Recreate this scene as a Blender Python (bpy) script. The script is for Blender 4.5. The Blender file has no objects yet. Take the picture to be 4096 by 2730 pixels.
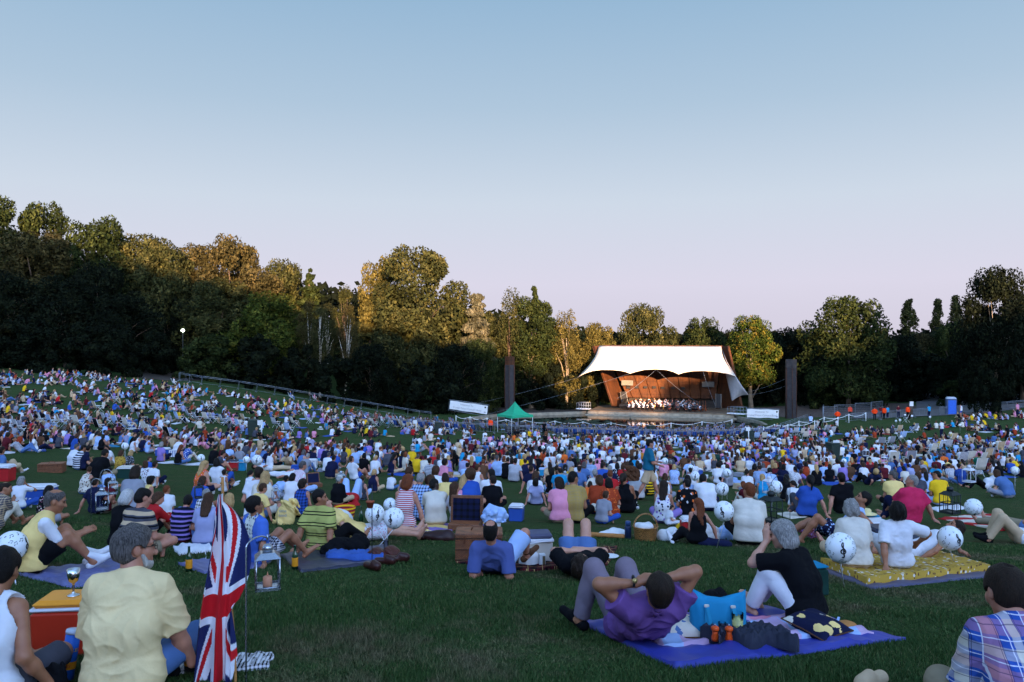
import bpy, math, random
import numpy as np
from math import radians as R
random.seed(7); rng = np.random.default_rng(7)
SC = bpy.context.scene
COL = SC.collection
# ---------------------------------------------------------------- camera, sky, sun, exposure
FPX = 797.0; CX, CY = 512.0, 341.0
cd = bpy.data.cameras.new('camera'); cam = bpy.data.objects.new('camera', cd); COL.objects.link(cam)
cam.location = (0, 0, 0); cam.rotation_euler = (R(90), 0, 0)
cd.sensor_width = 36; cd.lens = 36 * FPX / 1024; cd.clip_end = 9000; cd.clip_start = .05
SC.camera = cam
SUN_EL, SUN_AZ = 8.0, 9.0          # the sun stands behind the camera, a little to its right
W = bpy.data.worlds.new('World'); SC.world = W; W.use_nodes = True
nt = W.node_tree; bg = nt.nodes['Background']
sky = nt.nodes.new('ShaderNodeTexSky'); sky.sky_type = 'NISHITA'; sky.sun_disc = False
sky.sun_elevation = R(SUN_EL); sky.sun_rotation = R(180 - SUN_AZ)
sky.altitude = 60; sky.air_density = 1.0; sky.dust_density = 0.6; sky.ozone_density = 2.2
tc = nt.nodes.new('ShaderNodeTexCoord'); sx = nt.nodes.new('ShaderNodeSeparateXYZ')
nt.links.new(tc.outputs['Generated'], sx.inputs[0])
rp = nt.nodes.new('ShaderNodeValToRGB'); _e = rp.color_ramp.elements      # the dusk colours of the eastern sky, by height
for _ in range(3): _e.new(.5)
for _q, (_p, _c) in zip(_e, [(0.0, (.64, .595, .71)), (.07, (.69, .665, .79)), (.17, (.60, .675, .78)), (.28, (.42, .555, .70)), (.42, (.27, .445, .635))]): _q.position = _p; _q.color = (*_c, 1)
nt.links.new(sx.outputs[2], rp.inputs[0])
sc_ = nt.nodes.new('ShaderNodeVectorMath'); sc_.operation = 'SCALE'; sc_.inputs[3].default_value = 1.40; nt.links.new(rp.outputs[0], sc_.inputs[0])
mr = nt.nodes.new('ShaderNodeMapRange'); mr.inputs[1].default_value = -.5; mr.inputs[2].default_value = .1; mr.inputs[3].default_value = .1; mr.inputs[4].default_value = 1.0; nt.links.new(sx.outputs[1], mr.inputs[0])
mx = nt.nodes.new('ShaderNodeMix'); mx.data_type = 'RGBA'; nt.links.new(mr.outputs[0], mx.inputs[0])
s2_ = nt.nodes.new('ShaderNodeVectorMath'); s2_.operation = 'SCALE'; s2_.inputs[3].default_value = 1.9; nt.links.new(sky.outputs[0], s2_.inputs[0])
tn_ = nt.nodes.new('ShaderNodeVectorMath'); tn_.operation = 'MULTIPLY'; tn_.inputs[1].default_value = (.92, .95, 1.12); nt.links.new(s2_.outputs[0], tn_.inputs[0]); nt.links.new(tn_.outputs[0], mx.inputs[6])
nt.links.new(sc_.outputs[0], mx.inputs[7])
nt.links.new(mx.outputs[2], bg.inputs[0]); bg.inputs[1].default_value = 0.15
sd = bpy.data.lights.new('sun', 'SUN'); so = bpy.data.objects.new('sun', sd); COL.objects.link(so)
sd.energy = 5.0; sd.angle = R(.6); sd.color = (1.0, .63, .34)
so.rotation_euler = (R(90 - SUN_EL), 0, R(SUN_AZ))
VS = SC.view_settings; VS.view_transform = 'Standard'; VS.look = 'None'; VS.exposure = 2.3; VS.gamma = 1.0; VS.use_curve_mapping = False
SC.render.film_transparent = False
SC.cycles.max_bounces = 5; SC.cycles.diffuse_bounces = 2; SC.cycles.glossy_bounces = 3; SC.cycles.transmission_bounces = 5; SC.cycles.transparent_max_bounces = 6
SC.cycles.use_denoising = True

# ---------------------------------------------------------------- terrain
_RT = np.array([0, 24, 34, 45.5, 60, 75, 91.5, 113, 122.3, 127.5, 131, 135, 142, 155, 185, 215, 260, 400, 4000.])
_ZT = np.array([-12.6, -12.5, -11.95, -11.0, -9.8, -8.4, -7.0, -4.5, -3.12, -2.4, -1.92, -1.7, -1.3, .2, 6.5, 13, 19, 19, 19.])
def sstep(a, b, x):
    t = np.clip((x - a) / (b - a), 0, 1); return t * t * (3 - 2 * t)
def terrain(X, Y):
    X = np.asarray(X, float); Y = np.asarray(Y, float)
    r = np.hypot(X - 25, Y - 133)
    z = np.interp(r, _RT, _ZT)
    z = z + 2.6 * sstep(-12, -46, X) * sstep(40, 95, Y)
    z = z + 1.3 * sstep(20, 48, X) * sstep(60, 100, Y) * sstep(127, 116, Y)
    # beyond the bowl the land is level woodland
    far = sstep(150, 200, Y) * 1.0
    z = z * (1 - far) + far * np.minimum(z, -9 + 6 * sstep(-10, -80, X))
    z = z + .035 * np.sin(X * .31 + 1.3) * np.sin(Y * .27) * sstep(8, 30, Y)
    return z
def ray(px, py):
    v = np.array([(px - CX) / FPX, 1.0, -(py - CY) / FPX]); return v
def at(px, py, lo=2.0, hi=400.0):
    """the point of the lawn seen at render pixel (px, py)"""
    v = ray(px, py); t = np.arange(lo, hi, .05)
    h = v[2] * t - terrain(v[0] * t, t)
    i = int(np.argmax(h < 0)) if (h < 0).any() else len(t) - 1
    return np.array([v[0] * t[i], t[i], float(terrain(v[0] * t[i], t[i]))])
def atY(px, py, Y):
    v = ray(px, py) * Y; return v
def onground(px, Y):
    x = (px - CX) / FPX * Y; return np.array([x, Y, float(terrain(x, Y))])

# ---------------------------------------------------------------- objects
def newmesh(name, V, F, smooth=True, mats=(), mi=None):
    """V (n,3) array, F (m,k) array or a list of faces"""
    me = bpy.data.meshes.new(name)
    V = np.asarray(V, np.float32).reshape(-1, 3)
    if isinstance(F, np.ndarray):
        n, k = F.shape
        me.vertices.add(len(V)); me.vertices.foreach_set('co', V.ravel())
        me.loops.add(n * k); me.loops.foreach_set('vertex_index', F.ravel().astype(np.int32))
        me.polygons.add(n); me.polygons.foreach_set('loop_start', np.arange(0, n * k, k, dtype=np.int32))
        if bpy.app.version < (4, 1): me.polygons.foreach_set('loop_total', np.full(n, k, np.int32))
    else:
        me.from_pydata([tuple(map(float, v)) for v in V], [], [tuple(int(i) for i in f) for f in F]); n = len(F)
    for m in mats: me.materials.append(m)
    if mi is not None: me.polygons.foreach_set('material_index', np.asarray(mi, np.int32))
    if n: me.polygons.foreach_set('use_smooth', np.full(n, bool(smooth)) if np.isscalar(smooth) else np.asarray(smooth, bool))
    me.update(calc_edges=True)
    return me
def link(name, data, parent=None, loc=None, rz=None, **props):
    o = bpy.data.objects.new(name, data); COL.objects.link(o)
    if parent is not None: o.parent = parent
    if loc is not None: o.location = [float(c) for c in loc]
    if rz is not None: o.rotation_euler = (0, 0, float(rz))
    for k, v in props.items():
        if v: o[k] = v
    return o
def tag(o, label, cat, group=None):
    o['label'] = label; o['category'] = cat
    if group: o['group'] = group
    return o
def struct(o):
    o['kind'] = 'structure'; return o

class MB:
    """collects shapes, each with a material, into ONE mesh"""
    def __init__(s): s.V = []; s.F = []; s.M = []; s.S = []; s.n = 0; s.mats = []
    def mi(s, m):
        if m not in s.mats: s.mats.append(m)
        return s.mats.index(m)
    def add(s, V, F, m, smooth=False):
        V = np.asarray(V, float).reshape(-1, 3); i = s.mi(m)
        s.V.append(V)
        for f in F: s.F.append([int(a) + s.n for a in f]); s.M.append(i); s.S.append(smooth)
        s.n += len(V); return s
    def box(s, c, size, m, rz=0, rx=0, ry=0, taper=1.0, bev=0.0):
        sx_, sy_, sz_ = [q / 2 for q in size]
        if bev > 0:
            b = bev; P = []
            for zz, ins in ((-sz_, b), (-sz_ + b, 0), (sz_ - b, 0), (sz_, b)):
                tp = 1 + (taper - 1) * (zz + sz_) / (2 * sz_)
                hx, hy = (sx_ - ins) * tp, (sy_ - ins) * tp; q = b * .6
                P += [(-hx + q, -hy, zz), (hx - q, -hy, zz), (hx, -hy + q, zz), (hx, hy - q, zz), (hx - q, hy, zz), (-hx + q, hy, zz), (-hx, hy - q, zz), (-hx, -hy + q, zz)]
            F = [list(range(7, -1, -1)), list(range(24, 32))]
            for l in range(3):
                for k in range(8): F.append((l * 8 + k, l * 8 + (k + 1) % 8, l * 8 + 8 + (k + 1) % 8, l * 8 + 8 + k))
        else:
            t = taper
            P = [(-sx_, -sy_, -sz_), (sx_, -sy_, -sz_), (sx_, sy_, -sz_), (-sx_, sy_, -sz_), (-sx_ * t, -sy_ * t, sz_), (sx_ * t, -sy_ * t, sz_), (sx_ * t, sy_ * t, sz_), (-sx_ * t, sy_ * t, sz_)]
            F = [(3, 2, 1, 0), (4, 5, 6, 7), (0, 1, 5, 4), (1, 2, 6, 5), (2, 3, 7, 6), (3, 0, 4, 7)]
        P = np.array(P) @ rot(rx, ry, rz).T + np.array(c)
        return s.add(P, F, m)
    def tube(s, pts, r, m, n=6, caps=True, smooth=True):
        pts = [np.asarray(p, float) for p in pts]; k = len(pts)
        rr = r if hasattr(r, '__len__') else [r] * k
        V = []; up = None
        for i, p in enumerate(pts):
            d = pts[min(i + 1, k - 1)] - pts[max(i - 1, 0)]; d = d / (np.linalg.norm(d) + 1e-9)
            if up is None: up = np.array([0, 0, 1.]) if abs(d[2]) < .9 else np.array([1., 0, 0])
            a = np.cross(d, up); a /= np.linalg.norm(a) + 1e-9; b = np.cross(a, d); up = b
            for j in range(n):
                t = 2 * math.pi * j / n; V.append(p + rr[i] * (math.cos(t) * a + math.sin(t) * b))
        F = []
        for i in range(k - 1):
            for j in range(n): F.append((i * n + j, i * n + (j + 1) % n, (i + 1) * n + (j + 1) % n, (i + 1) * n + j))
        if caps: F.append(tuple(range(n - 1, -1, -1))); F.append(tuple(range((k - 1) * n, k * n)))
        return s.add(V, F, m, smooth)
    def lathe(s, prof, m, c=(0, 0, 0), n=16, Rm=None, smooth=True, sc=(1, 1)):
        V = []; F = []
        for r_, z_ in prof:
            for j in range(n):
                t = 2 * math.pi * j / n; V.append((r_ * math.cos(t) * sc[0], r_ * math.sin(t) * sc[1], z_))
        k = len(prof)
        for i in range(k - 1):
            for j in range(n): F.append((i * n + j, i * n + (j + 1) % n, (i + 1) * n + (j + 1) % n, (i + 1) * n + j))
        F.append(tuple(range(n - 1, -1, -1))); F.append(tuple(range((k - 1) * n, k * n)))
        V = np.array(V)
        if Rm is not None: V = V @ Rm.T
        return s.add(V + np.array(c), F, m, smooth)
    def mesh(s, name): return newmesh(name, np.vstack(s.V) if s.V else np.zeros((0, 3)), s.F, s.S, s.mats, s.M)
    def build(s, name, parent=None, loc=None, rz=None, **props): return link(name, s.mesh(name), parent, loc, rz, **props)
def rot(rx=0, ry=0, rz=0):
    cx, sx_ = math.cos(rx), math.sin(rx); cy, sy = math.cos(ry), math.sin(ry); cz, sz = math.cos(rz), math.sin(rz)
    return np.array([[cz, -sz, 0], [sz, cz, 0], [0, 0, 1]]) @ np.array([[cy, 0, sy], [0, 1, 0], [-sy, 0, cy]]) @ np.array([[1, 0, 0], [0, cx, -sx_], [0, sx_, cx]])

# ---------------------------------------------------------------- materials
_mats = {}
def srgb(h):
    h = h.lstrip('#'); c = [int(h[i:i + 2], 16) / 255 for i in (0, 2, 4)]
    return tuple(v / 12.92 if v <= .04045 else ((v + .055) / 1.055) ** 2.4 for v in c)
def nodes(name):
    m = bpy.data.materials.new(name); m.use_nodes = True; t = m.node_tree
    return m, t, t.nodes['Principled BSDF']
def N(t, ty, **kw):
    n = t.nodes.new(ty)
    for k, v in kw.items():
        if isinstance(k, str) and hasattr(n, k): setattr(n, k, v)
    return n
def ramp(t, src, stops, interp='LINEAR'):
    r = N(t, 'ShaderNodeValToRGB'); r.color_ramp.interpolation = interp
    e = r.color_ramp.elements
    while len(e) < len(stops): e.new(.5)
    for q, (p, c) in zip(e, stops): q.position = p; q.color = (*c, 1)
    t.links.new(src, r.inputs[0]); return r.outputs[0]
def mixc(t, f, a, b, mode='MIX'):
    m = N(t, 'ShaderNodeMix'); m.data_type = 'RGBA'; m.blend_type = mode
    for i, v in ((0, f), (6, a), (7, b)):
        if hasattr(v, 'links'): t.links.new(v, m.inputs[i])
        elif i == 0: m.inputs[0].default_value = v
        else: m.inputs[i].default_value = (*v, 1)
    return m.outputs[2]
def mth(t, op, a, b=None):
    m = N(t, 'ShaderNodeMath'); m.operation = op
    for i, v in ((0, a), (1, b)):
        if v is None: continue
        if hasattr(v, 'links'): t.links.new(v, m.inputs[i])
        else: m.inputs[i].default_value = v
    return m.outputs[0]
def noise(t, vec, scale, detail=3, rough=.55):
    n = N(t, 'ShaderNodeTexNoise'); n.inputs['Scale'].default_value = scale; n.inputs['Detail'].default_value = detail; n.inputs['Roughness'].default_value = rough
    if vec is not None: t.links.new(vec, n.inputs['Vector'])
    return n
def mapping(t, vec, sc=(1, 1, 1), ro=(0, 0, 0)):
    m = N(t, 'ShaderNodeMapping'); m.inputs['Scale'].default_value = sc; m.inputs['Rotation'].default_value = ro
    t.links.new(vec, m.inputs['Vector']); return m.outputs[0]
def bump(t, p, h, strength, dist):
    b = N(t, 'ShaderNodeBump'); b.inputs['Strength'].default_value = strength; b.inputs['Distance'].default_value = dist
    t.links.new(h, b.inputs['Height']); t.links.new(b.outputs[0], p.inputs['Normal'])
def mat(key, col, rough=.8, metal=0.0, var=.12, vs=6.0, bs=0.0, bscale=60, spec=.3, trans=0, ior=1.45):
    if key in _mats: return _mats[key]
    m, t, p = nodes(key); c = srgb(col) if isinstance(col, str) else col
    o = N(t, 'ShaderNodeTexCoord').outputs['Object']
    n = noise(t, o, vs, 3)
    lo = tuple(x * (1 - var) for x in c); hi = tuple(min(1, x * (1 + var)) for x in c)
    t.links.new(ramp(t, n.outputs[0], [(.3, lo), (.7, hi)]), p.inputs['Base Color'])
    p.inputs['Roughness'].default_value = rough; p.inputs['Metallic'].default_value = metal; p.inputs['Specular IOR Level'].default_value = spec
    if trans: p.inputs['Transmission Weight'].default_value = trans; p.inputs['IOR'].default_value = ior
    if bs: bump(t, p, noise(t, o, bscale, 2).outputs[0], bs, .01)
    _mats[key] = m; return m
# ---------------------------------------------------------------- ground
def lawn_mat():
    m, t, p = nodes('lawn'); o = N(t, 'ShaderNodeTexCoord').outputs['Object']
    a = noise(t, o, .7, 6, .7); b = noise(t, o, 9, 4, .7); c = noise(t, mapping(t, o, (1, .35, 1)), 70, 3, .7)
    g = ramp(t, b.outputs[0], [(.28, (.018, .038, .009)), (.55, (.038, .070, .017)), (.8, (.070, .098, .026))])
    dry = ramp(t, c.outputs[0], [(.3, (.055, .045, .022)), (.75, (.13, .10, .055))])
    f = ramp(t, a.outputs[0], [(.53, (0, 0, 0)), (.68, (.75, .75, .75))])
    base = mixc(t, f, g, dry)
    fine = ramp(t, c.outputs[0], [(.25, (.45, .45, .45)), (.75, (1.35, 1.35, 1.3))])
    t.links.new(mixc(t, 1.0, base, fine, 'MULTIPLY'), p.inputs['Base Color'])
    p.inputs['Roughness'].default_value = .95; p.inputs['Specular IOR Level'].default_value = .1
    bump(t, p, c.outputs[0], .9, .04); return m
LAWN = lawn_mat()
def axis(segs):
    out = []
    for a, b, st in segs: out += list(np.arange(a, b, st))
    out.append(segs[-1][1]); return np.array(out)
gx = axis([(-4000, -400, 450), (-400, -120, 20), (-120, -30, 3), (-30, 30, .8), (30, 100, 3), (100, 400, 20), (400, 4000, 450)])
gy = axis([(-2000, -200, 200), (-200, 0, 6), (0, 40, .8), (40, 140, 2), (140, 260, 5), (260, 600, 40), (600, 6000, 600)])
GX, GY = np.meshgrid(gx, gy, indexing='ij'); GZ = terrain(GX, GY)
POND = np.array([(-8, 127), (-6, 118), (2, 114), (18, 111.5), (33, 111), (37, 113), (38, 122), (37, 132), (14, 140), (-3, 134)])
def inpoly(P, x, y):
    ins = np.zeros(np.shape(x), bool); j = len(P) - 1
    for i in range(len(P)):
        c = ((P[i][1] > y) != (P[j][1] > y)) & (x < (P[j][0] - P[i][0]) * (y - P[i][1]) / (P[j][1] - P[i][1] + 1e-12) + P[i][0]); ins ^= c; j = i
    return ins
WATER_Z = -12.75
GZ = np.where(inpoly(POND, GX, GY), -14.0, GZ)
def grid_mesh(name, X, Y, Z, mats, smooth=True):
    nx, ny = X.shape; V = np.stack([X, Y, Z], -1).reshape(-1, 3); i = np.arange(nx * ny).reshape(nx, ny)
    F = np.stack([i[:-1, :-1], i[1:, :-1], i[1:, 1:], i[:-1, 1:]], -1).reshape(-1, 4)
    return newmesh(name, V, F, smooth, mats)
struct(link('lawn_ground', grid_mesh('lawn_ground', GX, GY, GZ, [LAWN])))
def sheet(name, poly, m, dz=.012, n=24):
    """a flat area laid over the lawn: a fan of small cells clipped to the outline"""
    P = np.array(poly, float); out = MB(); c = P.mean(0); k = len(P); V = []; F = []
    pts = []
    for i in range(k):
        for s in np.linspace(0, 1, n, endpoint=False): pts.append(P[i] + (P[(i + 1) % k] - P[i]) * s)
    pts = np.array(pts); rings = 10
    for r_ in range(rings + 1):
        q = c + (pts - c) * (r_ / rings); z = terrain(q[:, 0], q[:, 1]) + dz
        V += [(a[0], a[1], zz) for a, zz in zip(q, z)]
    n_ = len(pts)
    for r_ in range(rings):
        for j in range(n_): F.append((r_ * n_ + j, (r_ + 1) * n_ + j, (r_ + 1) * n_ + (j + 1) % n_, r_ * n_ + (j + 1) % n_))
    out.add(V, F, m, True); return out.build(name)
EARTH = mat('bare_earth', (.050, .036, .027), .95, var=.35, vs=1.2, bs=.5, bscale=8)
BARK_CHIPS = mat('bark_chips', (.085, .058, .045), .95, var=.45, vs=2.5, bs=.6, bscale=14)
TARMAC = mat('tarmac', (.11, .10, .10), .9, var=.15, vs=3, bs=.2, bscale=50)
def px_poly(L): return [at(a, b)[:2] for a, b in L]
struct(sheet('earth_path', [(-72, 150), (-58, 120), (-53, 114), (-49, 113), (-47, 120), (-52, 135), (-60, 152)], EARTH, .05))
struct(sheet('gravel_bank', [(42, 136), (46, 128), (58, 122), (66, 126), (70, 140), (60, 150), (44, 148)], BARK_CHIPS, .05))
struct(sheet('tarmac_road', [(47, 110), (62, 105), (75, 112), (95, 150), (80, 158), (62, 122), (52, 120)], TARMAC, .07))
struct(sheet('earth_bank', [(-14, 137), (-10, 131), (13, 141), (14, 147), (0, 149), (-14, 146)], EARTH, .06))
# water with a stone edge
wm, t_, p_ = nodes('pond_water'); p_.inputs['Base Color'].default_value = (.006, .008, .009, 1); p_.inputs['Roughness'].default_value = .04; p_.inputs['Specular IOR Level'].default_value = .8
o_ = N(t_, 'ShaderNodeTexCoord').outputs['Object']; bump(t_, p_, noise(t_, mapping(t_, o_, (1, 2.5, 1)), 1.6, 2).outputs[0], .06, .05)
PV = np.array([(*p, WATER_Z) for p in POND]); struct(link('pond_water', newmesh('pond_water', PV, [list(range(len(PV)))], False, [wm])))
STONE = mat('pale_stone', (.27, .23, .17), .9, var=.25, vs=1.5, bs=.3, bscale=20)
mb = MB()
for i in range(len(POND)):
    a, b = POND[i], POND[(i + 1) % len(POND)]
    mb.box(((a[0] + b[0]) / 2, (a[1] + b[1]) / 2, -12.95), (np.hypot(*(b - a)) + .3, .5, 1.3 + .01 * (i % 2)), STONE, rz=math.atan2(b[1] - a[1], b[0] - a[0]))
struct(mb.build('pond_kerb'))
LILY = mat('lily_leaf', (.020, .034, .016), .6, var=.4, vs=1.2)
mb = MB()
rl = random.Random(3)
for _ in range(2600):
    u = rl.random(); cx_, cy_, sx_, sy_ = ((6, 124, 9, 6) if u < .5 else (34, 118, 8, 4.5))
    x, y = rl.gauss(cx_, sx_ * .55), rl.gauss(cy_, sy_ * .5)
    if not inpoly(POND, np.array(x), np.array(y)): continue
    r_ = rl.uniform(.18, .42); a0 = rl.random() * 6.28; th = [a0 + .3 + i * 5.7 / 7 for i in range(8)]
    zz = WATER_Z + rl.uniform(.01, .10); tl = rl.uniform(-.25, .25)
    mb.add([(x, y, zz)] + [(x + r_ * math.cos(q), y + r_ * math.sin(q), zz + tl * r_ * math.sin(q)) for q in th], [(0, i, i + 1) for i in range(1, 8)], LILY)
o = mb.build('water_lilies'); o['kind'] = 'stuff'

# ---------------------------------------------------------------- trees
def leaf_mat(name, c, c2, trans=.14):
    m, t, p = nodes(name); c = tuple(x * .78 for x in c); c2 = tuple(x * .82 for x in c2); g = N(t, 'ShaderNodeNewGeometry'); o = N(t, 'ShaderNodeTexCoord').outputs['Object']
    n = noise(t, o, 7, 4, .65)
    a = ramp(t, n.outputs[0], [(.36, tuple(x * .45 for x in c)), (.5, c), (.66, c2)])  # tone varies by clump; the dark end paints in shaded gaps between clumps
    v = ramp(t, g.outputs['Random Per Island'], [(0, (.55, .55, .55)), (1, (1.35, 1.3, 1.2))])
    col = mixc(t, 1.0, a, v, 'MULTIPLY'); t.links.new(col, p.inputs['Base Color'])
    p.inputs['Roughness'].default_value = .8; p.inputs['Specular IOR Level'].default_value = .06
    tr = N(t, 'ShaderNodeBsdfTranslucent'); t.links.new(col, tr.inputs[0]); mxs = N(t, 'ShaderNodeMixShader'); mxs.inputs[0].default_value = trans
    t.links.new(p.outputs[0], mxs.inputs[1]); t.links.new(tr.outputs[0], mxs.inputs[2]); t.links.new(mxs.outputs[0], t.nodes['Material Output'].inputs[0])
    return m
LEAF = {
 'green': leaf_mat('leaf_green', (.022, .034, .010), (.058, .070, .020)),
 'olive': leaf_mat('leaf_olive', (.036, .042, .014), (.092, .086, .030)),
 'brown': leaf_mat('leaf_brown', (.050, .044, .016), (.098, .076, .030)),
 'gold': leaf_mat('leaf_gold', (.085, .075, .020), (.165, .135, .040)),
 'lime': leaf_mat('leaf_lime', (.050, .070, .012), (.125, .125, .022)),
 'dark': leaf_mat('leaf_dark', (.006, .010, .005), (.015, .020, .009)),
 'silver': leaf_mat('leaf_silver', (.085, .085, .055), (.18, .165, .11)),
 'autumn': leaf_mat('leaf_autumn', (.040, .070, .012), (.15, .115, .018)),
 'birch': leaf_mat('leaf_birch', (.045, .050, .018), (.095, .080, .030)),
}
BARK = mat('bark', (.085, .058, .040), .95, var=.35, vs=1.5, bs=.8, bscale=5)
BARK_P = mat('bark_pale', (.21, .165, .115), .95, var=.3, vs=1.5, bs=.6, bscale=5)
def birch_bark():
    m, t, p = nodes('bark_birch'); o = N(t, 'ShaderNodeTexCoord').outputs['Object']
    n = noise(t, mapping(t, o, (2, 2, 6)), 1.4, 3)
    t.links.new(ramp(t, n.outputs[0], [(.38, (.05, .04, .035)), (.5, (.48, .44, .38))]), p.inputs['Base Color']); return m
BARK_B = birch_bark()
def crown_mesh(name, form, seed, nleaf, leaf):
    """unit crown: x, y in -.5...5, z in 0..1; leaf = card size in metres at the reference size (w, h) below"""
    r = np.random.default_rng(seed)
    if form == 'round': W_, H_ = 14., 16.
    elif form == 'oak': W_, H_ = 17., 14.
    elif form == 'poplar': W_, H_ = 4.6, 20.
    elif form == 'conifer': W_, H_ = 8., 20.
    elif form == 'cedar': W_, H_ = 14., 16.
    elif form == 'birch': W_, H_ = 9., 16.
    else: W_, H_ = 9., 6.
    C = []; RR = []
    nc = {'round': 80, 'oak': 90, 'poplar': 130, 'conifer': 90, 'cedar': 70, 'birch': 70, 'bush': 34}[form]
    for i in range(nc):
        for _ in range(60):
            z = r.uniform(.04, .97); a = r.uniform(0, 6.283)
            if form == 'round': prof = max(0, 1 - abs(1.75 * z - .75) ** 2.8) ** .5
            elif form == 'oak': prof = max(0, 1 - abs(1.5 * z - .5) ** 2.4) ** .55
            elif form == 'poplar': z = (i + r.uniform(0, 1)) / nc * .95 + .02; prof = min(1, z * 5 + .2) * (1 - z ** 2.4) ** .7
            elif form == 'conifer': prof = (1 - z) ** .85
            elif form == 'cedar': prof = (1 - z ** 1.4) * (.55 + .45 * math.sin(z * 20 + 1) ** 2)
            elif form == 'birch': prof = math.sin(math.pi * (z * .85 + .12)) ** .8
            else: prof = math.sqrt(max(0, 1 - z * z))
            if form == 'oak': prof = max(0., min(1., prof))
            rad = prof * r.uniform(.1, 1.0) ** .5 * .43
            if prof > .03: break
        lump = 1 + .22 * math.sin(3 * a + seed) * math.sin(5 * z + seed * 1.7)
        C.append((rad * lump * math.cos(a) * W_, rad * lump * math.sin(a) * W_, z * H_))
        RR.append(r.uniform(.075, .165) * min(W_, H_) * {'poplar': 1.3, 'conifer': .75, 'cedar': .8, 'birch': .9}.get(form, 1) * (1.15 - .3 * z))
    C = np.array(C); RR = np.array(RR)
    w = RR ** 2; k = r.choice(nc, nleaf, p=w / w.sum())
    d = r.normal(size=(nleaf, 3)); d /= np.linalg.norm(d, axis=1)[:, None]
    if form in ('cedar',): d[:, 2] *= .28
    if form == 'conifer': d[:, 2] = d[:, 2] * .5 - .15 * np.hypot(d[:, 0], d[:, 1])
    P = C[k] + d * (RR[k] * r.uniform(.5, 1.12, nleaf) ** .5)[:, None]
    if form == 'birch': P[:, 2] -= r.exponential(.5, nleaf)
    n = d * .8 + r.normal(size=(nleaf, 3)) * .6; n[:, 2] += .25
    n /= np.linalg.norm(n, axis=1)[:, None]
    a = np.cross(n, r.normal(size=(nleaf, 3))); a /= np.linalg.norm(a, axis=1)[:, None]; b = np.cross(n, a)
    s = (leaf * r.uniform(.6, 1.3, nleaf))[:, None] * .5
    V = np.stack([P - a * s - b * s * .35, P + b * s * .55 - a * s * .1, P + a * s + b * s * .3, P - b * s * .6 + a * s * .15], 1)
    V[:, :, 0] /= W_; V[:, :, 1] /= W_; V[:, :, 2] /= H_
    F = np.arange(nleaf * 4).reshape(-1, 4)
    return newmesh(name, V.reshape(-1, 3), F, False), C / np.array([W_, W_, H_])
_crowns = {}
CROWN_SPEC = {'round': (19000, .50), 'oak': (20000, .50), 'poplar': (9000, .50), 'conifer': (8000, .55), 'cedar': (11000, .55), 'birch': (6500, .36), 'bush': (6000, .42)}
def crown_proto(form, seed):
    k = (form, seed)
    if k not in _crowns:
        n, l = CROWN_SPEC[form]; _crowns[k] = crown_mesh(f'crown_{form}', form, seed * 13 + 5, n, l)
    return _crowns[k]
_leafcopies = {}
def tree(name, loc, w, h, form, leaf, label, seed=0, crown_base=.25, bark=None, trunk_r=None, lean=0.0, group=None, trunk=True, cat='tree', depth=None, rz=None):
    r = random.Random(seed * 101 + 17)
    root = link(name, None, None, loc); tag(root, label, cat, group)
    key = (form, seed % 3, leaf)
    proto, C = crown_proto(form, seed % 3)
    if key not in _leafcopies:
        me = proto.copy(); me.materials.clear(); me.materials.append(LEAF[leaf]); _leafcopies[key] = me
    cr = link('crown', _leafcopies[key], root)
    zb = h * crown_base; ch = h - zb
    ang = r.uniform(0, 6.283) if rz is None else rz
    cr.location = (lean * h * .6, 0, zb); cr.rotation_euler = (0, 0, ang); cr.scale = (w, depth or w * .9, ch)
    if trunk:
        bark = bark or BARK; tr = trunk_r or .028 * h * (.5 if form in ('birch', 'poplar') else .9)
        mb = MB(); top = .62 if form != 'conifer' else .95
        pts = []; rr = []
        for i in range(7):
            f = i / 6; pts.append((lean * h * f * .8 + .12 * math.sin(f * 5 + seed) * tr * 2, .1 * math.cos(f * 4 + seed) * tr * 2, -.6 + f * (zb + ch * top + .6))); rr.append(tr * (1.25 if i == 0 else 1 - .8 * f))
        mb.tube(pts, rr, bark, 8)
        ca, sa = math.cos(ang), math.sin(ang)
        for i in range(9 if form != 'poplar' else 3):
            c = C[r.randrange(len(C))]; e = np.array([(c[0] * ca - c[1] * sa) * w * .85 + lean * h * .6, (c[0] * sa + c[1] * ca) * w * .85, zb + c[2] * ch * .9])
            f = r.uniform(.35, .85); s = np.array(pts[int(f * 6)]); 
            if e[2] < s[2] + .2: s = np.array(pts[max(1, int(6 * (zb / (zb + ch * top)) * .8))])
            mid = (s + e) / 2 + np.array([0, 0, .06 * h]); q = tr * .38
            mb.tube([s, mid, e], [q, q * .6, q * .2], bark, 5)
        mb.build('trunk', root)
    return root
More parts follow.
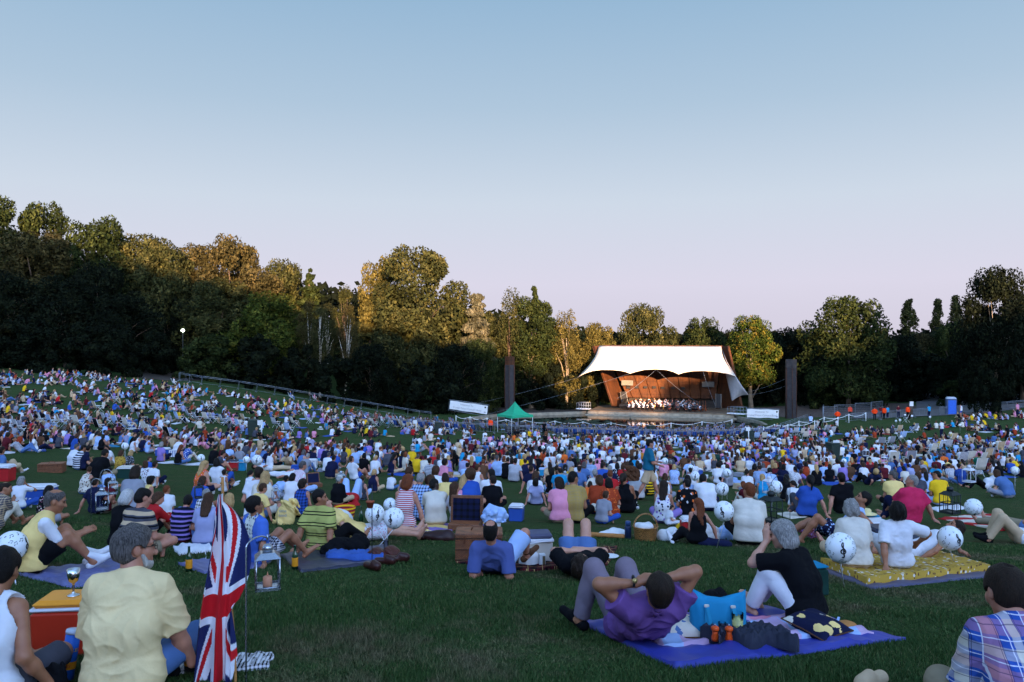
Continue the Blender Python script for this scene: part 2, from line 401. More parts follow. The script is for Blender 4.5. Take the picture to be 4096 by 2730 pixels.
# ---------------------------------------------------------------- the wood round the bowl (sizes read in 2353-wide picture units)
K = 1024 / 2353
def T(cx, top, w, Y, form, leaf, label, seed, base=.2, name='tree', **kw):
    px, pt = cx * K, top * K
    g = onground(px, Y); zt = -(pt - CY) / FPX * Y
    return tree(name, g, w * K / FPX * Y, max(2, zt - g[2]), form, leaf, label, seed, base, **kw)
G1 = 'trees of the wood round the bowl'
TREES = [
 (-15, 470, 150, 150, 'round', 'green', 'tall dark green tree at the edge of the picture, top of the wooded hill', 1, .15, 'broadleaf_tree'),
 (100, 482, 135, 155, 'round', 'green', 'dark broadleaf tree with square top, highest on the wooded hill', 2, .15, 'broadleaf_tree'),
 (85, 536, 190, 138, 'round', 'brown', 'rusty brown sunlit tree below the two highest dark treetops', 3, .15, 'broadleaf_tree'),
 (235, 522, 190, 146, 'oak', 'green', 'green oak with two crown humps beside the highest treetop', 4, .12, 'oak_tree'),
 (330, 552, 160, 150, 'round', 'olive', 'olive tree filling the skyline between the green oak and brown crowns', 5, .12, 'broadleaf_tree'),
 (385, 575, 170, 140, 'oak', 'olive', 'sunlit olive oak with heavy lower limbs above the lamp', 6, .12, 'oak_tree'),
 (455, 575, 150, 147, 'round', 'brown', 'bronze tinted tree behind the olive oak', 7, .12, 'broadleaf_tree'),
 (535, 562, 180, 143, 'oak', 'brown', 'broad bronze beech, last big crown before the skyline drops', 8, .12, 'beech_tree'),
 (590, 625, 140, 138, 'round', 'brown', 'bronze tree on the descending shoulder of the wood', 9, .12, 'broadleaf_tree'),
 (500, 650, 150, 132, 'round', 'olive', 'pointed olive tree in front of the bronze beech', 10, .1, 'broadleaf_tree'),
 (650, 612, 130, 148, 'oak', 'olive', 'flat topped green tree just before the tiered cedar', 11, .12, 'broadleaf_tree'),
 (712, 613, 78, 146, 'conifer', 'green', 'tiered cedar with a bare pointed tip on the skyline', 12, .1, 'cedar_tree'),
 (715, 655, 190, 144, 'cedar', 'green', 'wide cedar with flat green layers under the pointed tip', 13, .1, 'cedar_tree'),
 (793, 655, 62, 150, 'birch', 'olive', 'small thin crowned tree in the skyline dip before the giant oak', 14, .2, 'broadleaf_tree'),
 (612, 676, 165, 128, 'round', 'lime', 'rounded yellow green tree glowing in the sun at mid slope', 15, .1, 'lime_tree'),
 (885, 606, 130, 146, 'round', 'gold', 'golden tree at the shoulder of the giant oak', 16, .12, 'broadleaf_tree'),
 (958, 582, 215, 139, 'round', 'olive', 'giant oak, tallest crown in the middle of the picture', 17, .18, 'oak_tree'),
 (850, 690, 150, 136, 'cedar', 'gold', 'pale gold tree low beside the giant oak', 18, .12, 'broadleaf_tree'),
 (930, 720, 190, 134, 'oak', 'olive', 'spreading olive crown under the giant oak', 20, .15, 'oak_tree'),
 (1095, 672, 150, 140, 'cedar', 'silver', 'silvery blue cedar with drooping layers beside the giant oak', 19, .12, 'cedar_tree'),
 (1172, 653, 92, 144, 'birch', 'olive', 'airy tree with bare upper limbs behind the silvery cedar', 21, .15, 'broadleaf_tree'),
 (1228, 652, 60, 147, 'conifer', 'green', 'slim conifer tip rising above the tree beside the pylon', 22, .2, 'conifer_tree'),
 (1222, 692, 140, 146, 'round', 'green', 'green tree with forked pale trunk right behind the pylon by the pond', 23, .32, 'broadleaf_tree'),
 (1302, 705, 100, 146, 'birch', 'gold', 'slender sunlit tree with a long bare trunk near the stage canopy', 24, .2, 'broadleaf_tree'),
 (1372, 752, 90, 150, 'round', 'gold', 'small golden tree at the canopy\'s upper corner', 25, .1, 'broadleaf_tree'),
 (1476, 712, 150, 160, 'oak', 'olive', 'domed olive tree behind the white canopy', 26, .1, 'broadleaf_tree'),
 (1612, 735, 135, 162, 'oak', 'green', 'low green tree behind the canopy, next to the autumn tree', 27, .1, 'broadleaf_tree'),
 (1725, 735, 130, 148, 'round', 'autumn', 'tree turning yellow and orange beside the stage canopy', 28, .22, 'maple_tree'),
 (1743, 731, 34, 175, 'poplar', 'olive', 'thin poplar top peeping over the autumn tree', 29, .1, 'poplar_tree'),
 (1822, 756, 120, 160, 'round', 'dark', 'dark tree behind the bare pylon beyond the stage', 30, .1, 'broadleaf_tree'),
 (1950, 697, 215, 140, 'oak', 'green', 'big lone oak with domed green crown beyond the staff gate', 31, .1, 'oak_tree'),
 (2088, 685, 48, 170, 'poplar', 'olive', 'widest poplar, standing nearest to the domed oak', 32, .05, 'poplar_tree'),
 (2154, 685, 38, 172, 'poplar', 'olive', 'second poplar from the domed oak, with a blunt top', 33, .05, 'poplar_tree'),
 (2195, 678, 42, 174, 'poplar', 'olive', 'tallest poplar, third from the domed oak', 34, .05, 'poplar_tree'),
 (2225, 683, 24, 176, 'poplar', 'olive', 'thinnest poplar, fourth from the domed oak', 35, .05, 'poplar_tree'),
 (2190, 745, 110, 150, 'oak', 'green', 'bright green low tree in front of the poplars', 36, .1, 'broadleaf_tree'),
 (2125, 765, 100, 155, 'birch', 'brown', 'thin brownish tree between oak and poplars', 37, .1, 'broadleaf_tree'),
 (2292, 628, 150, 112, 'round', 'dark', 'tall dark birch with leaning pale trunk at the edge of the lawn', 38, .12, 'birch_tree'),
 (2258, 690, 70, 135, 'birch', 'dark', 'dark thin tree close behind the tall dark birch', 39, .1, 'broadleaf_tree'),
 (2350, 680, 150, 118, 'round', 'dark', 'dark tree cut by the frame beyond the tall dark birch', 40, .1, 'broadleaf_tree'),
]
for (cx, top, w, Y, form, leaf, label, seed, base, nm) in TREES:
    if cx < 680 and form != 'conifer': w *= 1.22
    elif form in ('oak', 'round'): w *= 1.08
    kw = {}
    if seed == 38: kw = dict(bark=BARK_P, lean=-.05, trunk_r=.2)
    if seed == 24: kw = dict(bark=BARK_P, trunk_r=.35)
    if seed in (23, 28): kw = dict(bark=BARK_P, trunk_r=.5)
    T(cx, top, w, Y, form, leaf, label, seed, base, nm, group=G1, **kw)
# birch clump with white leaning stems
for i, (cx, top, w, Y, ln, lb) in enumerate([(712, 688, 70, 124, -.02, 'birch with white stem and russet twigs, first of the birch clump'), (750, 690, 60, 126, .03, 'birch with two pale streaked stems in the clump'), (792, 700, 60, 125, .07, 'birch leaning towards the giant oak in the birch clump'), (735, 700, 60, 123, .0, 'shortest birch in the clump, whitest stem near the ground')]):
    T(cx, top, w, Y, 'birch', 'brown' if i % 2 == 0 else 'birch', lb, 50 + i, .42, 'birch_tree', bark=BARK_B, trunk_r=.2, lean=ln, group=G1)
# dark lower trees and shrubs along the foot of the wood
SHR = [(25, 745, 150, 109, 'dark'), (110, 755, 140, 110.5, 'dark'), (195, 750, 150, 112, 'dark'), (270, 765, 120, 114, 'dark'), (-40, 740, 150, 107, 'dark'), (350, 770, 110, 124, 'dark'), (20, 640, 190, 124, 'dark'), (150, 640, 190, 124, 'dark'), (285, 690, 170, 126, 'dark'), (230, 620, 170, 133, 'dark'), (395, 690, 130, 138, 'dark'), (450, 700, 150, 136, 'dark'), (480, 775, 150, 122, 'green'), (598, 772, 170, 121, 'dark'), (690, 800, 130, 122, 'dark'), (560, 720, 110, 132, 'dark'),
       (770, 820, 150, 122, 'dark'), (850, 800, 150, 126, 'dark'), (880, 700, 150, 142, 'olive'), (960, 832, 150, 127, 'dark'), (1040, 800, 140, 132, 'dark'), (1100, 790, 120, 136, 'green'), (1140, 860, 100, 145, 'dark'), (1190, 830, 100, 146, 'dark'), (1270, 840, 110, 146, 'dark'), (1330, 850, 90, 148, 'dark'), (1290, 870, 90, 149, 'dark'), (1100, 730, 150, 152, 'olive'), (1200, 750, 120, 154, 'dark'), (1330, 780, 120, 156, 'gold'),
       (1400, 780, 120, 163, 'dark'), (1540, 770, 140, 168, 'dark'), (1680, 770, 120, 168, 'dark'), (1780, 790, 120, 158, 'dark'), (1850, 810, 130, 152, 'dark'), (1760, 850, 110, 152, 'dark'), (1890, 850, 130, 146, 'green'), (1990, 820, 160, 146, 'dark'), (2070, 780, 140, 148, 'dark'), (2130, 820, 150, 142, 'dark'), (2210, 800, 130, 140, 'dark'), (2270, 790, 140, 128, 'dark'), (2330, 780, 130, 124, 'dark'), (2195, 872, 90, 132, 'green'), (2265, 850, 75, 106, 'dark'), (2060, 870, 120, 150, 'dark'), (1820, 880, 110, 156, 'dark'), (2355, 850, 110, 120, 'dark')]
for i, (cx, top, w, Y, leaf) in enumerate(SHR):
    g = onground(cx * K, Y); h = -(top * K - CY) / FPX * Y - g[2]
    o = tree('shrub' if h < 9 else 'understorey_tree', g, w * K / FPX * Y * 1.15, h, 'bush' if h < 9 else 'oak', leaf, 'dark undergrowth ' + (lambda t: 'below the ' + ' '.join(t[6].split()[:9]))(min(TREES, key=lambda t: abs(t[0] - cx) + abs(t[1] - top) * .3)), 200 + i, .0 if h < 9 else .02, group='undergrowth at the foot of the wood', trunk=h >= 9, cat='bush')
# a deep backing of distant wood closes the gaps between the trunks
mbw = []; 
r_ = np.random.default_rng(5); P = []
for i in range(52000):
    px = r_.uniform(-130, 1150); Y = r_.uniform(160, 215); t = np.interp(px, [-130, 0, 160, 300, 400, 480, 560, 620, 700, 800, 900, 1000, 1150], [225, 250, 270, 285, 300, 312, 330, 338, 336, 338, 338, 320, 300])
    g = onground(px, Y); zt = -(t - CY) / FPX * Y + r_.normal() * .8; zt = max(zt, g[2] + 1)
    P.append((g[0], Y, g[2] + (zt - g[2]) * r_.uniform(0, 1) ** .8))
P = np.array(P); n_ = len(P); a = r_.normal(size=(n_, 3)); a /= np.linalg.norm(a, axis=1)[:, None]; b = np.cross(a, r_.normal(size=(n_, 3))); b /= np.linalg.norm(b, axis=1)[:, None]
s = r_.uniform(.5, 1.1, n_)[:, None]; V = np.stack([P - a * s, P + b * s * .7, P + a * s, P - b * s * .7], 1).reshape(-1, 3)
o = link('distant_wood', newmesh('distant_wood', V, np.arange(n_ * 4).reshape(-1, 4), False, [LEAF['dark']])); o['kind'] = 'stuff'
# the wooded hill behind the camera that keeps the sun off the lawn
r_ = np.random.default_rng(9); P = []
SIL_Y = -95.
for i in range(90000):
    x = r_.uniform(-190, 190); y = SIL_Y + r_.uniform(-22, 6)
    # x of the same shadow on the far wood, shifted along the sun's heading
    u = x + (140 - y) * -math.tan(R(SUN_AZ)) 
    zb = np.interp(u, [-140, -90, -46, -18, 0, 8, 13, 26, 29, 35, 38, 42, 43.5, 49, 53, 62, 80, 100, 140], [26, 20.5, 6.5, -1.0, -3.2, -8.5, -13.2, -13.2, -8.0, -6.8, -4.2, -4.0, -8, -7, -4, -2.0, 7, 22, 34])
    zt = zb + math.tan(R(SUN_EL)) * (140 - y) / math.cos(R(SUN_AZ))
    zt += .5 * math.sin(x * .9) + .3 * math.sin(x * 2.3 + 1) + r_.normal() * .3
    zg = float(terrain(x, y)) - 1
    if zt < zg: continue
    P.append((x, y, zg + (zt - zg) * r_.uniform(0, 1) ** .9))
P = np.array(P); n_ = len(P); a = r_.normal(size=(n_, 3)); a /= np.linalg.norm(a, axis=1)[:, None]; b = np.cross(a, r_.normal(size=(n_, 3))); b /= np.linalg.norm(b, axis=1)[:, None]
s = r_.uniform(.7, 1.3, n_)[:, None]; V = np.stack([P - a * s, P + b * s * .8, P + a * s, P - b * s * .8], 1).reshape(-1, 3)
o = link('hillside_wood', newmesh('hillside_wood', V, np.arange(n_ * 4).reshape(-1, 4), False, [LEAF['dark']])); o['kind'] = 'stuff'
# ---------------------------------------------------------------- figures: one smooth surface grown round a posed skeleton
def surface_nets(Fd, o, h):
    s = Fd < 0
    c = np.zeros(tuple(n - 1 for n in Fd.shape), np.int8)
    for dx in (0, 1):
        for dy in (0, 1):
            for dz in (0, 1): c += s[dx:s.shape[0] - 1 + dx, dy:s.shape[1] - 1 + dy, dz:s.shape[2] - 1 + dz]
    act = (c > 0) & (c < 8); idx = np.argwhere(act); n = len(idx)
    vid = np.full(c.shape, -1, np.int32); vid[act] = np.arange(n)
    acc = np.zeros((n, 3)); cnt = np.zeros(n)
    cor = [(x, y, z) for x in (0, 1) for y in (0, 1) for z in (0, 1)]
    vals = {q: Fd[idx[:, 0] + q[0], idx[:, 1] + q[1], idx[:, 2] + q[2]] for q in cor}
    for q in cor:
        for ax in range(3):
            if q[ax]: continue
            q2 = list(q); q2[ax] = 1; q2 = tuple(q2); fa, fb = vals[q], vals[q2]; m = (fa < 0) != (fb < 0)
            t = fa[m] / (fa[m] - fb[m]); p = np.tile(np.array(q, float), (len(t), 1)); p[:, ax] += t
            acc[m] += p; cnt[m] += 1
    V = (idx + acc / cnt[:, None]) * h + o
    quads = []
    for ax in range(3):
        a1, a2 = [(1, 2), (2, 0), (0, 1)][ax]
        sl = [slice(None)] * 3; sl[ax] = slice(0, -1); A = s[tuple(sl)]; sl[ax] = slice(1, None); B = s[tuple(sl)]
        cr = np.argwhere(A != B); cr = cr[(cr[:, a1] > 0) & (cr[:, a2] > 0) & (cr[:, a1] < c.shape[a1]) & (cr[:, a2] < c.shape[a2])]
        if not len(cr): continue
        def cell(d1, d2):
            k = cr.copy(); k[:, a1] -= d1; k[:, a2] -= d2; return vid[k[:, 0], k[:, 1], k[:, 2]]
        Q = np.stack([cell(1, 1), cell(0, 1), cell(0, 0), cell(1, 0)], 1)
        fl = ~A[cr[:, 0], cr[:, 1], cr[:, 2]]; Q[fl] = Q[fl][:, ::-1]; quads.append(Q)
    Q = np.concatenate(quads) if quads else np.zeros((0, 4), np.int32)
    return V, Q[(Q >= 0).all(1)]
def cap(a, b, ra, rb, k=.03, cut=False, sq=None): return ('c', np.asarray(a, float), np.asarray(b, float), ra, rb, k, cut, sq)
def ell(c, r, M=None, k=.02): return ('e', np.asarray(c, float), np.asarray(r, float), np.eye(3) if M is None else M, k)
def field(prims, h, post=None, pad=.05, lim=None):
    lo = np.full(3, 1e9); hi = -lo
    for p in prims:
        if p[0] == 'c': r = max(p[3], p[4]); l = np.minimum(p[1], p[2]) - r; u = np.maximum(p[1], p[2]) + r
        else: r = p[2].max(); l = p[1] - r; u = p[1] + r
        lo = np.minimum(lo, l); hi = np.maximum(hi, u)
    lo -= pad + 2 * h; hi += pad + 2 * h
    n = np.ceil((hi - lo) / h).astype(int) + 1
    Fd = np.full(n, .3, np.float32); ax = [lo[i] + h * np.arange(n[i]) for i in range(3)]
    for p in prims:
        k = p[5] if p[0] == 'c' else p[4]
        if p[0] == 'c': r = max(p[3], p[4]); l = np.minimum(p[1], p[2]) - r; u = np.maximum(p[1], p[2]) + r
        else: r = p[2].max(); l = p[1] - r; u = p[1] + r
        m = k + .045 + h
        i0 = np.maximum(0, np.floor((l - m - lo) / h).astype(int)); i1 = np.minimum(n, np.ceil((u + m - lo) / h).astype(int) + 1)
        X = ax[0][i0[0]:i1[0], None, None]; Y = ax[1][None, i0[1]:i1[1], None]; Z = ax[2][None, None, i0[2]:i1[2]]
        if p[0] == 'c':
            a, b = p[1], p[2]; d = b - a; L2 = max(1e-9, d @ d); qx, qy, qz = X - a[0], Y - a[1], Z - a[2]
            t0 = (qx * d[0] + qy * d[1] + qz * d[2]) / L2; t = np.clip(t0, 0, 1)
            D = np.sqrt((qx - t * d[0]) ** 2 + (qy - t * d[1]) ** 2 + (qz - t * d[2]) ** 2) - (p[3] + t * (p[4] - p[3]))
            if p[6]: D = np.maximum(D, (t0 - 1) * math.sqrt(L2))
        else:
            c, rr, M = p[1], p[2], p[3]; q = [M[0, i] * (X - c[0]) + M[1, i] * (Y - c[1]) + M[2, i] * (Z - c[2]) for i in range(3)]
            k0 = np.sqrt(sum((q[i] / rr[i]) ** 2 for i in range(3))); k1 = np.sqrt(sum((q[i] / rr[i] ** 2) ** 2 for i in range(3))) + 1e-6
            D = k0 * (k0 - 1) / k1
        S = Fd[i0[0]:i1[0], i0[1]:i1[1], i0[2]:i1[2]]
        hh = np.maximum(k - np.abs(S - D), 0) / k
        Fd[i0[0]:i1[0], i0[1]:i1[1], i0[2]:i1[2]] = np.minimum(S, D) - hh * hh * k * .25
    if post is not None: Fd = post(Fd, ax[0][:, None, None], ax[1][None, :, None], ax[2][None, None, :])
    Fd[0], Fd[-1] = .3, .3; Fd[:, 0], Fd[:, -1] = .3, .3; Fd[:, :, 0], Fd[:, :, -1] = .3, .3
    return Fd, lo
def grow(prims, h, post=None):
    Fd, lo = field(prims, h, post); return surface_nets(Fd, lo, h)
def nrm(v): v = np.asarray(v, float); return v / (np.linalg.norm(v) + 1e-9)
def ik(a, target, l1, l2, pole):
    a = np.asarray(a, float); t = np.asarray(target, float); d = t - a; L = np.linalg.norm(d)
    if L > (l1 + l2) * .995: t = a + d / L * (l1 + l2) * .995; d = t - a; L = np.linalg.norm(d)
    L = max(L, abs(l1 - l2) + .02); n = nrm(d); x = (l1 * l1 - l2 * l2 + L * L) / (2 * L); y = math.sqrt(max(0, l1 * l1 - x * x))
    p = np.asarray(pole, float); p = p - n * (p @ n); return a + n * x + nrm(p) * y, a + n * L
# poses: the figure looks along +y, x is to its right; hands and feet are targets, hx the elbow / knee directions
def POSE(**k):
    d = dict(pz=.11, px=0, py=0, lean=.12, slouch=.3, side=0, twist=0, neck=.1, hy=0, hp=0, lh=None, rh=None, le=(-.28, -.45, -.8), re=(.28, -.45, -.8), lf=None, rf=None, lk=(0, .2, 1), rk=(0, .2, 1), roll=0)
    d.update(k); return d
POSES = {
 'cross': POSE(lean=.10, slouch=.34, lh=(-.13, .33, .20), rh=(.13, .33, .20), lf=(.12, .34, .05), rf=(-.12, .40, .05), lk=(-1, .5, .35), rk=(1, .5, .35)),
 'knees': POSE(lean=.12, slouch=.45, lh=(-.04, .44, .36), rh=(.05, .44, .38), lf=(-.11, .55, .06), rf=(.11, .57, .06), lk=(-.12, .4, 1), rk=(.12, .4, 1)),
 'lean': POSE(lean=-.30, slouch=.12, lh=(-.33, -.30, .03), rh=(.33, -.30, .03), le=(-.4, -.6, .2), re=(.4, -.6, .2), lf=(-.10, .85, .05), rf=(.12, .72, .05), lk=(-.1, .2, 1), rk=(.1, .2, 1)),
 'leanL': POSE(lean=-.14, slouch=.22, side=-.10, lh=(-.38, -.18, .03), rh=(.16, .36, .22), le=(-.6, -.5, .3), lf=(.20, .45, .05), rf=(.10, .55, .05), lk=(-.5, .6, .6), rk=(.3, .4, 1)),
 'leanR': POSE(lean=-.14, slouch=.22, side=.10, rh=(.38, -.18, .03), lh=(-.16, .36, .22), re=(.6, -.5, .3), rf=(-.20, .45, .05), lf=(-.10, .55, .05), rk=(.5, .6, .6), lk=(-.3, .4, 1)),
 'side': POSE(lean=.06, slouch=.3, side=.08, lh=(-.05, .30, .18), rh=(.34, .02, .04), re=(.6, -.5, .3), lf=(-.48, .12, .05), rf=(-.42, .24, .05), lk=(.3, 1, .3), rk=(.3, 1, .2)),
 'fwd': POSE(lean=.30, slouch=.55, hp=-.3, lh=(-.16, .48, .12), rh=(.16, .48, .14), lf=(.12, .34, .05), rf=(-.12, .40, .05), lk=(-1, .5, .35), rk=(1, .5, .35)),
 'legs': POSE(lean=.02, slouch=.34, lh=(-.14, .30, .19), rh=(.14, .32, .19), lf=(-.10, .90, .05), rf=(.10, .90, .05), lk=(-.1, .1, 1), rk=(.1, .1, 1)),
 'drink': POSE(lean=.06, slouch=.3, rh=(.12, .24, .62), re=(.7, .1, -.6), lh=(-.13, .33, .20), lf=(.12, .34, .05), rf=(-.12, .40, .05), lk=(-1, .5, .35), rk=(1, .5, .35)),
 'back': POSE(pz=.10, lean=-1.40, slouch=.06, neck=.25, hp=.1, lh=(-.06, -.22, .24), rh=(.06, -.20, .25), le=(-1, 0, .1), re=(1, 0, .1), lf=(-.13, .42, .05), rf=(.13, .46, .05), lk=(-.1, .1, 1), rk=(.1, .1, 1)),
 'flat': POSE(pz=.10, lean=-1.45, slouch=.04, neck=.2, lh=(-.30, .0, .05), rh=(.08, -.2, .24), le=(-1, 0, .1), re=(1, 0, .1), lf=(-.13, .86, .06), rf=(.13, .86, .06), lk=(-.1, .1, 1), rk=(.1, .1, 1)),
 'elbow': POSE(pz=.10, lean=-.85, slouch=.25, neck=.35, lh=(-.26, -.38, .04), rh=(.26, -.38, .04), le=(-.35, -1, -.5), re=(.35, -1, -.5), lf=(-.11, .55, .05), rf=(.13, .75, .05), lk=(-.1, .1, 1), rk=(.1, .1, 1)),
 'chair': POSE(pz=.50, lean=-.16, slouch=.15, lh=(-.18, .28, .62), rh=(.18, .28, .62), lf=(-.13, .52, .06), rf=(.13, .50, .06), lk=(-.1, 1, .8), rk=(.1, 1, .8)),
 'stand': POSE(pz=.94, lean=.02, slouch=.08, lh=(-.24, .05, .72), rh=(.24, .05, .74), lf=(-.11, .02, .08), rf=(.11, .06, .08), lk=(0, 1, 0), rk=(0, 1, 0)),
 'akimbo': POSE(pz=.94, lean=.0, slouch=.08, lh=(-.17, -.03, 1.0), rh=(.17, -.03, 1.0), le=(-1, -.5, 0), re=(1, -.5, 0), lf=(-.11, .02, .08), rf=(.11, .06, .08), lk=(0, 1, 0), rk=(0, 1, 0)),
 'walk': POSE(pz=.92, lean=.06, slouch=.1, lh=(-.16, .34, 1.06), rh=(.2, .30, 1.02), le=(-.4, -.6, -.7), re=(.4, -.6, -.7), lf=(-.08, .32, .09), rf=(.08, -.34, .14), lk=(0, 1, .1), rk=(0, 1, .1)),
}
def skeleton(P, fem=False, s=1.0, fat=1.0):
    """joint positions for a pose"""
    J = {}; sw = (.148 if fem else .168) * (.85 + .15 * fat); hw = .095
    p = np.array([P['px'], P['py'], P['pz']], float)
    def dirv(l): return np.array([math.sin(P['side']), math.sin(l) * math.cos(P['side']), math.cos(l) * math.cos(P['side'])])
    d1, d2 = dirv(P['lean'] - .06), dirv(P['lean'] + P['slouch'])
    tw = P['twist']; ca, sa = math.cos(tw), math.sin(tw)
    rx_ = np.array([ca * math.cos(P['side']), sa, -math.sin(P['side'])]); rx_ = nrm(rx_)
    ro = P['roll']
    mid = p + d1 * .25; c7 = mid + d2 * .27
    fw = nrm(np.cross(d2, rx_)); 
    J.update(pel=p, mid=mid, c7=c7, d1=d1, d2=d2, rx=rx_, fw=fw)
    px = nrm(np.array([1, .35 * sa, 0]))
    J['hl'], J['hr'] = p - px * hw, p + px * hw
    J['sl'], J['sr'] = c7 - d2 * .055 - rx_ * sw, c7 - d2 * .055 + rx_ * sw
    dn = dirv(P['lean'] + P['slouch'] + P['neck'] - .25); J['nk'] = c7 + dn * .06
    J['hd'] = c7 + dn * .165 + fw * .02; J['dn'] = dn
    up = dirv(P['lean'] + P['slouch'] * .5 + P['hp']) if P['lean'] > -.6 else dirv(P['lean'] * .55 + P['hp'])
    if 'hup' in P: up = nrm(P['hup'])
    f0 = np.array([math.sin(-P['hy']), math.cos(P['hy']), 0]); f0 = f0 - up * (f0 @ up); f0 = nrm(f0)
    J['HM'] = np.stack([np.cross(f0, up), f0, up], 1)       # head axes: right, forward, up
    for S in 'lr':
        x = -1 if S == 'l' else 1
        hand = P[S + 'h'] if P[S + 'h'] is not None else (x * .2, .3, .2)
        J['e' + S], J['w' + S] = ik(J['s' + S], hand, .285, .25, P[S + 'e'])
        ft = P[S + 'f'] if P[S + 'f'] is not None else (x * .1, .6, .05)
        J['k' + S], J['a' + S] = ik(J['h' + S], ft, .43, .42, P[S + 'k'])
        sh = nrm(J['a' + S] - J['k' + S]); fwd = np.array([0, 1, 0.]); 
        if (S + 'toe') in P: tdir = nrm(P[S + 'toe'])
        else:
            kn = J['k' + S] - J['h' + S]; tdir = np.array([kn[0] * .6, kn[1], 0]); tdir = nrm(tdir - sh * (tdir @ sh) * .75); 
            if abs(sh[2]) < .5: tdir = nrm(np.array([x * .35, .45, .85]) - sh * 0)
            elif tdir[2] < -.1: tdir = nrm([tdir[0], tdir[1], 0])
        J['t' + S] = J['a' + S] + tdir * .17; J['td' + S] = tdir
    return J
def hand_prims(w, d, pal, thumb, f=1.0, curl=.5, spread=.2):
    """palm, four unequal bent fingers and a thumb; d along the hand, pal the palm's facing"""
    d = nrm(d); pal = nrm(np.asarray(pal) - d * (np.asarray(pal) @ d)); sd = np.cross(d, pal) * thumb
    out = [cap(w - d * .01, w + d * .085 * f + sd * .012, .027, .026, .012), cap(w + d * .02 - sd * .012, w + d * .082 * f - sd * .022, .022, .019, .012), cap(w + d * .02 + sd * .016, w + d * .08 * f + sd * .026, .022, .019, .012)]
    for i, L in enumerate((.075, .083, .078, .060)):
        o = (i - 1.5) * -.0195; b = w + d * (.088 - .004 * abs(i - 1)) * f + sd * o; dd = nrm(d + sd * o * spread * 12)
        k1 = nrm(dd + pal * curl * .5); m = b + k1 * L * .5; k2 = nrm(dd + pal * curl * 1.6); e = m + k2 * L * .5
        out += [cap(b, m, .0098, .0092, .006), cap(m, e, .0092, .0075, .006)]
    tb = w + d * .025 + sd * .026; tm = tb + nrm(d * .7 + sd * .8 + pal * .35) * .042; te = tm + nrm(d * 1.0 + sd * .25 + pal * .5) * .034
    out += [cap(tb, tm, .014, .011, .008), cap(tm, te, .011, .0085, .006)]
    return out
def body_prims(J, L):
    fat, fem, fine = L.get('fat', 1.), L.get('fem', False), L.get('fine', 0)
    A = []; rx_, d1, d2, fw = J['rx'], J['d1'], J['d2'], J['fw']; M, H = J['HM'], J['hd']
    q = lambda x, y, z: H + M @ np.array([x, y, z])
    ins = .010
    tor = torso_prims(J, fat, fem, -ins)
    A += tor
    A += [cap(J['c7'] - J['dn'] * .03, H - M[:, 2] * .02 - M[:, 1] * .02, .058, .050, .03)]
    A += [ell(q(0, -.008, .028), (.074, .096, .094), M, .02), ell(q(0, .030, -.040), (.058, .066, .078), M, .03)]
    if L.get('face', 0):
        A += [ell(q(0, .068, -.095), (.030, .026, .026), M, .02), cap(q(0, .090, .012), q(0, .114, -.034), .010, .0155, .012), cap(q(-.018, .096, -.036), q(.018, .096, -.036), .009, .009, .01),
              cap(q(-.045, .078, .030), q(.045, .078, .030), .012, .012, .015), cap(q(-.022, .088, -.062), q(.022, .088, -.062), .0085, .0085, .006), cap(q(-.020, .086, -.075), q(.020, .086, -.075), .009, .009, .006),
              cap(q(-.05, .055, -.02), q(-.04, .07, -.03), .02, .02, .02), cap(q(.05, .055, -.02), q(.04, .07, -.03), .02, .02, .02)]
    else: A += [cap(q(0, .088, .01), q(0, .105, -.03), .012, .015, .015)]
    for x in (-1, 1): A += [ell(q(x * .074, -.004, -.008), (.012, .022, .032), M, .01), cap(q(x * .078, -.012, .016), q(x * .078, -.008, -.022), .009, .007, .006)]
    for S in 'lr':
        x = -1 if S == 'l' else 1
        s_, e, w = J['s' + S], J['e' + S], J['w' + S]; g = (.9 if fem else 1.0) * (.85 + .15 * fat)
        A += [cap(s_, e, .052 * g - .004, .042 * g, .03), cap(e, e + (w - e) * .35, .042 * g, .041 * g, .03), cap(e + (w - e) * .3, w, .041 * g, .027 * g, .03)]
        hdn = L.get('hand' + S)
        if hdn: A += hand_prims(w, **hdn)
        else:
            dd = nrm(w - e)
            if w[2] < .12: dd = nrm(dd * .3 + np.array([x * .3, -.8 if w[1] < 0 else .8, -.1]))
            if fine: A += hand_prims(w, dd, (0, 0, -1) if w[2] < .12 else nrm(-fw * .2 + np.array([-x * .6, .2, -.6])), -x if w[2] < .12 and w[1] < 0 else x, curl=.35)
            else:
                sd = nrm(np.cross(dd, [0, 0, 1])) * .018; A += [cap(w, w + dd * .085, .030, .026, .02), cap(w + dd * .06 + sd, w + dd * .15 + sd * .9, .018, .012, .01), cap(w + dd * .06 - sd, w + dd * .145 - sd * .9, .018, .012, .01), cap(w + dd * .02 + sd, w + dd * .07 + sd * 2.6, .014, .010, .01)]
        hp, k, a, t = J['h' + S], J['k' + S], J['a' + S], J['t' + S]; g = (.85 + .15 * fat)
        A += [cap(hp, k, .088 * g - .012, .052 * g, .04), cap(k, k + (a - k) * .3, .054 * g, .056 * g, .03), cap(k + (a - k) * .28, a, .056 * g, .034, .03)]
        td = J['td' + S]; hl = a - td * .055 + nrm(a - k) * .025
        A += [cap(hl, t + nrm(a - k) * .02, .032, .026, .025), cap(a, a + td * .10 + nrm(a - k) * .012, .036, .028, .03)]
        if fine and not L.get('shoes'):
            sdv = nrm(np.cross(td, nrm(a - k)))
            for i in range(5):
                b = t + nrm(a - k) * .022 + sdv * (i - 2) * .017 * x; A.append(cap(b - td * .02, b + td * (.035 - .006 * abs(i - 1)), .011, .009, .006))
    return A
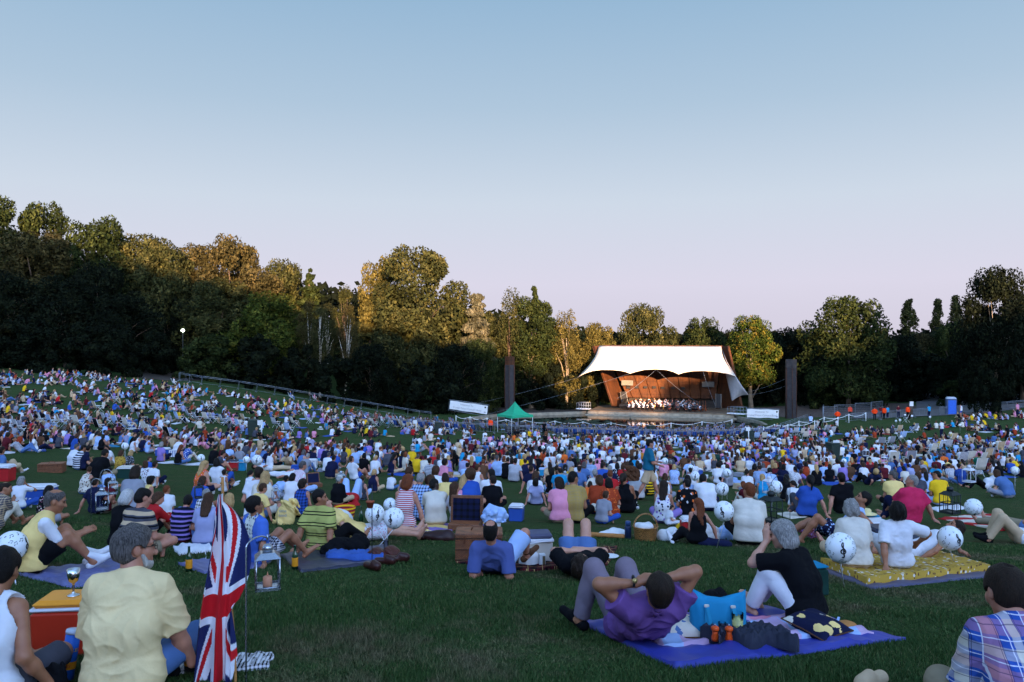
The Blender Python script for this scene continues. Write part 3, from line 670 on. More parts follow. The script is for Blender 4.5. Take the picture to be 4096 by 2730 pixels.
def torso_prims(J, fat, fem, inf):
    rx_, d1, d2, fw = J['rx'], J['d1'], J['d2'], J['fw']; p, m, c = J['pel'], J['mid'], J['c7']; f = fat; r = inf
    o = []
    hw = .085 if not fem else .098
    o += [cap(J['hl'] - (p - J['hl']) * -.05, J['hr'], .108 * (.8 + .2 * f) + r, .108 * (.8 + .2 * f) + r, .05)]
    for x in (-1, 1):
        w1 = .065 * f if not fem else .055 * f
        o += [cap(p + rx_ * x * w1, m + rx_ * x * (w1 + (.008 if not fem else -.012)), .097 * f + r, (.092 if not fem else .086) * f + r, .06),
              cap(m + rx_ * x * w1, c - d2 * .13 + rx_ * x * (.080 if not fem else .066), (.092 if not fem else .086) * f + r, .086 * (.7 + .3 * f) + r, .06),
              cap(c - d2 * .12 + rx_ * x * .08, c - d2 * .065 + rx_ * x * (.134 if not fem else .117), .070 + r, .052 + r, .05),
              cap(c + d2 * .0 + rx_ * x * .02, c - d2 * .045 + rx_ * x * .13, .042 + r, .046 + r, .04)]
        o += [ell(c - d2 * .105 + fw * .022, (.125 + r, .070 + r, .085 + r), None, .04)]
    if fem: o += [ell(c - d2 * .19 + fw * .075 + rx_ * x * .07, (.062 + r, .06 + r, .062 + r), None, .03)]
    if f > 1.12: o += [ell(m - d1 * .06 + fw * .06 * f, (.13 * f + r, .12 * f + r, .14 * f + r), None, .05)]
    return o
def folds(seed, amp, sc=1.0, d=(.2, .3, 1.0)):
    r = np.random.default_rng(seed); T_ = []
    for _ in range(5): T_.append((nrm(np.array(d) + r.normal(size=3) * .6) * r.uniform(16, 42) * sc, r.uniform(0, 6.28), r.uniform(.5, 1), nrm(r.normal(size=3)) * r.uniform(5, 12) * sc))
    def post(Fd, X, Y, Z):
        n = 0; mk = (np.clip(.5 + 1.1 * np.sin(T_[0][3][0] * X * .9 + T_[1][3][1] * Y * .9 + T_[2][3][2] * Z * .9 + T_[0][1]), 0, 1)).astype(np.float32)
        for k, ph, a, wv in T_: n = n + a * (1.7 - 3.0 * np.sqrt(np.abs(np.sin(.5 * (k[0] * X + k[1] * Y + k[2] * Z) + ph + .9 * np.sin(wv[0] * X + wv[1] * Y + wv[2] * Z)))) * 1.0)
        return Fd + (amp * .30) * n.astype(np.float32) * (mk * .85 + .15)
    return post
def shirt_prims(J, L):
    fat, fem = L.get('fat', 1.), L.get('fem', False); sl = L.get('sleeve', .62); lo = L.get('loose', .014)
    T_ = torso_prims(J, fat, fem, lo)
    A = list(T_)
    if L.get('collar'): A.append(cap(J['c7'] - J['dn'] * .02, J['c7'] + J['dn'] * .045, .062, .060, .015, True))
    if sl > 0:
        for S in 'lr':
            s_, e, w = J['s' + S], J['e' + S], J['w' + S]; g = (.9 if fem else 1.0) * (.85 + .15 * fat)
            if sl <= 1: A.append(cap(s_, s_ + (e - s_) * sl, .056 * g + lo, .054 * g + lo * 1.6, .035, True))
            else: A += [cap(s_, e, .055 * g + lo, .048 * g + lo, .03), cap(e, e + (w - e) * (sl - 1), .048 * g + lo, .034 + lo, .03, True)]
    return A
def shirt_cut(J, L):
    """bare shoulders and neckline of tank tops, hem of every top"""
    sl = L.get('sleeve', .62); fem = L.get('fem', False); amp = L.get('wr', .009); fo = folds(L.get('seed', 1), amp, L.get('wsc', 1.0), L.get('wd', (.2, .3, 1.)))
    def post(Fd, X, Y, Z):
        Fd = fo(Fd, X, Y, Z)
        c, d2, rx_, p, d1 = J['c7'], J['d2'], J['rx'], J['pel'], J['d1']
        if L.get('rad'):          # creases that fan out from the armpits and the waist
            for q0, ph, fq, sg in ((J['sl'] - d2 * .10, .4, 11, .13), (J['sr'] - d2 * .10, 1.7, 12, .15), (J['hl'] + d1 * .06, 2.2, 9, .12), (J['hr'] + d1 * .08, .9, 10, .14)):
                ex = (X - q0[0]) * rx_[0] + (Y - q0[1]) * rx_[1] + (Z - q0[2]) * rx_[2]; ez = (X - q0[0]) * d2[0] + (Y - q0[1]) * d2[1] + (Z - q0[2]) * d2[2]
                dd = np.sqrt(ex ** 2 + ez ** 2); an = np.arctan2(ez, ex + 1e-6) + .5 * np.sin(9 * dd + ph)
                Fd = Fd - L['rad'] * (1 - 2 * np.sqrt(np.abs(np.sin(an * fq * .5 + ph)))) * np.exp(-((dd - sg) / .085) ** 2)
        nk = np.sqrt((X - c[0]) ** 2 + (Y - c[1]) ** 2 + (Z - c[2]) ** 2)
        low = L.get('neck', .0)
        if low: Fd = np.maximum(Fd, low - nk)
        if sl == 0:
            for x in (-1, 1):
                s_ = J['sl'] if x < 0 else J['sr']; q = s_ + rx_ * x * .015 - d2 * .03
                Fd = np.maximum(Fd, L.get('arm', .082) - np.sqrt((X - q[0]) ** 2 + (Y - q[1]) ** 2 + ((Z - q[2]) * .7) ** 2))
        hem = p + d1 * L.get('hem', -.05); Fd = np.maximum(Fd, -((X - hem[0]) * d1[0] + (Y - hem[1]) * d1[1] + (Z - hem[2]) * d1[2]))
        return Fd
    return post
def trouser_prims(J, L):
    fat = L.get('fat', 1.); n = L.get('leg', 2.0); lo = L.get('tloose', .012); g = (.85 + .15 * fat); p = J['pel']; A = []
    A += [cap(J['hl'], J['hr'], .106 * (.8 + .2 * fat) + .002, .106 * (.8 + .2 * fat) + .002, .05)]
    for x in (-1, 1): A += [cap(p + J['rx'] * x * .062 * fat, p + J['d1'] * .10 + J['rx'] * x * .062 * fat, .092 * fat, .086 * fat - .002, .05, True)]
    for S in 'lr':
        h, k, a = J['h' + S], J['k' + S], J['a' + S]
        if n <= 1: A.append(cap(h, h + (k - h) * n, .092 * g, (.092 * (1 - n) + .060 * n) * g + lo * 1.6, .04, True))
        else: A += [cap(h, k, .092 * g, .060 * g + lo, .04), cap(k, k + (a - k) * min(1, n - 1), .060 * g + lo, .044 + lo, .03, n < 1.97)]
    if L.get('skirt'): 
        kl, kr = J['kl'], J['kr']; A += [cap(p, (kl + kr) / 2, .13, .11, .06), cap(kl, kr, .085, .085, .08)]
    return A
def hair_prims(J, L):
    M, H = J['HM'], J['hd']; q = lambda x, y, z: H + M @ np.array([x, y, z]); st = L.get('hs', 's'); v = L.get('hv', 0.)
    A = [ell(q(0, -.014, .034), (.080 + v, .102 + v, .094 + v), M, .02)]
    dn = -J['d2'] * .9 - J['fw'] * .12
    if st in ('s', 'bald'): A += [ell(q(0, -.055, -.02), (.066 + v * .7, .055 + v * .7, .075), M, .03)]
    if st == 'm': A += [ell(q(0, -.045, -.045), (.090 + v, .078 + v, .105), M, .03), cap(q(-.065, -.02, -.03), q(-.068, -.03, -.13), .035, .03, .03), cap(q(.065, -.02, -.03), q(.068, -.03, -.13), .035, .03, .03), cap(q(-.03, -.07, -.08), q(.03, -.07, -.08), .05, .05, .03)]
    if st == 'u': A += [ell(q(0, -.035, .005), (.105 + v, .112 + v, .125 + v), M, .03), cap(q(-.05, -.05, -.07), q(.05, -.05, -.07), .05, .05, .03)]
    if st in ('l', 'x'):
        LL = .26 if st == 'l' else .42; A += [cap(q(0, -.06, .0), q(0, -.085, -.12), .082, .075, .04)]
        for x in (-1, -.3, .4, 1): A.append(cap(q(.045 * x, -.075, -.06), H - M[:, 2] * .10 + dn * LL * (1 - .12 * abs(x)) - J['fw'] * .085 + J['rx'] * .055 * x, .048, .022, .03))
    if st == 'p': A += [ell(q(0, -.05, -.0), (.07, .06, .07), M, .03), cap(q(0, -.115, .03), q(0, -.15, -.02), .034, .034, .02), cap(q(0, -.15, -.02), q(.0, -.14, -.19), .036, .016, .02)]
    if st == 'b': A += [ell(q(0, -.05, -.0), (.07, .06, .07), M, .03), ell(q(0, -.085, .10), (.045, .045, .04), M, .02)]
    return A
def hair_cut(J, L):
    M, H = J['HM'], J['hd']; st = L.get('hs', 's'); r = np.random.default_rng(L.get('seed', 1)); w = r.uniform(-1, 1, (4, 3)) * 60; ph = r.uniform(0, 6, 4)
    amp = {'u': .012, 's': .004, 'm': .004, 'l': .006, 'x': .006}.get(st, .003)
    def post(Fd, X, Y, Z):
        x = (X - H[0]) * M[0, 0] + (Y - H[1]) * M[1, 0] + (Z - H[2]) * M[2, 0]
        y = (X - H[0]) * M[0, 1] + (Y - H[1]) * M[1, 1] + (Z - H[2]) * M[2, 1]
        z = (X - H[0]) * M[0, 2] + (Y - H[1]) * M[1, 2] + (Z - H[2]) * M[2, 2]
        if st in ('l', 'x', 'm', 'p'):
            Fd = Fd + amp * np.sin(x * 190 + 2 * np.sin(z * 14 + ph[0])) * .6 + amp * .6 * np.sin(x * 75 + y * 40 + ph[1] + z * 6)
        else:
            for i in range(3): Fd = Fd + amp * .5 * np.sin(w[i, 0] * x + w[i, 1] * y + w[i, 2] * z * .6 + ph[i] + np.sin(90 * x + ph[3]))
        face = (y * .86 - z * .51) - (.030 if st != 'u' else .022) - L.get('fringe', 0.)
        far = np.maximum(face, y - .11)
        Fd = np.maximum(Fd, np.where(z < .16, face, far))
        if st in ('s', 'bald'):
            Fd = np.maximum(Fd, -(z + .085 + .5 * np.minimum(0, y + .06)))          # nape line
            ear = .034 - np.sqrt((y + .002) ** 2 + (z + .012) ** 2); Fd = np.maximum(Fd, np.where(np.abs(x) > .05, ear, -1))
            Fd = np.maximum(Fd, np.where((y > .005) & (z < .0), .02, -1))
        if st == 'bald':
            b = L.get('bald', .062); Fd = np.maximum(Fd, b - np.sqrt(x ** 2 + (y + L.get('baldy', .035)) ** 2 + (z - .135) ** 2))
        return Fd
    return post
def hairless(L): return L.get('hs') == 'none'
def figure(J, L, h):
    """meshes of one figure: {part: (V, F)}"""
    out = {'body': grow(body_prims(J, L), h)}
    out['top'] = grow(shirt_prims(J, L), h, shirt_cut(J, L)) if L.get('sleeve', .62) is not None else None
    tf = folds(L.get('seed', 1) + 9, L.get('twr', .006)); out['bottom'] = grow(trouser_prims(J, L), h, tf)
    if not hairless(L): out['hair'] = grow(hair_prims(J, L), h * .8, hair_cut(J, L))
    if L.get('shoes'):
        for S in 'lr':
            a, k, t, td = J['a' + S], J['k' + S], J['t' + S], J['td' + S]; dn = nrm(a - k)
            out['shoe' + S] = grow([cap(a - td * .055 + dn * .022, t + dn * .018 + td * .03, .040, .034, .03), cap(a - dn * L.get('sock', .02), a + td * .09 + dn * .01, .042, .036, .03)], h)
    return out
# ---------------------------------------------------------------- cloth, skin and hair
def skin_mat(key, c):
    m, t, p = nodes(key); o = N(t, 'ShaderNodeTexCoord').outputs['Object']; c = srgb(c)
    n = noise(t, o, 14, 3); n2 = noise(t, o, 120, 2)
    t.links.new(ramp(t, n.outputs[0], [(.25, (c[0] * .82, c[1] * .72, c[2] * .68)), (.7, c)]), p.inputs['Base Color'])
    p.inputs['Roughness'].default_value = .55; p.inputs['Subsurface Weight'].default_value = .08; p.inputs['Subsurface Radius'].default_value = (.02, .008, .004)
    bump(t, p, n2.outputs[0], .15, .004); return m
SKIN = {'f': skin_mat('skin_fair', '#c49078'), 'r': skin_mat('skin_ruddy', '#b87e66'), 't': skin_mat('skin_tanned', '#a06a4c'), 'd': skin_mat('skin_dark', '#3a2116')}
def hair_mat(key, c, c2=None):
    m, t, p = nodes(key); o = N(t, 'ShaderNodeTexCoord').outputs['Object']; c = srgb(c); c2 = srgb(c2) if c2 else tuple(x * 1.9 for x in c)
    n = noise(t, mapping(t, o, (1, 1, .18)), 130, 4, .7); n2 = noise(t, o, 9, 2)
    a = ramp(t, n.outputs[0], [(.32, c), (.72, c2)]); v = ramp(t, n2.outputs[0], [(.3, (.75, .75, .75)), (.7, (1.1, 1.1, 1.1))])
    t.links.new(mixc(t, 1., a, v, 'MULTIPLY'), p.inputs['Base Color']); p.inputs['Roughness'].default_value = .6; p.inputs['Specular IOR Level'].default_value = .18
    bump(t, p, n.outputs[0], .9, .012); return m
HAIR = {'k': hair_mat('hair_black', '#0d0a09', '#1c1512'), 'n': hair_mat('hair_dark_brown', '#1a110c', '#33241a'), 'b': hair_mat('hair_brown', '#2f1d12', '#573824'), 'a': hair_mat('hair_auburn', '#5e2f18'), 'y': hair_mat('hair_blonde', '#9c7648', '#d0aa78'), 'g': hair_mat('hair_grey', '#5a5654', '#b8b2ae'), 'w': hair_mat('hair_white', '#a09a96', '#d8d4d2'), 's': hair_mat('hair_salt_and_pepper', '#1e1a19', '#7a7270')}
HN = {'k': 'black', 'n': 'dark brown', 'b': 'brown', 'a': 'auburn', 'y': 'blonde', 'g': 'grey', 'w': 'white', 's': 'greying'}
FAB = {'w': ('white', '#d2d0d6'), 'W': ('off white', '#cdc3b6'), 'H': ('slate blue', '#4e5a90'), 'J': ('cornflower blue', '#4668b8'), 'k': ('black', '#0d0d11'), 'n': ('navy', '#161a36'), 'b': ('blue', '#2c4f9e'), 'l': ('pale blue', '#9db4dc'), 'c': ('turquoise', '#2088b4'), 'g': ('green', '#1f6650'), 'G': ('dark green', '#1c3a34'), 'y': ('yellow', '#e0b020'), 'Y': ('pale yellow', '#e6c47c'), 'm': ('mustard', '#b08a38'), 'r': ('red', '#b02226'), 'd': ('maroon', '#571a22'), 'o': ('orange', '#d8662c'), 'p': ('pink', '#d888a0'), 'P': ('crimson pink', '#c22a52'), 'v': ('violet', '#8a72b4'), 'e': ('grey', '#8a8a94'), 'E': ('dark grey', '#45454e'), 't': ('beige', '#bda283'), 'u': ('rust', '#98391f'), 'B': ('brown', '#5a3c2a'), 'L': ('lilac grey', '#9496b8'), 'D': ('denim blue', '#4f6c9c'), 'K': ('khaki', '#8a7c66'), 'i': ('lime yellow', '#a8a65c'), 'T': ('teal', '#1b6078'), 'q': ('bright orange', '#f0441a'), 'V': ('purple', '#6c4a86'), 'M': ('mauve grey', '#7a6c78'), 'C': ('cream yellow', '#e2c694'), 'N': ('dusty pink', '#b07888')}
def fabric(code):
    nm, c = FAB[code]; return mat('cloth_' + nm.replace(' ', '_'), c, .9, var=.10, vs=5, bs=.35, bscale=28, spec=.12)
def pattern_mat(kind, a, b, c=None, sc=1.0):
    key = f'cloth_{kind}_{a}{b}{c or ""}_{sc}'
    if key in _mats: return _mats[key]
    m, t, p = nodes(key); o = N(t, 'ShaderNodeTexCoord').outputs['Object']; ca, cb = srgb(FAB[a][1]), srgb(FAB[b][1]); cc = srgb(FAB[c][1]) if c else cb
    x = N(t, 'ShaderNodeSeparateXYZ'); t.links.new(o, x.inputs[0])
    def band(src, period, duty, off=0.):
        f = mth(t, 'FRACT', mth(t, 'ADD', mth(t, 'MULTIPLY', src, 1 / period), off)); return mth(t, 'LESS_THAN', f, duty)
    if kind == 'stripe': col = mixc(t, band(x.outputs[2], .085 * sc, .5), ca, cb)
    elif kind == 'thin':      # pairs of thin dark lines round the body
        f = mth(t, 'MAXIMUM', band(x.outputs[2], .125 * sc, .10, .1), band(x.outputs[2], .125 * sc, .10, .37)); col = mixc(t, f, ca, cb)
    elif kind == 'multi':
        col = mixc(t, band(x.outputs[2], .06 * sc, .4), ca, cb); col = mixc(t, band(x.outputs[2], .06 * sc, .16, .3), col, cc)
    elif kind == 'pin': col = mixc(t, band(x.outputs[0], .03 * sc, .3), ca, cb)
    elif kind == 'check':
        f1 = band(x.outputs[0], .05 * sc, .4); f2 = band(x.outputs[2], .05 * sc, .4); col = mixc(t, mth(t, 'MULTIPLY', mth(t, 'ADD', f1, f2), .5), ca, cb)
    elif kind == 'floral':
        v = N(t, 'ShaderNodeTexVoronoi'); v.inputs['Scale'].default_value = 22 / sc; t.links.new(o, v.inputs['Vector'])
        n = noise(t, o, 55 / sc, 2); f = mth(t, 'LESS_THAN', mth(t, 'ADD', v.outputs['Distance'], mth(t, 'MULTIPLY', n.outputs[0], .5)), .58)
        col = mixc(t, f, ca, mixc(t, mth(t, 'GREATER_THAN', N(t, 'ShaderNodeSeparateColor').outputs[0], .5) if False else 0.0, cb, cc))
        w = N(t, 'ShaderNodeSeparateColor'); t.links.new(v.outputs['Color'], w.inputs[0])
        col = mixc(t, f, ca, mixc(t, mth(t, 'GREATER_THAN', w.outputs[0], .5), cb, cc))
    elif kind == 'plaid':     # madras: wide blue, violet and cream bands crossed by fine white and dark lines
        base = mixc(t, band(x.outputs[0], .20, .30), ca, cb); base = mixc(t, band(x.outputs[0], .20, .22, .45), base, cc)
        h_ = mixc(t, band(x.outputs[2], .17, .30), ca, cb); h_ = mixc(t, band(x.outputs[2], .17, .25, .5), h_, cc)
        col = mixc(t, .42, base, h_)
        wl = mth(t, 'MAXIMUM', band(x.outputs[0], .10, .045, .05), band(x.outputs[2], .085, .05, .2)); col = mixc(t, mth(t, 'MULTIPLY', wl, .75), col, (.75, .72, .80))
        dl = mth(t, 'MAXIMUM', mth(t, 'MAXIMUM', band(x.outputs[0], .10, .03, .40), band(x.outputs[0], .10, .03, .47)), band(x.outputs[2], .085, .05, .62)); col = mixc(t, mth(t, 'MULTIPLY', dl, .6), col, (.02, .02, .07))
    elif kind == 'tartan':
        f1 = band(x.outputs[0], .16, .45); f2 = band(x.outputs[1], .16, .45); col = mixc(t, mth(t, 'MULTIPLY', mth(t, 'ADD', f1, f2), .5), ca, cb)
        ln = mth(t, 'MAXIMUM', band(x.outputs[0], .16, .04, .2), band(x.outputs[1], .16, .04, .2)); col = mixc(t, mth(t, 'MULTIPLY', ln, .6), col, cc)
    n = noise(t, o, 5, 3); col = mixc(t, 1., col, ramp(t, n.outputs[0], [(.3, (.88, .88, .88)), (.7, (1.08, 1.08, 1.08))]), 'MULTIPLY')
    t.links.new(col, p.inputs['Base Color']); p.inputs['Roughness'].default_value = .9; p.inputs['Specular IOR Level'].default_value = .12
    bump(t, p, noise(t, o, 28, 2).outputs[0], .35, .01); _mats[key] = m; return m
PATN = {'stripe': 'striped', 'thin': 'thinly striped', 'multi': 'multi striped', 'pin': 'pinstriped', 'check': 'checked', 'floral': 'flowery', 'plaid': 'plaid', 'tartan': 'tartan'}
def cloth(spec):
    """'w' plain, or 'stripe:w:n' patterned -> (material, words)"""
    q = spec.split(':')
    if len(q) == 1: return fabric(q[0]), FAB[q[0]][0]
    k = q[0]; a, b = q[1], q[2]; c = q[3] if len(q) > 3 and q[3] else None; sc = float(q[4]) if len(q) > 4 else 1.0
    return pattern_mat(k, a, b, c, sc), f'{FAB[a][0]} {PATN[k]}' if k in ('check', 'pin', 'plaid', 'tartan') else f'{FAB[a][0]} and {FAB[b][0]} {PATN[k]}'
EYE = mat('eye_dark', '#1a1210', .25)
GLASSM = mat('spectacle_metal', '#3a3028', .35, .8)
def voxel(d): return float(np.clip(d * .00145, .0075, .05))
PEOPLE = []          # (object, facts) for the labels
def person(loc, yaw, pose, L, label=None, group=None, vox=None, name='person'):
    """L: top, bottom, hair (colour), skin + the shape options of the figure functions"""
    P = POSES[pose] if isinstance(pose, str) else pose
    J = skeleton(P, L.get('fem', False), 1, L.get('fat', 1.)); s = L.get('s', 1.0); d = math.hypot(loc[0], loc[1])
    h = (vox or voxel(d)) / s
    if d < 9.5 and 'face' not in L: L['face'] = 1
    if d < 9.5 and 'fine' not in L: L['fine'] = 1
    parts = figure(J, L, h)
    tm, tw = cloth(L.get('top', 'w')); bm, bw = cloth(L.get('bottom', 'n'))
    V, F = parts['body']; me = newmesh('person', V * s, F, True, [SKIN[L.get('skin', 'r')]])
    root = link(name, me, None, loc, yaw)
    def sub(nm, key, m):
        if parts.get(key) and len(parts[key][1]): return link(nm, newmesh(nm, parts[key][0] * s, parts[key][1], True, [m]), root)
    sub(L.get('topname', 'tank_top' if L.get('sleeve', .62) == 0 else 'shirt'), 'top', tm); sub('shorts' if L.get('leg', 2) <= 1.05 else L.get('botname', 'trousers'), 'bottom', bm)
    sub('hair', 'hair', HAIR[L.get('hair', 'n')]); 
    if L.get('shoes'):
        for S in 'lr': parts['shoe'] = parts['shoe' + S]; sub('shoe', 'shoe', cloth(L['shoes'])[0])
    if L.get('under'):
        L2 = dict(L, sleeve=L.get('usl', .8), loose=.004, wr=.006, collar=1); U = grow(shirt_prims(J, L2), h, shirt_cut(J, L2)); link('undershirt', newmesh('undershirt', U[0] * s, U[1], True, [cloth(L['under'])[0]]), root)
    M, H = J['HM'] , J['hd']; q = lambda x, y, z: (H + M @ np.array([x, y, z])) * s
    if L.get('face'):
        for x in (-1, 1):
            mb = MB(); V_, F_ = grow([ell(q(x * .031, .084, .012) / s, (.014, .010, .008), M)], .004); mb.add(V_ * s, F_, EYE, True); mb.build('eye', root)
            mb = MB(); mb.tube([q(x * .014, .098, .032), q(x * .034, .098, .036), q(x * .052, .082, .030)], .0042 * s, HAIR[L.get('hair', 'n')], 5); mb.build('eyebrow', root)
    if L.get('glasses'):
        mb = MB()
        for x in (-1, 1):
            c = np.array([x * .034, .106, .006]); mb.tube([q(*(c + [.024 * math.cos(a), 0, .018 * math.sin(a)])) for a in np.linspace(0, 6.283, 13)], .0022 * s, GLASSM, 5)
            mb.tube([q(x * .058, .106, .012), q(x * .080, .04, .010), q(x * .080, -.01, .004)], .0022 * s, GLASSM, 5)
        mb.tube([q(-.012, .108, .01), q(.012, .108, .01)], .0022 * s, GLASSM, 5); mb.build('glasses', root)
    if L.get('hat'):
        hc, hk = L['hat']; mb = MB(); pr = [(.001, .115), (.05, .112), (.085, .085), (.098, .03), (.10, .02), (.165 if hk == 'brim' else .108, .012), (.163 if hk == 'brim' else .106, .004), (.09, .006)]
        mb.lathe([(a * s, b * s) for a, b in pr], fabric(hc), (H + M @ np.array([0, -.01, .03])) * s, 16, M); mb.build('hat', root)
    root['label'] = label or ''; root['category'] = 'person'
    if group: root['group'] = group
    hl = {'s': 'short', 'bald': 'balding', 'm': 'bobbed', 'u': 'curly', 'l': 'long', 'x': 'very long', 'p': 'tied back', 'b': 'pinned up'}.get(L.get('hs', 's'), '')
    PEOPLE.append((root, dict(top=tw, bot=bw, tank=L.get('sleeve', .62) == 0, sl=L.get('sleeve', .62), hl=hl, hc=HN[L.get('hair', 'n')], none=hairless(L), pose=pose if isinstance(pose, str) else L.get('posename', 'cross'), fixed=bool(label), hat=L.get('hat'), leg=L.get('leg', 2), glasses=L.get('glasses'))))
    root['_facts'] = 1; del root['_facts']
    return root, J
# ---------------------------------------------------------------- the concert stage
SA = np.array([13.2, 138.0]); SU = np.array([22.8, -7.0]); SU /= np.linalg.norm(SU); SV = np.array([-SU[1], SU[0]])
def SP(u, v, z): q = SA + SU * u + SV * v; return np.array([q[0], q[1], z])
def zp(zx, zy): return (2200 + zx * .3825) / 4, (1350 + zy * .3825) / 4
def S4(zx, zy, v):
    """stage point at depth v behind the platform front, seen at (zx, zy) of the enlarged stage view"""
    r = ray(*zp(zx, zy)); t = (SA @ SV + v) / (r[:2] @ SV); return r * t
def corten():
    m, t, p = nodes('rusty_steel'); o = N(t, 'ShaderNodeTexCoord').outputs['Object']
    n = noise(t, mapping(t, o, (1, 1, .35)), .8, 6, .65); n2 = noise(t, o, 4, 4)
    a = ramp(t, n.outputs[0], [(.3, (.036, .011, .003)), (.55, (.085, .025, .005)), (.75, (.14, .045, .009))]); b = ramp(t, n2.outputs[0], [(.3, (.75, .72, .7)), (.7, (1.1, 1.1, 1.1))])
    br = N(t, 'ShaderNodeTexBrick'); br.inputs['Scale'].default_value = 1; br.inputs['Brick Width'].default_value = 1.5; br.inputs['Row Height'].default_value = 2.3; br.inputs['Mortar Size'].default_value = .035; br.offset = 0
    br.inputs[1].default_value = (1, 1, 1, 1); br.inputs[2].default_value = (.86, .86, .86, 1); br.inputs[3].default_value = (.45, .42, .4, 1)
    sep = N(t, 'ShaderNodeSeparateXYZ'); cmb = N(t, 'ShaderNodeCombineXYZ'); t.links.new(o, sep.inputs[0]); t.links.new(sep.outputs[0], cmb.inputs[0]); t.links.new(sep.outputs[2], cmb.inputs[1]); t.links.new(cmb.outputs[0], br.inputs['Vector'])
    t.links.new(mixc(t, 1., mixc(t, 1., a, b, 'MULTIPLY'), br.outputs[0], 'MULTIPLY'), p.inputs['Base Color']); p.inputs['Roughness'].default_value = .75; p.inputs['Specular IOR Level'].default_value = .3; return m
CORTEN = corten(); DARKST = mat('dark_steel', (.030, .022, .018), .7, var=.3); PALE = mat('pale_panel', (.15, .14, .13), .8)
CANV, t_, p_ = nodes('white_membrane'); o_ = N(t_, 'ShaderNodeTexCoord').outputs['Object']; x_ = N(t_, 'ShaderNodeSeparateXYZ'); t_.links.new(o_, x_.inputs[0]); ns_ = noise(t_, mapping(t_, o_, (1, 1, .4)), .5, 5, .65)
t_.links.new(mixc(t_, mth(t_, 'LESS_THAN', mth(t_, 'FRACT', mth(t_, 'MULTIPLY', x_.outputs[0], .46)), .045), ramp(t_, ns_.outputs[0], [(.3, (.52, .44, .34)), (.6, (.64, .56, .45))]), (.50, .44, .36)), p_.inputs['Base Color']); p_.inputs['Roughness'].default_value = .7
DECK = mat('timber_deck', (.17, .115, .07), .85, var=.25, vs=1.2); BLACK = mat('black_paint', (.012, .012, .014), .5)
GALV = mat('galvanised_steel', (.26, .28, .32), .5, .6, var=.15); WHITE = mat('white_paint', (.75, .75, .75), .6, var=.04)
st = link('concert_stage', None, None, SP(12, 0, -12.0)); tag(st, 'rust coloured concert stage with a white scalloped canopy behind the pond', 'stage')
off = np.array(st.location)
def stp(nm, mb): mb.V = [v - off for v in mb.V]; return mb.build(nm, st)
mb = MB()
def sbox(mb, u0, u1, v0, v1, z0, z1, m):
    P = [SP(u, v, z) for z in (z0, z1) for u, v in ((u0, v0), (u1, v0), (u1, v1), (u0, v1))]; mb.add(P, [(3, 2, 1, 0), (4, 5, 6, 7), (0, 1, 5, 4), (1, 2, 6, 5), (2, 3, 7, 6), (3, 0, 4, 7)], m)
sbox(mb, 0, 24.4, 0, 13, -12.9, -12.0, DECK); stp('platform', mb)
mb = MB(); 
for k in range(14): sbox(mb, -.1 + k * 1.75, 1.62 + k * 1.75, -.06, .5, -12.86, -12.18 + .012 * (k % 3), STONE)
sbox(mb, -.4, 24.8, -1.0, -.08, -13.4, -12.62, STONE); stp('platform_edge', mb)
def panel(mb, a, b, c, d, m, th=.25, n=(8, 6)):
    """thick bilinear panel a-b (bottom), d-c (top)"""
    a, b, c, d = map(np.asarray, (a, b, c, d)); V = []; F = []; nx, ny = n
    nn = nrm(np.cross(b - a, d - a)) * th
    for s in (0, 1):
        for j in range(ny + 1):
            for i in range(nx + 1):
                u, w = i / nx, j / ny; V.append((a * (1 - u) + b * u) * (1 - w) + (d * (1 - u) + c * u) * w - nn * s)
    k = (nx + 1) * (ny + 1)
    for s in (0, 1):
        for j in range(ny):
            for i in range(nx):
                q = [j * (nx + 1) + i, j * (nx + 1) + i + 1, (j + 1) * (nx + 1) + i + 1, (j + 1) * (nx + 1) + i]; q = [x + s * k for x in q]; F.append(q if s == 0 else q[::-1])
    e = [i for i in range(nx + 1)] + [(j) * (nx + 1) + nx for j in range(1, ny + 1)] + [ny * (nx + 1) + i for i in range(nx - 1, -1, -1)] + [j * (nx + 1) for j in range(ny - 1, 0, -1)]
    for i in range(len(e)): x, y = e[i], e[(i + 1) % len(e)]; F.append((x, x + k, y + k, y))
    mb.add(V, F, m)
bl, br_ = S4(815, 626, 10), S4(1732, 640, 10); tl, tr = S4(560, 80, 10.6), S4(1800, 84, 10.6)
lf, lft = S4(660, 712, 2.2), S4(458, 90, 8.4); rf, rft = S4(2003, 722, .8), S4(1860, 90, 8.4)
mb = MB(); panel(mb, bl, br_, tr, tl, CORTEN, .3, (12, 6)); stp('back_wall', mb)
blb = np.array([bl[0], bl[1], -12.0]); brb = np.array([br_[0], br_[1], -12.0])
mb = MB(); panel(mb, lf, blb, tl + np.array([0, .05, 0]), lft, CORTEN, .3); 
ed = [lf, lft]; mb.tube([lf, lft], .16, CORTEN, 6); stp('side_wall', mb)
mb = MB(); panel(mb, brb, rf, rft, tr + np.array([0, .05, 0]), CORTEN, .3); mb.tube([rf, rft], .16, CORTEN, 6); stp('side_wall', mb)
mb = MB(); a, b = blb + np.array([*SV * 1.3, 0]), brb + np.array([*SV * 1.3, 0]); panel(mb, a, b, b + [0, 0, 3], a + [0, 0, 3], DARKST, .2); stp('rear_recess', mb)
mb = MB()
for f in np.linspace(.06, .94, 9):
    p0 = bl * (1 - f) + br_ * f; p1 = tl * (1 - f) + tr * f; q = -np.array([*SV, 0]) * .13; mb.tube([p0 + q, p1 + q], .07, CORTEN, 4)
stp('wall_ribs', mb)
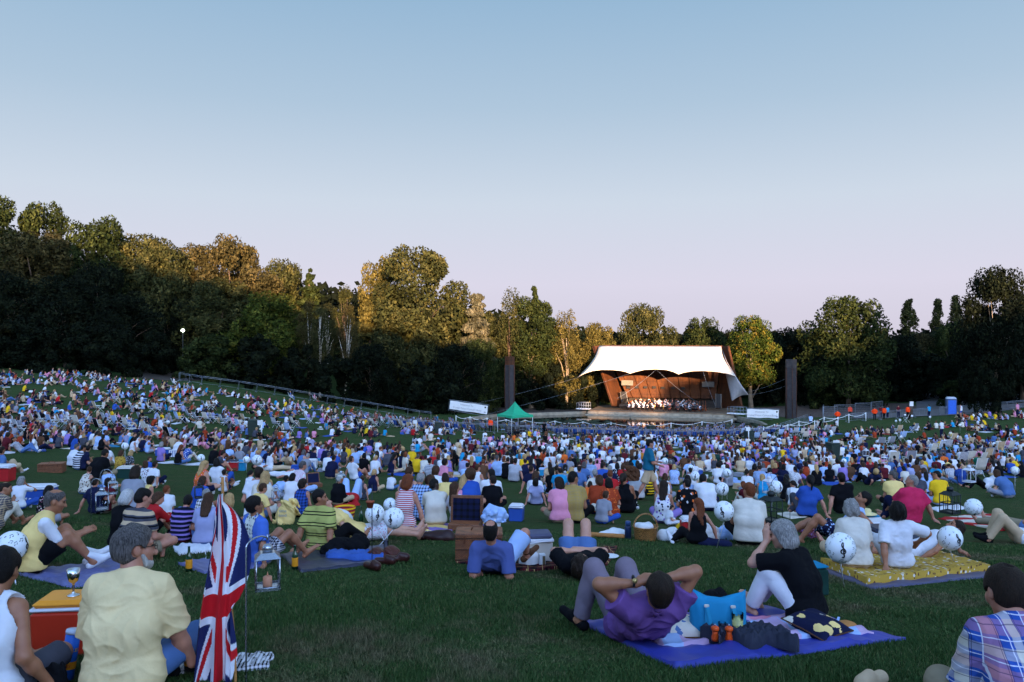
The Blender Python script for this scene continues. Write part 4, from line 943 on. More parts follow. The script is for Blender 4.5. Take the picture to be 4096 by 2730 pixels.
for zx, zy in ((818, 522), (908, 521), (998, 521), (1090, 521), (1180, 527), (1290, 527), (1392, 530)):
    mb = MB(); c = S4(zx, zy, 9.8); mb.box(c - off, (.62, .2, .40), BLACK, rz=math.atan2(SU[1], SU[0])); mb.build('vent_opening', st)
for zx, zy in ((808, 474), (1653, 490)):
    mb = MB(); c = S4(zx, zy, 8.8); mb.box(c - off, (2.1, .3, .95), PALE, rz=math.atan2(SU[1], SU[0]), bev=.05); o = mb.build('hanging_loudspeaker', st)
for pts, vv in (([(735, 566), (795, 566), (818, 690), (752, 690)], 6.0), ([(1735, 590), (1790, 590), (1790, 738), (1735, 735)], 4.0)):
    mb = MB(); q = [S4(a, b, vv) for a, b in pts]; panel(mb, q[3], q[2], q[1], q[0], BLACK, .15, (2, 2)); mb.tube([q[3], q[0], q[1], q[2]], .09, PALE, 4); stp('stage_door', mb)
# canopy
front = [(290, 420), (360, 378), (450, 349), (540, 339), (640, 340), (730, 347), (790, 360), (838, 378), (900, 358), (990, 338), (1110, 333), (1215, 340), (1285, 358), (1346, 386), (1400, 368), (1490, 353), (1600, 350), (1720, 358), (1830, 375), (1890, 390), (1946, 411)]
nT = 14; V = []; nf = len(front)
for j in range(nT + 1):
    t = j / nT
    for i, (fx, fy) in enumerate(front):
        s = i / (nf - 1); sx0 = (fx - 290) / (1946 - 290); tx, ty = 515 + (1790 - 515) * sx0, 90 + 5 * sx0
        e = (1 - 2 * sx0); x = tx + (fx - tx) * t + 45 * e * abs(e) ** .5 * math.sin(math.pi * t); y = ty + (fy - ty) * t + 18 * math.sin(math.pi * t) * (1 - abs(e)) * 0 - 14 * math.sin(math.pi * t) * abs(e) ** 3
        V.append(S4(x, y, 8.2 - 7.4 * t - .5 * math.sin(math.pi * t) * abs(e)))
F = [(j * nf + i, j * nf + i + 1, (j + 1) * nf + i + 1, (j + 1) * nf + i) for j in range(nT) for i in range(nf - 1)]
mb = MB(); mb.add(np.array(V), F, CANV, True); cnp = stp('canopy', mb); md = cnp.modifiers.new('thickness', 'SOLIDIFY'); md.thickness = .06
# side flap of the canopy
FL = []; top = [(1792, 100, 8.0), (1812, 200, 6.5), (1850, 290, 4.6), (1895, 350, 3.0), (1946, 411, .8)]; bot = [(1838, 350, 6.0), (1850, 440, 5.4), (1868, 530, 4.4), (1885, 610, 3.2), (1905, 664, 2.4)]
tip = [(1792, 100, 8.0), (1850, 250, 5.2), (1950, 415, .9), (2010, 510, .4), (2080, 600, .2)]; low = [(1832, 345, 6.0), (1862, 480, 4.8), (1888, 590, 3.4), (1897, 635, 2.8), (1905, 664, 2.2)]
for j in range(9):
    t = j / 8
    for i in range(5):
        a, b = np.array(tip[i]), np.array(low[i]); q = a + (b - a) * t; q[1] -= 22 * math.sin(math.pi * t) * (i / 4) ** 2; FL.append(S4(*q))
F = [(j * 5 + i, j * 5 + i + 1, (j + 1) * 5 + i + 1, (j + 1) * 5 + i) for j in range(8) for i in range(4)]
mb = MB(); mb.add(np.array(FL), F, mat('shaded_membrane', (.42, .38, .37), .8, var=.08, vs=2), True); o = stp('canopy_flap', mb); md = o.modifiers.new('thickness', 'SOLIDIFY'); md.thickness = .05  # same cloth as the canopy, greyed so the colour holds its shade
# the two dark columns beside the pond
def pylon(px, top, Y, label, capm=None):
    g = onground(px, Y); zt = -(top - CY) / FPX * Y; h = zt - g[2]
    o = link('column_tower', None, None, g, .4); tag(o, label, 'column', None)
    mb = MB(); mb.lathe([(.86, -.3), (.86, h * .86)], mat('slate_cladding', (.030, .025, .027), .7, var=.3, vs=1.5, bs=.4, bscale=5), n=6, smooth=False); mb.build('shaft', o)
    mb = MB(); mb.lathe([(.88, h * .862), (.88, h)], capm or CORTEN, n=6, smooth=False); mb.build('column_cap', o)  # cap colour carries the light: rust for the sunlit column, slate for the unlit
    mb = MB()
    for i in range(6): a = i * math.pi / 3; mb.tube([(.88 * math.cos(a), .88 * math.sin(a), -.2), (.88 * math.cos(a), .88 * math.sin(a), h * .86)], .05, CORTEN, 4)
    mb.build('edge_trim', o); return np.array([g[0], g[1], zt])
pyl = pylon(509.8, 356.6, 132, 'tall dark hexagonal column with sunlit rusty cap beside the green gazebo'); pyr = pylon(791, 359.4, 125, 'tall dark hexagonal column standing alone beyond the stage', mat('unlit_cap', (.042, .034, .033), .7, var=.3, vs=1.5))
def cable(a, b, label, sag=.3, r=.013):
    a, b = np.asarray(a), np.asarray(b); pts = [a + (b - a) * t - np.array([0, 0, sag * 4 * t * (1 - t)]) - a for t in np.linspace(0, 1, 9)]
    mb = MB(); mb.tube(pts, r, GALV, 4); o = mb.build('steel_cable', None, a); tag(o, label, 'cable', 'stays of the stage canopy')
cable(S4(290, 420, .8), onground(430, 128), 'steel stay from the canopy\'s pond tip down to the grass bank')
cable(S4(840, 376, .8), onground(470, 124), 'long steel stay from the first scallop of the canopy down to the bank')
cable(S4(1110, 334, .8), S4(700, 640, -2), 'steel stay from the middle of the canopy down towards the piano'); cable(S4(1110, 334, .8), S4(1560, 690, 1), 'steel stay from the middle of the canopy down towards the double basses')
cable(S4(1600, 351, .8), S4(1740, 735, .5), 'steel stay from the third scallop to the stage door'); cable(S4(2080, 600, .2), pyr - [0, 0, 3.8], 'lit steel stay from the hanging flap to the lone column'); cable(S4(2060, 570, .3), pyr - [0, 0, 2.6], 'upper steel stay from the hanging flap to the lone column')
# gangways at both ends of the platform
def gangway(p0, p1, label):
    p0, p1 = np.asarray(p0), np.asarray(p1); d = p1 - p0; L_ = np.linalg.norm(d[:2]); o = link('gangway', None, None, p0, math.atan2(d[1], d[0])); tag(o, label, 'gangway')
    mb = MB(); mb.box((L_ / 2, 0, 0), (L_, 1.3, .12), WHITE); mb.build('walkway', o)
    for y in (-.6, .6):
        mb = MB()
        for x in np.linspace(.1, L_ - .1, 6): mb.tube([(x, y, 0), (x, y, 1.1)], .03, GALV, 4)
        for z in (.55, 1.1): mb.tube([(.1, y, z), (L_ - .1, y, z)], .03, GALV, 4)
        mb.build('handrail', o)
gangway(S4(285, 742, 1.0), S4(420, 745, .8), 'white footbridge with railings at the piano end of the stage'); gangway(S4(1868, 790, .2), S4(2045, 792, -1.0), 'white footbridge with railings beside the second welcome banner')
# grand piano, podium, concert platform furniture
pc = SP(6.0, 3.2, -12); o = link('grand_piano', None, None, pc, -.5); tag(o, 'black grand piano at the end of the stage', 'piano')
mb = MB(); mb.box((0, 0, .85), (1.5, 2.1, .34), BLACK, bev=.06); mb.box((0, -1.2, .72), (1.45, .35, .12), BLACK); mb.build('case', o)
mb = MB(); mb.box((-.3, 0, 1.45), (.05, 1.9, 1.2), BLACK, ry=.5); mb.build('lid', o)
for x, y in ((-.6, -.9), (.6, -.9), (0, .9)): mb = MB(); mb.tube([(x, y, 0), (x, y, .7)], .06, BLACK, 6); mb.build('leg', o)
pd = S4(1140, 748, 1.6); pd[2] = -12; o = link('conductor_podium', None, None, pd, math.atan2(SU[1], SU[0])); tag(o, 'black podium with brass rails under the conductor', 'podium')
BRASS = mat('brass', (.55, .38, .14), .35, .8); mb = MB(); mb.box((0, 0, .16), (1.6, 1.2, .32), BLACK, bev=.02); mb.build('platform', o)
mb = MB()
for x in (-.72, .72):
    for y in (-.5, .5): mb.tube([(x, y, .3), (x, y, 1.3)], .03, BRASS, 5)
    mb.tube([(x, -.5, 1.3), (x, .5, 1.3)], .03, BRASS, 5); mb.build('rail', o); mb = MB()
# ---------------------------------------------------------------- barriers, banners, ropes
def text(nm, s, size, m, parent, loc, rx=R(90), rz=0, ext=.002, shear=0):
    c = bpy.data.curves.new(nm, 'FONT'); c.body = s; c.size = size; c.align_x = 'CENTER'; c.align_y = 'CENTER'; c.extrude = ext; c.shear = shear; c.materials.append(m)
    t_ = bpy.data.objects.new(nm, c); COL.objects.link(t_); dg = bpy.context.evaluated_depsgraph_get(); me = bpy.data.meshes.new_from_object(t_.evaluated_get(dg)); me.name = nm
    bpy.data.objects.remove(t_); bpy.data.curves.remove(c)
    o = link(nm, me, parent, loc); o.rotation_euler = (rx, 0, rz); return o
def barrier_mesh(L_, h=1.1, bars=0):
    mb = MB(); mb.tube([(0, 0, .12), (0, 0, h), (L_, 0, h), (L_, 0, .12)], .028, GALV, 4); mb.tube([(0, 0, .22), (L_, 0, .22)], .016, GALV, 4); mb.tube([(0, 0, h * .86), (L_, 0, h * .86)], .022, GALV, 4)
    for x in np.linspace(0, L_, bars + 2)[1:-1]: mb.tube([(x, 0, .22), (x, 0, h * .86)], .012, GALV, 3, False)
    for x in (.05, L_ - .05): mb.tube([(x, -.3, .02), (x, 0, .15), (x, .3, .02)], .03, GALV, 4)
    return mb.mesh('crowd_barrier')
_bm = {}
def barriers(pts, label, group, L_=2.4, h=1.1, bars=9, gap=.06):
    pts = np.array(pts, float); seg = np.hypot(*np.diff(pts, axis=0).T); cum = np.concatenate([[0], np.cumsum(seg)]); n = int(cum[-1] // (L_ + gap))
    key = (L_, h, bars)
    if key not in _bm: _bm[key] = barrier_mesh(L_, h, bars)
    f = lambda s: np.array([np.interp(s, cum, pts[:, 0]), np.interp(s, cum, pts[:, 1])])
    for i in range(n):
        a, b = f(i * (L_ + gap)), f(i * (L_ + gap) + L_); za, zb = float(terrain(*a)), float(terrain(*b))
        o = link('crowd_barrier', _bm[key], None, (a[0], a[1], za), None); d = b - a
        o.rotation_euler = (0, -math.atan2(zb - za, np.hypot(*d)), math.atan2(d[1], d[0])); tag(o, label, 'barrier', group)
barriers([(-49, 124), (-48.5, 115), (-44, 112), (-33, 114.5), (-22, 118), (-16, 117), (-10, 112)], 'steel crowd barrier in the long line along the wooded bank', 'barriers along the wooded bank', 2.4, 1.2, 0)
barriers([(-20, 103), (-17, 97), (-15, 92.5), (31, 91)], 'steel crowd barrier in the line behind the deckchairs', 'barriers behind the deckchair enclosure', bars=5)
barriers([(33, 98), (42, 112)], 'steel crowd barrier on the line running up to the staff gate', 'barriers towards the staff gate'); barriers([(44, 105), (57, 107)], 'steel crowd barrier in front of the orange jacketed staff', 'barriers by the staff', 2.4, 1.1, 2)
barriers([(58, 108), (78, 110)], 'black framed barrier between the staff and the blue toilet cubicle', 'barriers by the toilet', 2.4, 1.1, 12)
def heras(a, b, label):
    a, b = np.asarray(a, float), np.asarray(b, float); d = b - a; L_ = np.hypot(*d); z = float(terrain(*a)); mb = MB(); mb.tube([(0, 0, .1), (0, 0, 2.1), (L_, 0, 2.1), (L_, 0, .1), (0, 0, .1)], .03, GALV, 4)
    for x in np.linspace(0, L_, 22)[1:-1]: mb.tube([(x, 0, .1), (x, 0, 2.1)], .008, GALV, 3, False)
    for zz in np.linspace(.1, 2.1, 9)[1:-1]: mb.tube([(0, 0, zz), (L_, 0, zz)], .008, GALV, 3, False)
    o = mb.build('mesh_fence_panel', None, (a[0], a[1], z), math.atan2(d[1], d[0])); tag(o, label, 'fence', 'mesh fence panels at the staff gate')
for i, (xa, ya, xb, yb) in enumerate([(42.2, 108, 44.3, 108.4), (44.5, 110, 47.5, 110.5), (47.6, 110.5, 50.2, 111.5), (50.3, 111.6, 52.8, 113.5), (42.2, 108.2, 43.8, 112)]): heras((xa, ya), (xb, yb), ['mesh fence panel nearest the lone column', 'mesh fence panel beside the orange jacketed steward', 'mesh fence panel second along the road', 'mesh fence panel farthest along the road', 'mesh fence panel end-on beside the lone column'][i])
INK = mat('faded_ink', (.30, .30, .32), .9); SHEET = mat('banner_sheet', (.66, .65, .64), .9, var=.05, vs=2, bs=.3, bscale=3)
def banner(p0, p1, h, label):
    p0, p1 = np.asarray(p0), np.asarray(p1); d = p1 - p0; L_ = np.linalg.norm(d); o = link('welcome_banner', None, None, p0); o.rotation_euler = (0, -math.asin(d[2] / L_), math.atan2(d[1], d[0])); tag(o, label, 'banner')
    n = 24; V = [(L_ * i / n, .03 * math.sin(i * 1.7) + k * .02, j * h / 4 + (.03 * math.sin(i / n * 12) if j in (0, 4) else 0)) for k in (0, 1) for j in range(5) for i in range(n + 1)]; F = [(k * 5 * (n + 1) + j * (n + 1) + i, k * 5 * (n + 1) + j * (n + 1) + i + 1, k * 5 * (n + 1) + (j + 1) * (n + 1) + i + 1, k * 5 * (n + 1) + (j + 1) * (n + 1) + i) for k in (0, 1) for j in range(4) for i in range(n)]
    mb = MB(); mb.add(V, F, SHEET, True); mb.build('cloth', o)
    mb = MB(); mb.tube([(-.15, .08, -.3), (-.15, .08, h + .12), (L_ + .15, .08, h + .12), (L_ + .15, .08, -.3), (-.15, .08, -.15)], .035, GALV, 4); mb.build('frame', o)
    text('lettering', 'Welcome To', h * .30, INK, o, (L_ * .45, -.06, h * .70), shear=.2); text('lettering', 'Crystal Palace Concert Bowl', h * .30, INK, o, (L_ * .47, -.06, h * .30))
    MB().box((L_ * .94, -.05, h * .76), (.22, .02, .24), BLACK).build('emblem', o); MB().box((L_ * .94, -.05, h * .2), (.24, .02, .14), INK).build('emblem', o)
banner(atY(449.3, 409.0, 117), atY(487.0, 414.2, 115.5), 1.25, 'white welcome banner tilted along the slope near the green gazebo'); banner(atY(747, 417.4, 119), atY(778.5, 418.2, 119), 1.25, 'white welcome banner standing level between stage and lone column')
def rope_line(P, label, h=1.15, each=None):
    prev = None
    for i, (px, py, Y) in enumerate(P):
        g = onground(px, Y); o = link('rope_post', None, None, g); tag(o, label, 'post', label + 's')
        mb = MB(); mb.tube([(0, 0, -.1), (0, 0, h)], .05, WHITE, 6); mb.build('post', o)
        if prev is not None:
            d = prev - g; mb = MB(); mb.tube([np.array([0, 0, h * .93]) * (1 - t) + (d + np.array([0, 0, h * .93])) * t - np.array([0, 0, .32 * 4 * t * (1 - t)]) for t in np.linspace(0, 1, 9)], .03, WHITE, 4); mb.build('rope', o)
        prev = g
z8 = lambda x: (2900 + x * .34) / 4
rope_line([(z8(x), 0, Y) for x, Y in ((240, 96), (580, 97), (870, 99), (1167, 102), (1457, 104), (1657, 105))], 'white post carrying a rope swag towards the staff gate')
rope_line([(z8(x), 0, Y) for x, Y in ((455, 93), (740, 94.5), (1055, 97), (1330, 99))], 'white post in the nearer rope line beyond the deckchairs')
rope_line([(px, 0, 111.5) for px in (456, 470, 487, 506, 525, 555, 583, 611, 641, 671, 702, 732)], 'white rope post along the edge of the pond', 1.1)
# ---------------------------------------------------------------- picnic things
def atH(px, py, H):
    """lawn point under something H metres tall whose top is seen at (px, py)"""
    v = ray(px, py); t = np.arange(2.5, 200, .04); z = terrain(v[0] * t, t) + H; i = int(np.argmax(v[2] * t - z < 0)); return np.array([v[0] * t[i], t[i], z[i] - H])
PLASTIC = {c: mat('plastic_' + FAB[c][0].replace(' ', '_'), FAB[c][1], .45, var=.05, vs=4) for c in 'wWknblcgGyrdoet'}
PLASTIC['O'] = mat('plastic_amber', '#e8901c', .4, var=.06); PLASTIC['R'] = mat('plastic_vermilion', '#c0331c', .45, var=.06)
def wicker(key, c, c2):
    m, t, p = nodes(key); o = N(t, 'ShaderNodeTexCoord').outputs['Object']; b = N(t, 'ShaderNodeTexBrick'); b.inputs['Scale'].default_value = 1; b.inputs['Brick Width'].default_value = .028; b.inputs['Row Height'].default_value = .013; b.inputs['Mortar Size'].default_value = .0022
    sep = N(t, 'ShaderNodeSeparateXYZ'); cmb = N(t, 'ShaderNodeCombineXYZ'); t.links.new(o, sep.inputs[0]); t.links.new(mth(t, 'ADD', sep.outputs[0], sep.outputs[1]), cmb.inputs[0]); t.links.new(sep.outputs[2], cmb.inputs[1]); t.links.new(cmb.outputs[0], b.inputs['Vector'])
    b.inputs[1].default_value = (*srgb(c), 1); b.inputs[2].default_value = (*srgb(c2), 1); b.inputs[3].default_value = (.03, .015, .008, 1); n = noise(t, o, 12, 3)
    t.links.new(mixc(t, 1., b.outputs[0], ramp(t, n.outputs[0], [(.3, (.75, .75, .75)), (.7, (1.15, 1.15, 1.15))]), 'MULTIPLY'), p.inputs['Base Color']); p.inputs['Roughness'].default_value = .6; bump(t, p, b.outputs[1], -.6, .006); return m
WICK = wicker('wicker_brown', '#9a5a32', '#7c4424'); WICK2 = wicker('wicker_honey', '#c48a48', '#a06a30')
CLEAR, t_, p_ = nodes('clear_glass'); p_.inputs['Base Color'].default_value = (.95, .97, 1, 1); p_.inputs['Roughness'].default_value = .03; p_.inputs['Transmission Weight'].default_value = 1; p_.inputs['IOR'].default_value = 1.12; p_.inputs['Specular IOR Level'].default_value = .6
BOTTLE = mat('bottle_green', (.012, .045, .018), .08, spec=.8); BROWNGL = mat('beer_label_amber', '#d88a1c', .5); PAPER = mat('paper_white', '#d4d2d2', .8, var=.04, bs=.2, bscale=20); CHROME = mat('tin_metal', (.45, .47, .52), .25, .85, var=.1); IRON = mat('dark_iron', (.03, .035, .035), .5, .5); CANE = mat('bamboo_cane', '#b07a42', .55, var=.25, vs=3); WAX = mat('candle_wax', '#e8a07c', .5)
PLATEM = mat('china_plate', '#dcdce4', .3)
def cooler(loc, rz, w, d, h, body, lid, label, handle=True, group=None, open_=False):
    o = link('cool_box', None, None, loc, rz); tag(o, label, 'cool box', group)
    MB().box((0, 0, h * .41), (w, d, h * .82), PLASTIC[body], taper=1.06, bev=.02).build('box', o)
    MB().box((0, 0, h * .845), (w * 1.09, d * 1.09, h * .06), PLASTIC['w'], bev=.008).build('rim', o)
    MB().box((0, 0, h * .935), (w * 1.05, d * 1.05, h * .13), PLASTIC[lid], taper=.9, bev=.02).build('lid', o)
    if handle:
        mb = MB(); mb.tube([(-w * .55, -d * .3, h * .78), (-w * .4, -d * .60, h * .86), (w * .4, -d * .60, h * .86), (w * .55, -d * .3, h * .78)], .010, PLASTIC['w'], 6); mb.build('handle', o)
    return o
EXCL = []
def soft_patch(name, loc, rz, w, d, m, label, cat, th=.02, seed=0, amp=.02, poly=None, group=None, n=26, edge=.06, corners=None):
    """cloth lying on the lawn with creases and an uneven edge; loc may be off the lawn height"""
    r = np.random.default_rng(seed); nx = n; ny = max(8, int(n * d / max(w, .1)) if d < w else n); ny = min(ny, 40)
    U, Vv = np.meshgrid(np.linspace(-.5, .5, nx), np.linspace(-.5, .5, ny), indexing='ij')
    if corners is not None:
        c = np.array(corners, float); u = (U + .5)[..., None]; v = (Vv + .5)[..., None]; XY = (c[0] * (1 - u) + c[1] * u) * (1 - v) + (c[3] * (1 - u) + c[2] * u) * v; X, Y = XY[..., 0], XY[..., 1]
    else: X, Y = U * w, Vv * d
    ph = r.uniform(0, 6, 8)
    X = X + edge * .25 * np.sin(Vv * 9 + ph[0]) * np.abs(U) * 2; Y = Y + edge * .25 * np.sin(U * 11 + ph[1]) * np.abs(Vv) * 2
    k1, k2 = r.uniform(-14, 14, 2), r.uniform(-14, 14, 2); L_ = max(w, d)
    Z = amp * (np.sin((k1[0] * X + k1[1] * Y) / L_ * 1.5 + ph[2] + np.sin(6 * Y / L_ + ph[4])) ** 4 + .6 * np.sin((k2[0] * X + k2[1] * Y) / L_ * 2 + ph[3]) ** 6 + .5 * np.sin(31 * X / L_ + 17 * Y / L_ + ph[5]) ** 8)
    ca, sa = math.cos(rz), math.sin(rz); wx, wy = loc[0] + X * ca - Y * sa, loc[1] + X * sa + Y * ca
    EXCL.append([(wx[i_, j_], wy[i_, j_]) for i_, j_ in ((0, 0), (-1, 0), (-1, -1), (0, -1))])
    g = terrain(wx, wy) - loc[2] + (loc[3] if len(loc) > 3 else 0)
    zt = g + th + Z; zb = g - .02
    V = np.concatenate([np.stack([X, Y, zt], -1).reshape(-1, 3), np.stack([X, Y, zb], -1).reshape(-1, 3)]); i = np.arange(nx * ny).reshape(nx, ny)
    F = [tuple(q) for q in np.stack([i[:-1, :-1], i[1:, :-1], i[1:, 1:], i[:-1, 1:]], -1).reshape(-1, 4)]
    e = list(i[:, 0]) + list(i[-1, 1:]) + list(i[-2::-1, -1]) + list(i[0, -2:0:-1]); k = nx * ny
    F += [(e[q], e[q] + k, e[(q + 1) % len(e)] + k, e[(q + 1) % len(e)]) for q in range(len(e))]
    o = link(name, newmesh(name, V, F, True, [m]), None, loc[:3], rz); tag(o, label, cat, group); return o
def lump(name, loc, rz, size, m, label, cat, seed=0, group=None, amp=.25, res=None, build=True, parent=None):
    """a crumpled soft thing: jacket, plastic bag, heap of clothes"""
    w, d, h = size; r = np.random.default_rng(seed); P = [ell((0, 0, h * .25), (w * .42, d * .42, h * .55), None, .04)]
    for _ in range(7): P.append(ell((r.uniform(-.4, .4) * w, r.uniform(-.4, .4) * d, h * r.uniform(.1, .5)), (w * r.uniform(.12, .25), d * r.uniform(.12, .25), h * r.uniform(.25, .5)), None, .05))
    V, F = grow(P, res or max(w, d) / 38, folds(seed, h * amp * (.75 if max(w, d) > .3 else .2), .32 / max(.15, max(w, d)) * 1.6, (.3, .3, .6)))
    V[:, 2] = np.maximum(V[:, 2], -.03); o = link(name, newmesh(name, V, F, True, [m]), parent, loc, rz)
    if label: tag(o, label, cat, group)
    return o
def bottle(loc, label, m=BOTTLE, s=1.0, labelm=BROWNGL, group=None):
    o = link('bottle', None, None, loc); tag(o, label, 'bottle', group)
    MB().lathe([(.001, 0), (.031 * s, 0), (.032 * s, .13 * s), (.026 * s, .16 * s), (.013 * s, .19 * s), (.012 * s, .24 * s), (.014 * s, .245 * s), (.001, .25 * s)], m, n=12).build('glass', o)
    if labelm: MB().lathe([(.0325 * s, .03 * s), (.0335 * s, .035 * s), (.0335 * s, .115 * s), (.0325 * s, .12 * s)], labelm, n=12).build('paper_label', o)
    return o
def tumbler(loc, label, s=1.0, drink=None):
    o = link('drinking_glass', None, None, loc); tag(o, label, 'glass')
    MB().lathe([(.001, .002), (.026 * s, .002), (.033 * s, .13 * s), (.031 * s, .13 * s), (.024 * s, .012), (.001, .012)], CLEAR, n=14).build('glass', o)
    if drink: MB().lathe([(.001, .013), (.0235 * s, .013), (.029 * s, .09 * s), (.001, .09 * s)], drink, n=14).build('drink', o)
    return o
def lantern(loc, label, s=1.0, m=CHROME, hook=None, candle=True, rz=.3, group=None, open_cage=False):
    """loc = base of the lantern; hook = lawn point of its crook, or None"""
    o = link('candle_lantern', None, None, loc, rz); tag(o, label, 'lantern', group); w = .075 * s; h = .21 * s
    MB().box((0, 0, .008 * s), (w * 2.1, w * 2.1, .016 * s), m).build('base', o)
    mb = MB()
    for x in (-w, w):
        for y in (-w, w): mb.tube([(x, y, 0), (x, y, h)], .006 * s, m, 4)
    for z in ((.02 * s, h) if not open_cage else (.02 * s, h * .55, h)):
        mb.tube([(-w, -w, z), (w, -w, z), (w, w, z), (-w, w, z), (-w, -w, z)], .006 * s, m, 4)
    if open_cage:
        for x, y in ((0, -w), (0, w), (-w, 0), (w, 0)): mb.tube([(x, y, 0), (x, y, h)], .004 * s, m, 4)
    mb.build('frame', o)
    if not open_cage:
        for k, (x, y) in enumerate(((0, -w), (w, 0), (0, w), (-w, 0))): MB().box((x, y, h * .52), (w * 1.8 if k % 2 == 0 else .002, .002 if k % 2 == 0 else w * 1.8, h * .85), CLEAR).build('pane', o)
    MB().box((0, 0, h + .018 * s), (w * 2.2, w * 2.2, .035 * s), m, taper=.55).lathe([(.032 * s, 0), (.036 * s, .02 * s), (.036 * s, .035 * s), (.02 * s, .05 * s), (.001, .052 * s)], m, (0, 0, h + .036 * s), 12).build('roof', o)
    mb = MB(); mb.tube([(w * .8 * math.cos(a), 0, h + .04 * s + .10 * s * math.sin(a)) for a in np.linspace(0, math.pi, 9)], .0028 * s, IRON, 4); mb.build('handle', o)
    if candle:
        c = MB().lathe([(.001, .016 * s), (.030 * s, .016 * s), (.030 * s, .075 * s), (.026 * s, .080 * s), (.001, .078 * s)], WAX, n=14).build('candle', o); MB().lathe([(.002, 0), (.006 * s, .008 * s), (.003 * s, .024 * s), (.0005, .032 * s)], WAX, (0, 0, .080 * s), 8).build('wick', c)
    if hook is not None:
        hk = link('lantern_crook', None, None, hook); tag(hk, label.replace('lantern', 'crook of the lantern') if 'lantern' in label else label + ' crook', 'crook', 'lantern crooks')
        L_ = np.array(loc) - np.array(hook); top = np.array([L_[0], L_[1], L_[2] + h + .15 * s]); rr = abs(L_[0]) * .5 + .01
        pts = [np.array([0, 0, -.05]), np.array([0, 0, top[2] * .96])] + [np.array([top[0] * (1 - math.cos(a)) / 2, top[1] * (1 - math.cos(a)) / 2, top[2] * .96 + abs(top[0] or .1) * .55 * math.sin(a)]) for a in np.linspace(.3, math.pi, 9)] + [top]
        MB().tube(pts, .005, m, 5).build('rod', hk)
    return o
# --- balloons printed with musical notes
NOTE = mat('note_ink', (.02, .02, .022), .5); RUB = mat('balloon_rubber', '#e6e8ec', .38, var=.03, vs=8, spec=.4)
def stroke(P, w):
    P = np.array(P, float); out = []
    d = np.gradient(P, axis=0); n = np.stack([-d[:, 1], d[:, 0]], 1); n /= np.linalg.norm(n, axis=1)[:, None] + 1e-9; w = np.broadcast_to(w, (len(P),))[:, None] * .5
    A, B = P + n * w, P - n * w; return [[A[i], A[i + 1], B[i + 1], B[i]] for i in range(len(P) - 1)]
def disc(cx, cy, rx, ry, a=.4, n=9): 
    T_ = np.linspace(0, 2 * math.pi, n, endpoint=False); return [[np.array([cx + rx * math.cos(t) * math.cos(a) - ry * math.sin(t) * math.sin(a), cy + rx * math.cos(t) * math.sin(a) + ry * math.sin(t) * math.cos(a)]) for t in T_]]
def glyph(k):
    if k == 'treble':
        pts = [(.02, -.10), (.12, -.06), (.13, .06), (0, .13), (-.16, .06), (-.2, -.12), (-.06, -.26), (.14, -.22), (.22, -.05), (.1, .14), (-.1, .32), (-.02, .62), (.08, .74), (.14, .62), (.06, .40), (-.0, .1), (.06, -.4), (.04, -.58), (-.08, -.62), (-.12, -.52)]
        t = np.arange(len(pts)); tt = np.linspace(0, len(pts) - 1, 60); P = np.array(pts); q = np.stack([np.interp(tt, t, P[:, 0]), np.interp(tt, t, P[:, 1])], 1); k_ = np.ones(5) / 5; q[2:-2] = np.stack([np.convolve(q[:, 0], k_, 'valid'), np.convolve(q[:, 1], k_, 'valid')], 1)
        return stroke(q, .07 + .045 * np.abs(np.sin(np.linspace(0, 9, 60)))) + disc(-.08, -.54, .07, .07)
    if k == 'bass': return stroke([(-.2 + .0, .12), (-.08, .26), (.12, .2), (.16, 0), (.02, -.24), (-.18, -.36)], .08) + disc(-.16, .1, .08, .08) + disc(.3, .14, .04, .04) + disc(.3, -.04, .04, .04)
    if k == 'eighth': return disc(-.1, -.3, .14, .1) + stroke([(.03, -.28), (.03, .36)], .05) + stroke([(.03, .36), (.1, .2), (.24, .1), (.2, -.04)], .07)
    if k == 'beam': return disc(-.3, -.3, .13, .09) + disc(.22, -.22, .13, .09) + stroke([(-.18, -.28), (-.18, .26)], .05) + stroke([(.34, -.2), (.34, .36)], .05) + stroke([(-.2, .24), (.36, .34)], .12)
    if k == 'sharp': return stroke([(-.08, -.3), (-.08, .3)], .05) + stroke([(.08, -.28), (.08, .32)], .05) + stroke([(-.2, -.14), (.2, -.04)], .09) + stroke([(-.2, .08), (.2, .18)], .09)
    if k == 'flat': return stroke([(-.1, .4), (-.1, -.3)], .05) + stroke([(-.1, -.28), (.12, -.06), (.06, .06), (-.1, .0)], .06)
    return stroke([(-.08, .34), (.08, .1), (-.06, -.02), (.08, -.2), (-.06, -.24), (-.02, -.4)], .07)
